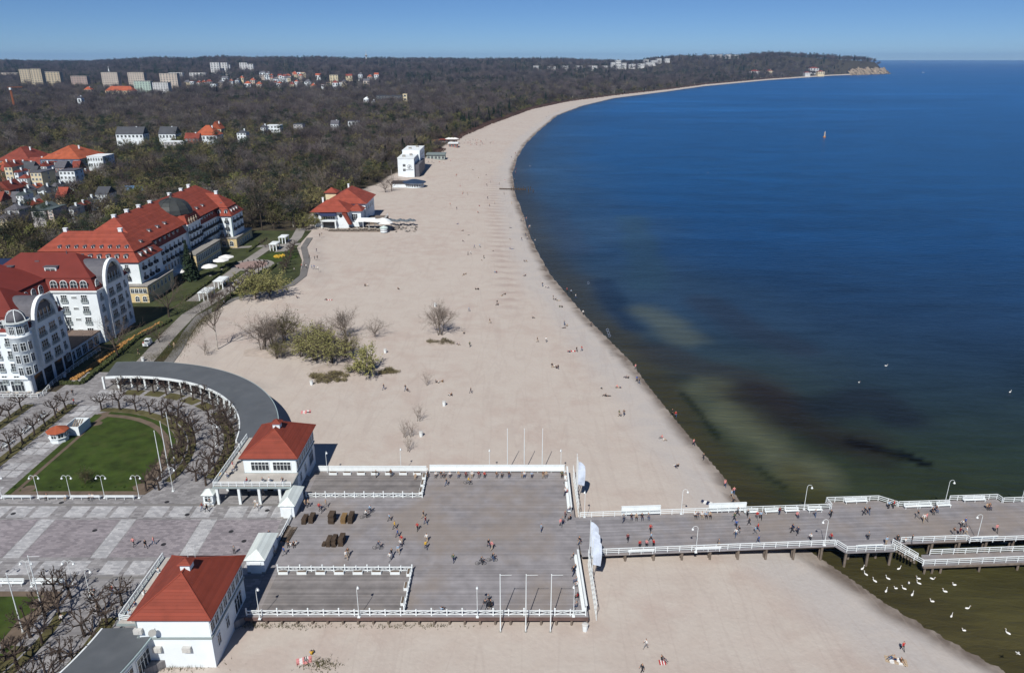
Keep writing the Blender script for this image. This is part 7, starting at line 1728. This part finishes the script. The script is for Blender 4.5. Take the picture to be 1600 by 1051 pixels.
crowd('along the waterline above the pier',[(757,248,'pink'),(766,330,'blue'),(782,345,'dark'),(1008,560,'black'),(1032,575,'red'),(1155,765,'pink'),(1222,865,'black'),(1370,1045,'pink')],None,820,520,4.38,'walk',None,BG)
crowd('at the waterline close to the pier',[(1123,178,'pink'),(1184,228,'pink'),(1168,248,'lightblue'),(1180,300,'dark')],None,880,720,4.444,'walk',None,BG)
crowd('on the broad sand behind the deck',[(600,632,'black'),(727,637,'dark'),(738,640,'black','ground'),(984,667,'white','ground'),(996,664,'brown','ground'),(905,588,'grey','ground'),(922,592,'white','ground'),(945,588,'brown','ground'),(1110,652,'dark'),(490,22,'dark','ground'),(505,22,'white','ground'),(683,43,'brown','ground'),(90,95,'black','ground'),(148,766,'pink','lie'),(262,107,'dark','ground'),(1070,300,'beige','lie')],None,440,440,3.753,'walk',None,BG)
crowd('on the sand before the deck',[(1009,1012,'white'),(1034,1030,'black','ground'),(1003,1051,'dark'),(487,1022,'yellow','ground'),(478,1033,'pink','lie'),(1410,1015,'red'),(1393,1026,'beige','lie'),(1400,1030,'white','lie'),(1408,1033,'brown','ground')],None,0,0,1,'walk',None,BG)
def far_people(pts):
    b=MB(); fm=[]; r=random.Random(8); mats=[CM[k] for k in ('black','white','grey','red','beige','navy')]+[SK]
    for px,py in pts:
        x,y=W(px,py,1.2); z=gz(x,y); x,y=W(px,py,z); m=POSES[r.choice(['ground','walk','stand'])]; a=r.random()*6.28; c,s_=math.cos(a),math.sin(a); t=r.randrange(6); u=r.randrange(6); o=len(b.v)
        b.v+=[(x+v.co.x*c-v.co.y*s_,y+v.co.x*s_+v.co.y*c,z+v.co.z) for v in m.vertices]
        for p in m.polygons: b.f.append(tuple(o+i for i in p.vertices)); b.m.append({0:6,1:t,2:u,3:0,4:0}[p.material_index])
    o=b.build('distant_bathers',mats,None); tag(o,'sprinkling of tiny distant bathers on the far beach','people',kind='stuff')
far_people([(725+rng.uniform(0,46),222+rng.uniform(-4,6)) for i in range(34)]+[(662+4*i+rng.uniform(-1,1),252+rng.uniform(0,3)) for i in range(9)]+[(rng.uniform(700,800),rng.uniform(235,335)) for i in range(26)]+[(800+rng.uniform(0,8),240+i*6) for i in range(10)]+[(830+rng.uniform(0,60),175+rng.uniform(-8,8)) for i in range(10)])
# towels, blankets, baby carriage
def towel(label,px,py,w_,d_,col,rz):
    x,y=W(px,py,1.5); z=gz(x,y); x,y=W(px,py,z); z=gz(x,y)+.02; b=MB(); n=5
    for i in range(n+1):
        for j in range(n+1): b.v.append(((i/n-.5)*w_,(j/n-.5)*d_,.05+.03*math.sin(i*2+j*3)))
    for i in range(n):
        for j in range(n): a=i*(n+1)+j; b.f.append((a,a+n+1,a+n+2,a+1)); b.m.append((i%2)&1)
    o=b.build('beach_towel',[CM[col],CM['white' if col!='white' else 'lightblue']],None); md=o.modifiers.new('thickness','SOLIDIFY'); md.thickness=.04; o.location=(x,y,z); o.rotation_euler=(0,0,rz); tag(o,label,'towel','beach towels')
for a in [('pink beach blanket on the sand behind the far pavilion',478,643,2.2,1.6,'pink',.2),('red beach towel beside sunbathers in mid beach',893,548,2.2,.9,'red',.1),('blue and red beach blanket by the pier railing near the water',1106,785,2.6,1.2,'navy',-.5),('red towel on the upper left sand',515,468,1.8,1,'red',0),('pink towel under the bather in front of the deck',475,1031,2.0,1.2,'pink',.3),('red towel under the crouching person in front of the pier',1035,1034,.9,.9,'red',0),('striped blanket with bathers at lower right',1400,1031,2.8,1.3,'beige',-.3)]: towel(*a)
def mk_bin():
    t=thing('litter_bin','white litter bin','bin'); b=MB(); b.lathe([(.3,0),(.38,.9),(.4,.92)],(0,0,0),10); b.build('barrel',WHITE,t); b=MB(); b.lathe([(.42,.92),(.42,1.0),(.25,1.08)],(0,0,0),10); b.build('lid',mat('bin_lid',(.5,.5,.48),.6,.1),t); return t
BN=Proto(mk_bin())
for px,py,l in [(914,983,'on the sand at the near right corner of the deck'),(487,601,'before the low shrub of the sandy island'),(602,551,'right of the bright green tree on the island'),(694,633,'on open sand right of the saplings'),(658,681,'beside the thin row of saplings'),(680,478,'in the crown line of the lone mid beach tree'),(225,571,'at the promenade end of the colonnade'),(103,596,'at the end of the hotel hedge')]:
    x,y=W(px,py,1.6); z=max(gz(x,y),2.95 if x<-88 else 0); BN.put((x,y,z),0,'white litter bin '+l,'white litter bins',sc=1.15)
t=thing('stroller','dark baby stroller standing on the near deck edge','stroller',(*W(765,948,DZ),DZ)); X0,Y0,_=t.location
part(t,'seat',CM['black'],lambda b:b.add([(X0-.3,Y0-.4,3.5),(X0+.3,Y0-.4,3.5),(X0+.3,Y0+.3,3.55),(X0-.3,Y0+.3,3.55),(X0-.3,Y0-.5,4.0),(X0+.3,Y0-.5,4.0)],[(0,1,2,3),(0,4,5,1),(3,2,1,0),(1,5,4,0)])); part(t,'hood',CM['black'],lambda b:b.lathe([(.38,3.8),(.3,4.1),(.05,4.2)],(X0,Y0-.3,0),8)); part(t,'handle',DARKM,lambda b:b.bar((X0-.3,Y0+.6,4.0),(X0+.3,Y0+.6,4.0),.04,.04))
for sx in (-.3,.3):
    for sy in (-.35,.35): part(t,'wheel',DARKM,lambda b:b.cyl((X0+sx-.03,Y0+sy,3.14),(X0+sx+.03,Y0+sy,3.14),.14,.14,10))
t=thing('delivery_cart','small white electric cart on the promenade beside the dune','cart',(*W(231,539,3),2.97)); X0,Y0,_=t.location
part(t,'body',WHITE,lambda b:(b.bx(X0-.75,X0+.75,Y0-1.4,Y0+1.4,3.3,4.1),b.bx(X0-.7,X0+.7,Y0-.2,Y0+1.2,4.1,4.8))); part(t,'windscreen',GLASS,lambda b:b.bx(X0-.62,X0+.62,Y0-.25,Y0-.2,4.15,4.7))
for sx in (-.75,.75):
    for sy in (-.9,.9): part(t,'wheel',DARKM,lambda b:b.cyl((X0+sx-.08,Y0+sy,3.25),(X0+sx+.08,Y0+sy,3.25),.28,.28,12))
# ---------------------------------------------------------------- swans and gull
SWV=[((0,.42,.13),(.05,.05)),((0,.28,.16),(.16,.12)),((0,.05,.16),(.21,.17)),((0,-.2,.17),(.17,.15)),((0,-.36,.24),(.08,.08)),((0,-.44,.42),(.05,.05)),((0,-.4,.6),(.045,.045)),((0,-.44,.74),(.045,.045)),((0,-.54,.76),(.055,.05)),((0,-.63,.73),(.03,.025)),((0,-.72,.7),(.018,.014))]
SWM=skin_body(SWV,[(i,i+1) for i in range(10)],2)
SWW=mat('swan_white',(.78,.78,.76),.7,.03); BEAK=mat('swan_beak',(.55,.16,.02),.6,0); SWM.materials.append(SWW); SWM.materials.append(BEAK)
for p in SWM.polygons: p.use_smooth=True; p.material_index=1 if p.center.y<-.64 else 0
sw=[(430,500),(450,530),(497,565),(567,552),(622,500),(675,575),(728,552),(730,577),(797,552),(608,603),(652,605),(555,618),(693,637),(800,672),(868,620),(917,585),(983,708),(900,750),(968,825),(1200,840),(1000,640),(760,600)]
it=sorted((1220+x/3.379,740+y/3.379) for x,y in sw[:20])
for i,(px,py) in enumerate(it):
    o=bpy.data.objects.new('swan',SWM); COL.objects.link(o); o.location=(*W(px,py,0),-.06); o.rotation_euler=(0,0,pr_.uniform(-2.6,-.6) if i%3 else pr_.uniform(.5,2.5)); s=pr_.uniform(.72,.88); o.scale=(s,s,s)
    tag(o,f'white swan floating in the shallows below the pier, {nth(i)} from the left','swan','swans below the pier')
GV=[((0,.25,0),(.03,.02)),((0,0,0),(.08,.07)),((0,-.2,.02),(.05,.05)),((0,-.3,.02),(.02,.02)),((.3,-.08,.1),(.05,.015)),((.7,.05,.02),(.02,.01)),((-.3,-.08,.1),(.05,.015)),((-.7,.05,.02),(.02,.01))]
GM=skin_body(GV,[(0,1),(1,2),(2,3),(1,4),(4,5),(1,6),(6,7)],1); GM.materials.clear(); GM.materials.append(SWW)
o=bpy.data.objects.new('gull',GM); COL.objects.link(o); gx,gy=W(1590,1019,4); o.location=(gx,gy,4); o.rotation_euler=(.25,.35,.8); o.scale=(1.2,1.2,1.2); tag(o,'white gull flying low over the water at lower right','gull')
for i,(px,py) in enumerate([(1342,597),(1384,571),(1578,612),(1106,270),(828,259)]):
    o=bpy.data.objects.new('swan',SWM); COL.objects.link(o); o.location=(*W(px,py,0),-.06); o.rotation_euler=(0,0,i); o.scale=(.8,.8,.8); tag(o,f'tiny white swan far out on open water, {nth([2,3,4,1,0][i])} from the left','swan','swans on open water')
# ---------------------------------------------------------------- air
if True:
    hz_=MB(); hz_.bx(-14000,14000,-300,24000,-30,235)
    hm=bpy.data.materials.new('haze_air'); hm.use_nodes=True; n=hm.node_tree.nodes; n.remove(n['Principled BSDF']); v=n.new('ShaderNodeVolumePrincipled'); v.inputs['Color'].default_value=(.34,.6,1,1); v.inputs['Density'].default_value=HAZE; hm.node_tree.links.new(v.outputs[0],n['Material Output'].inputs['Volume'])
    o=hz_.build('haze',hm,None); tag(o,'thin blue haze over the far woods and headland','haze',kind='stuff')
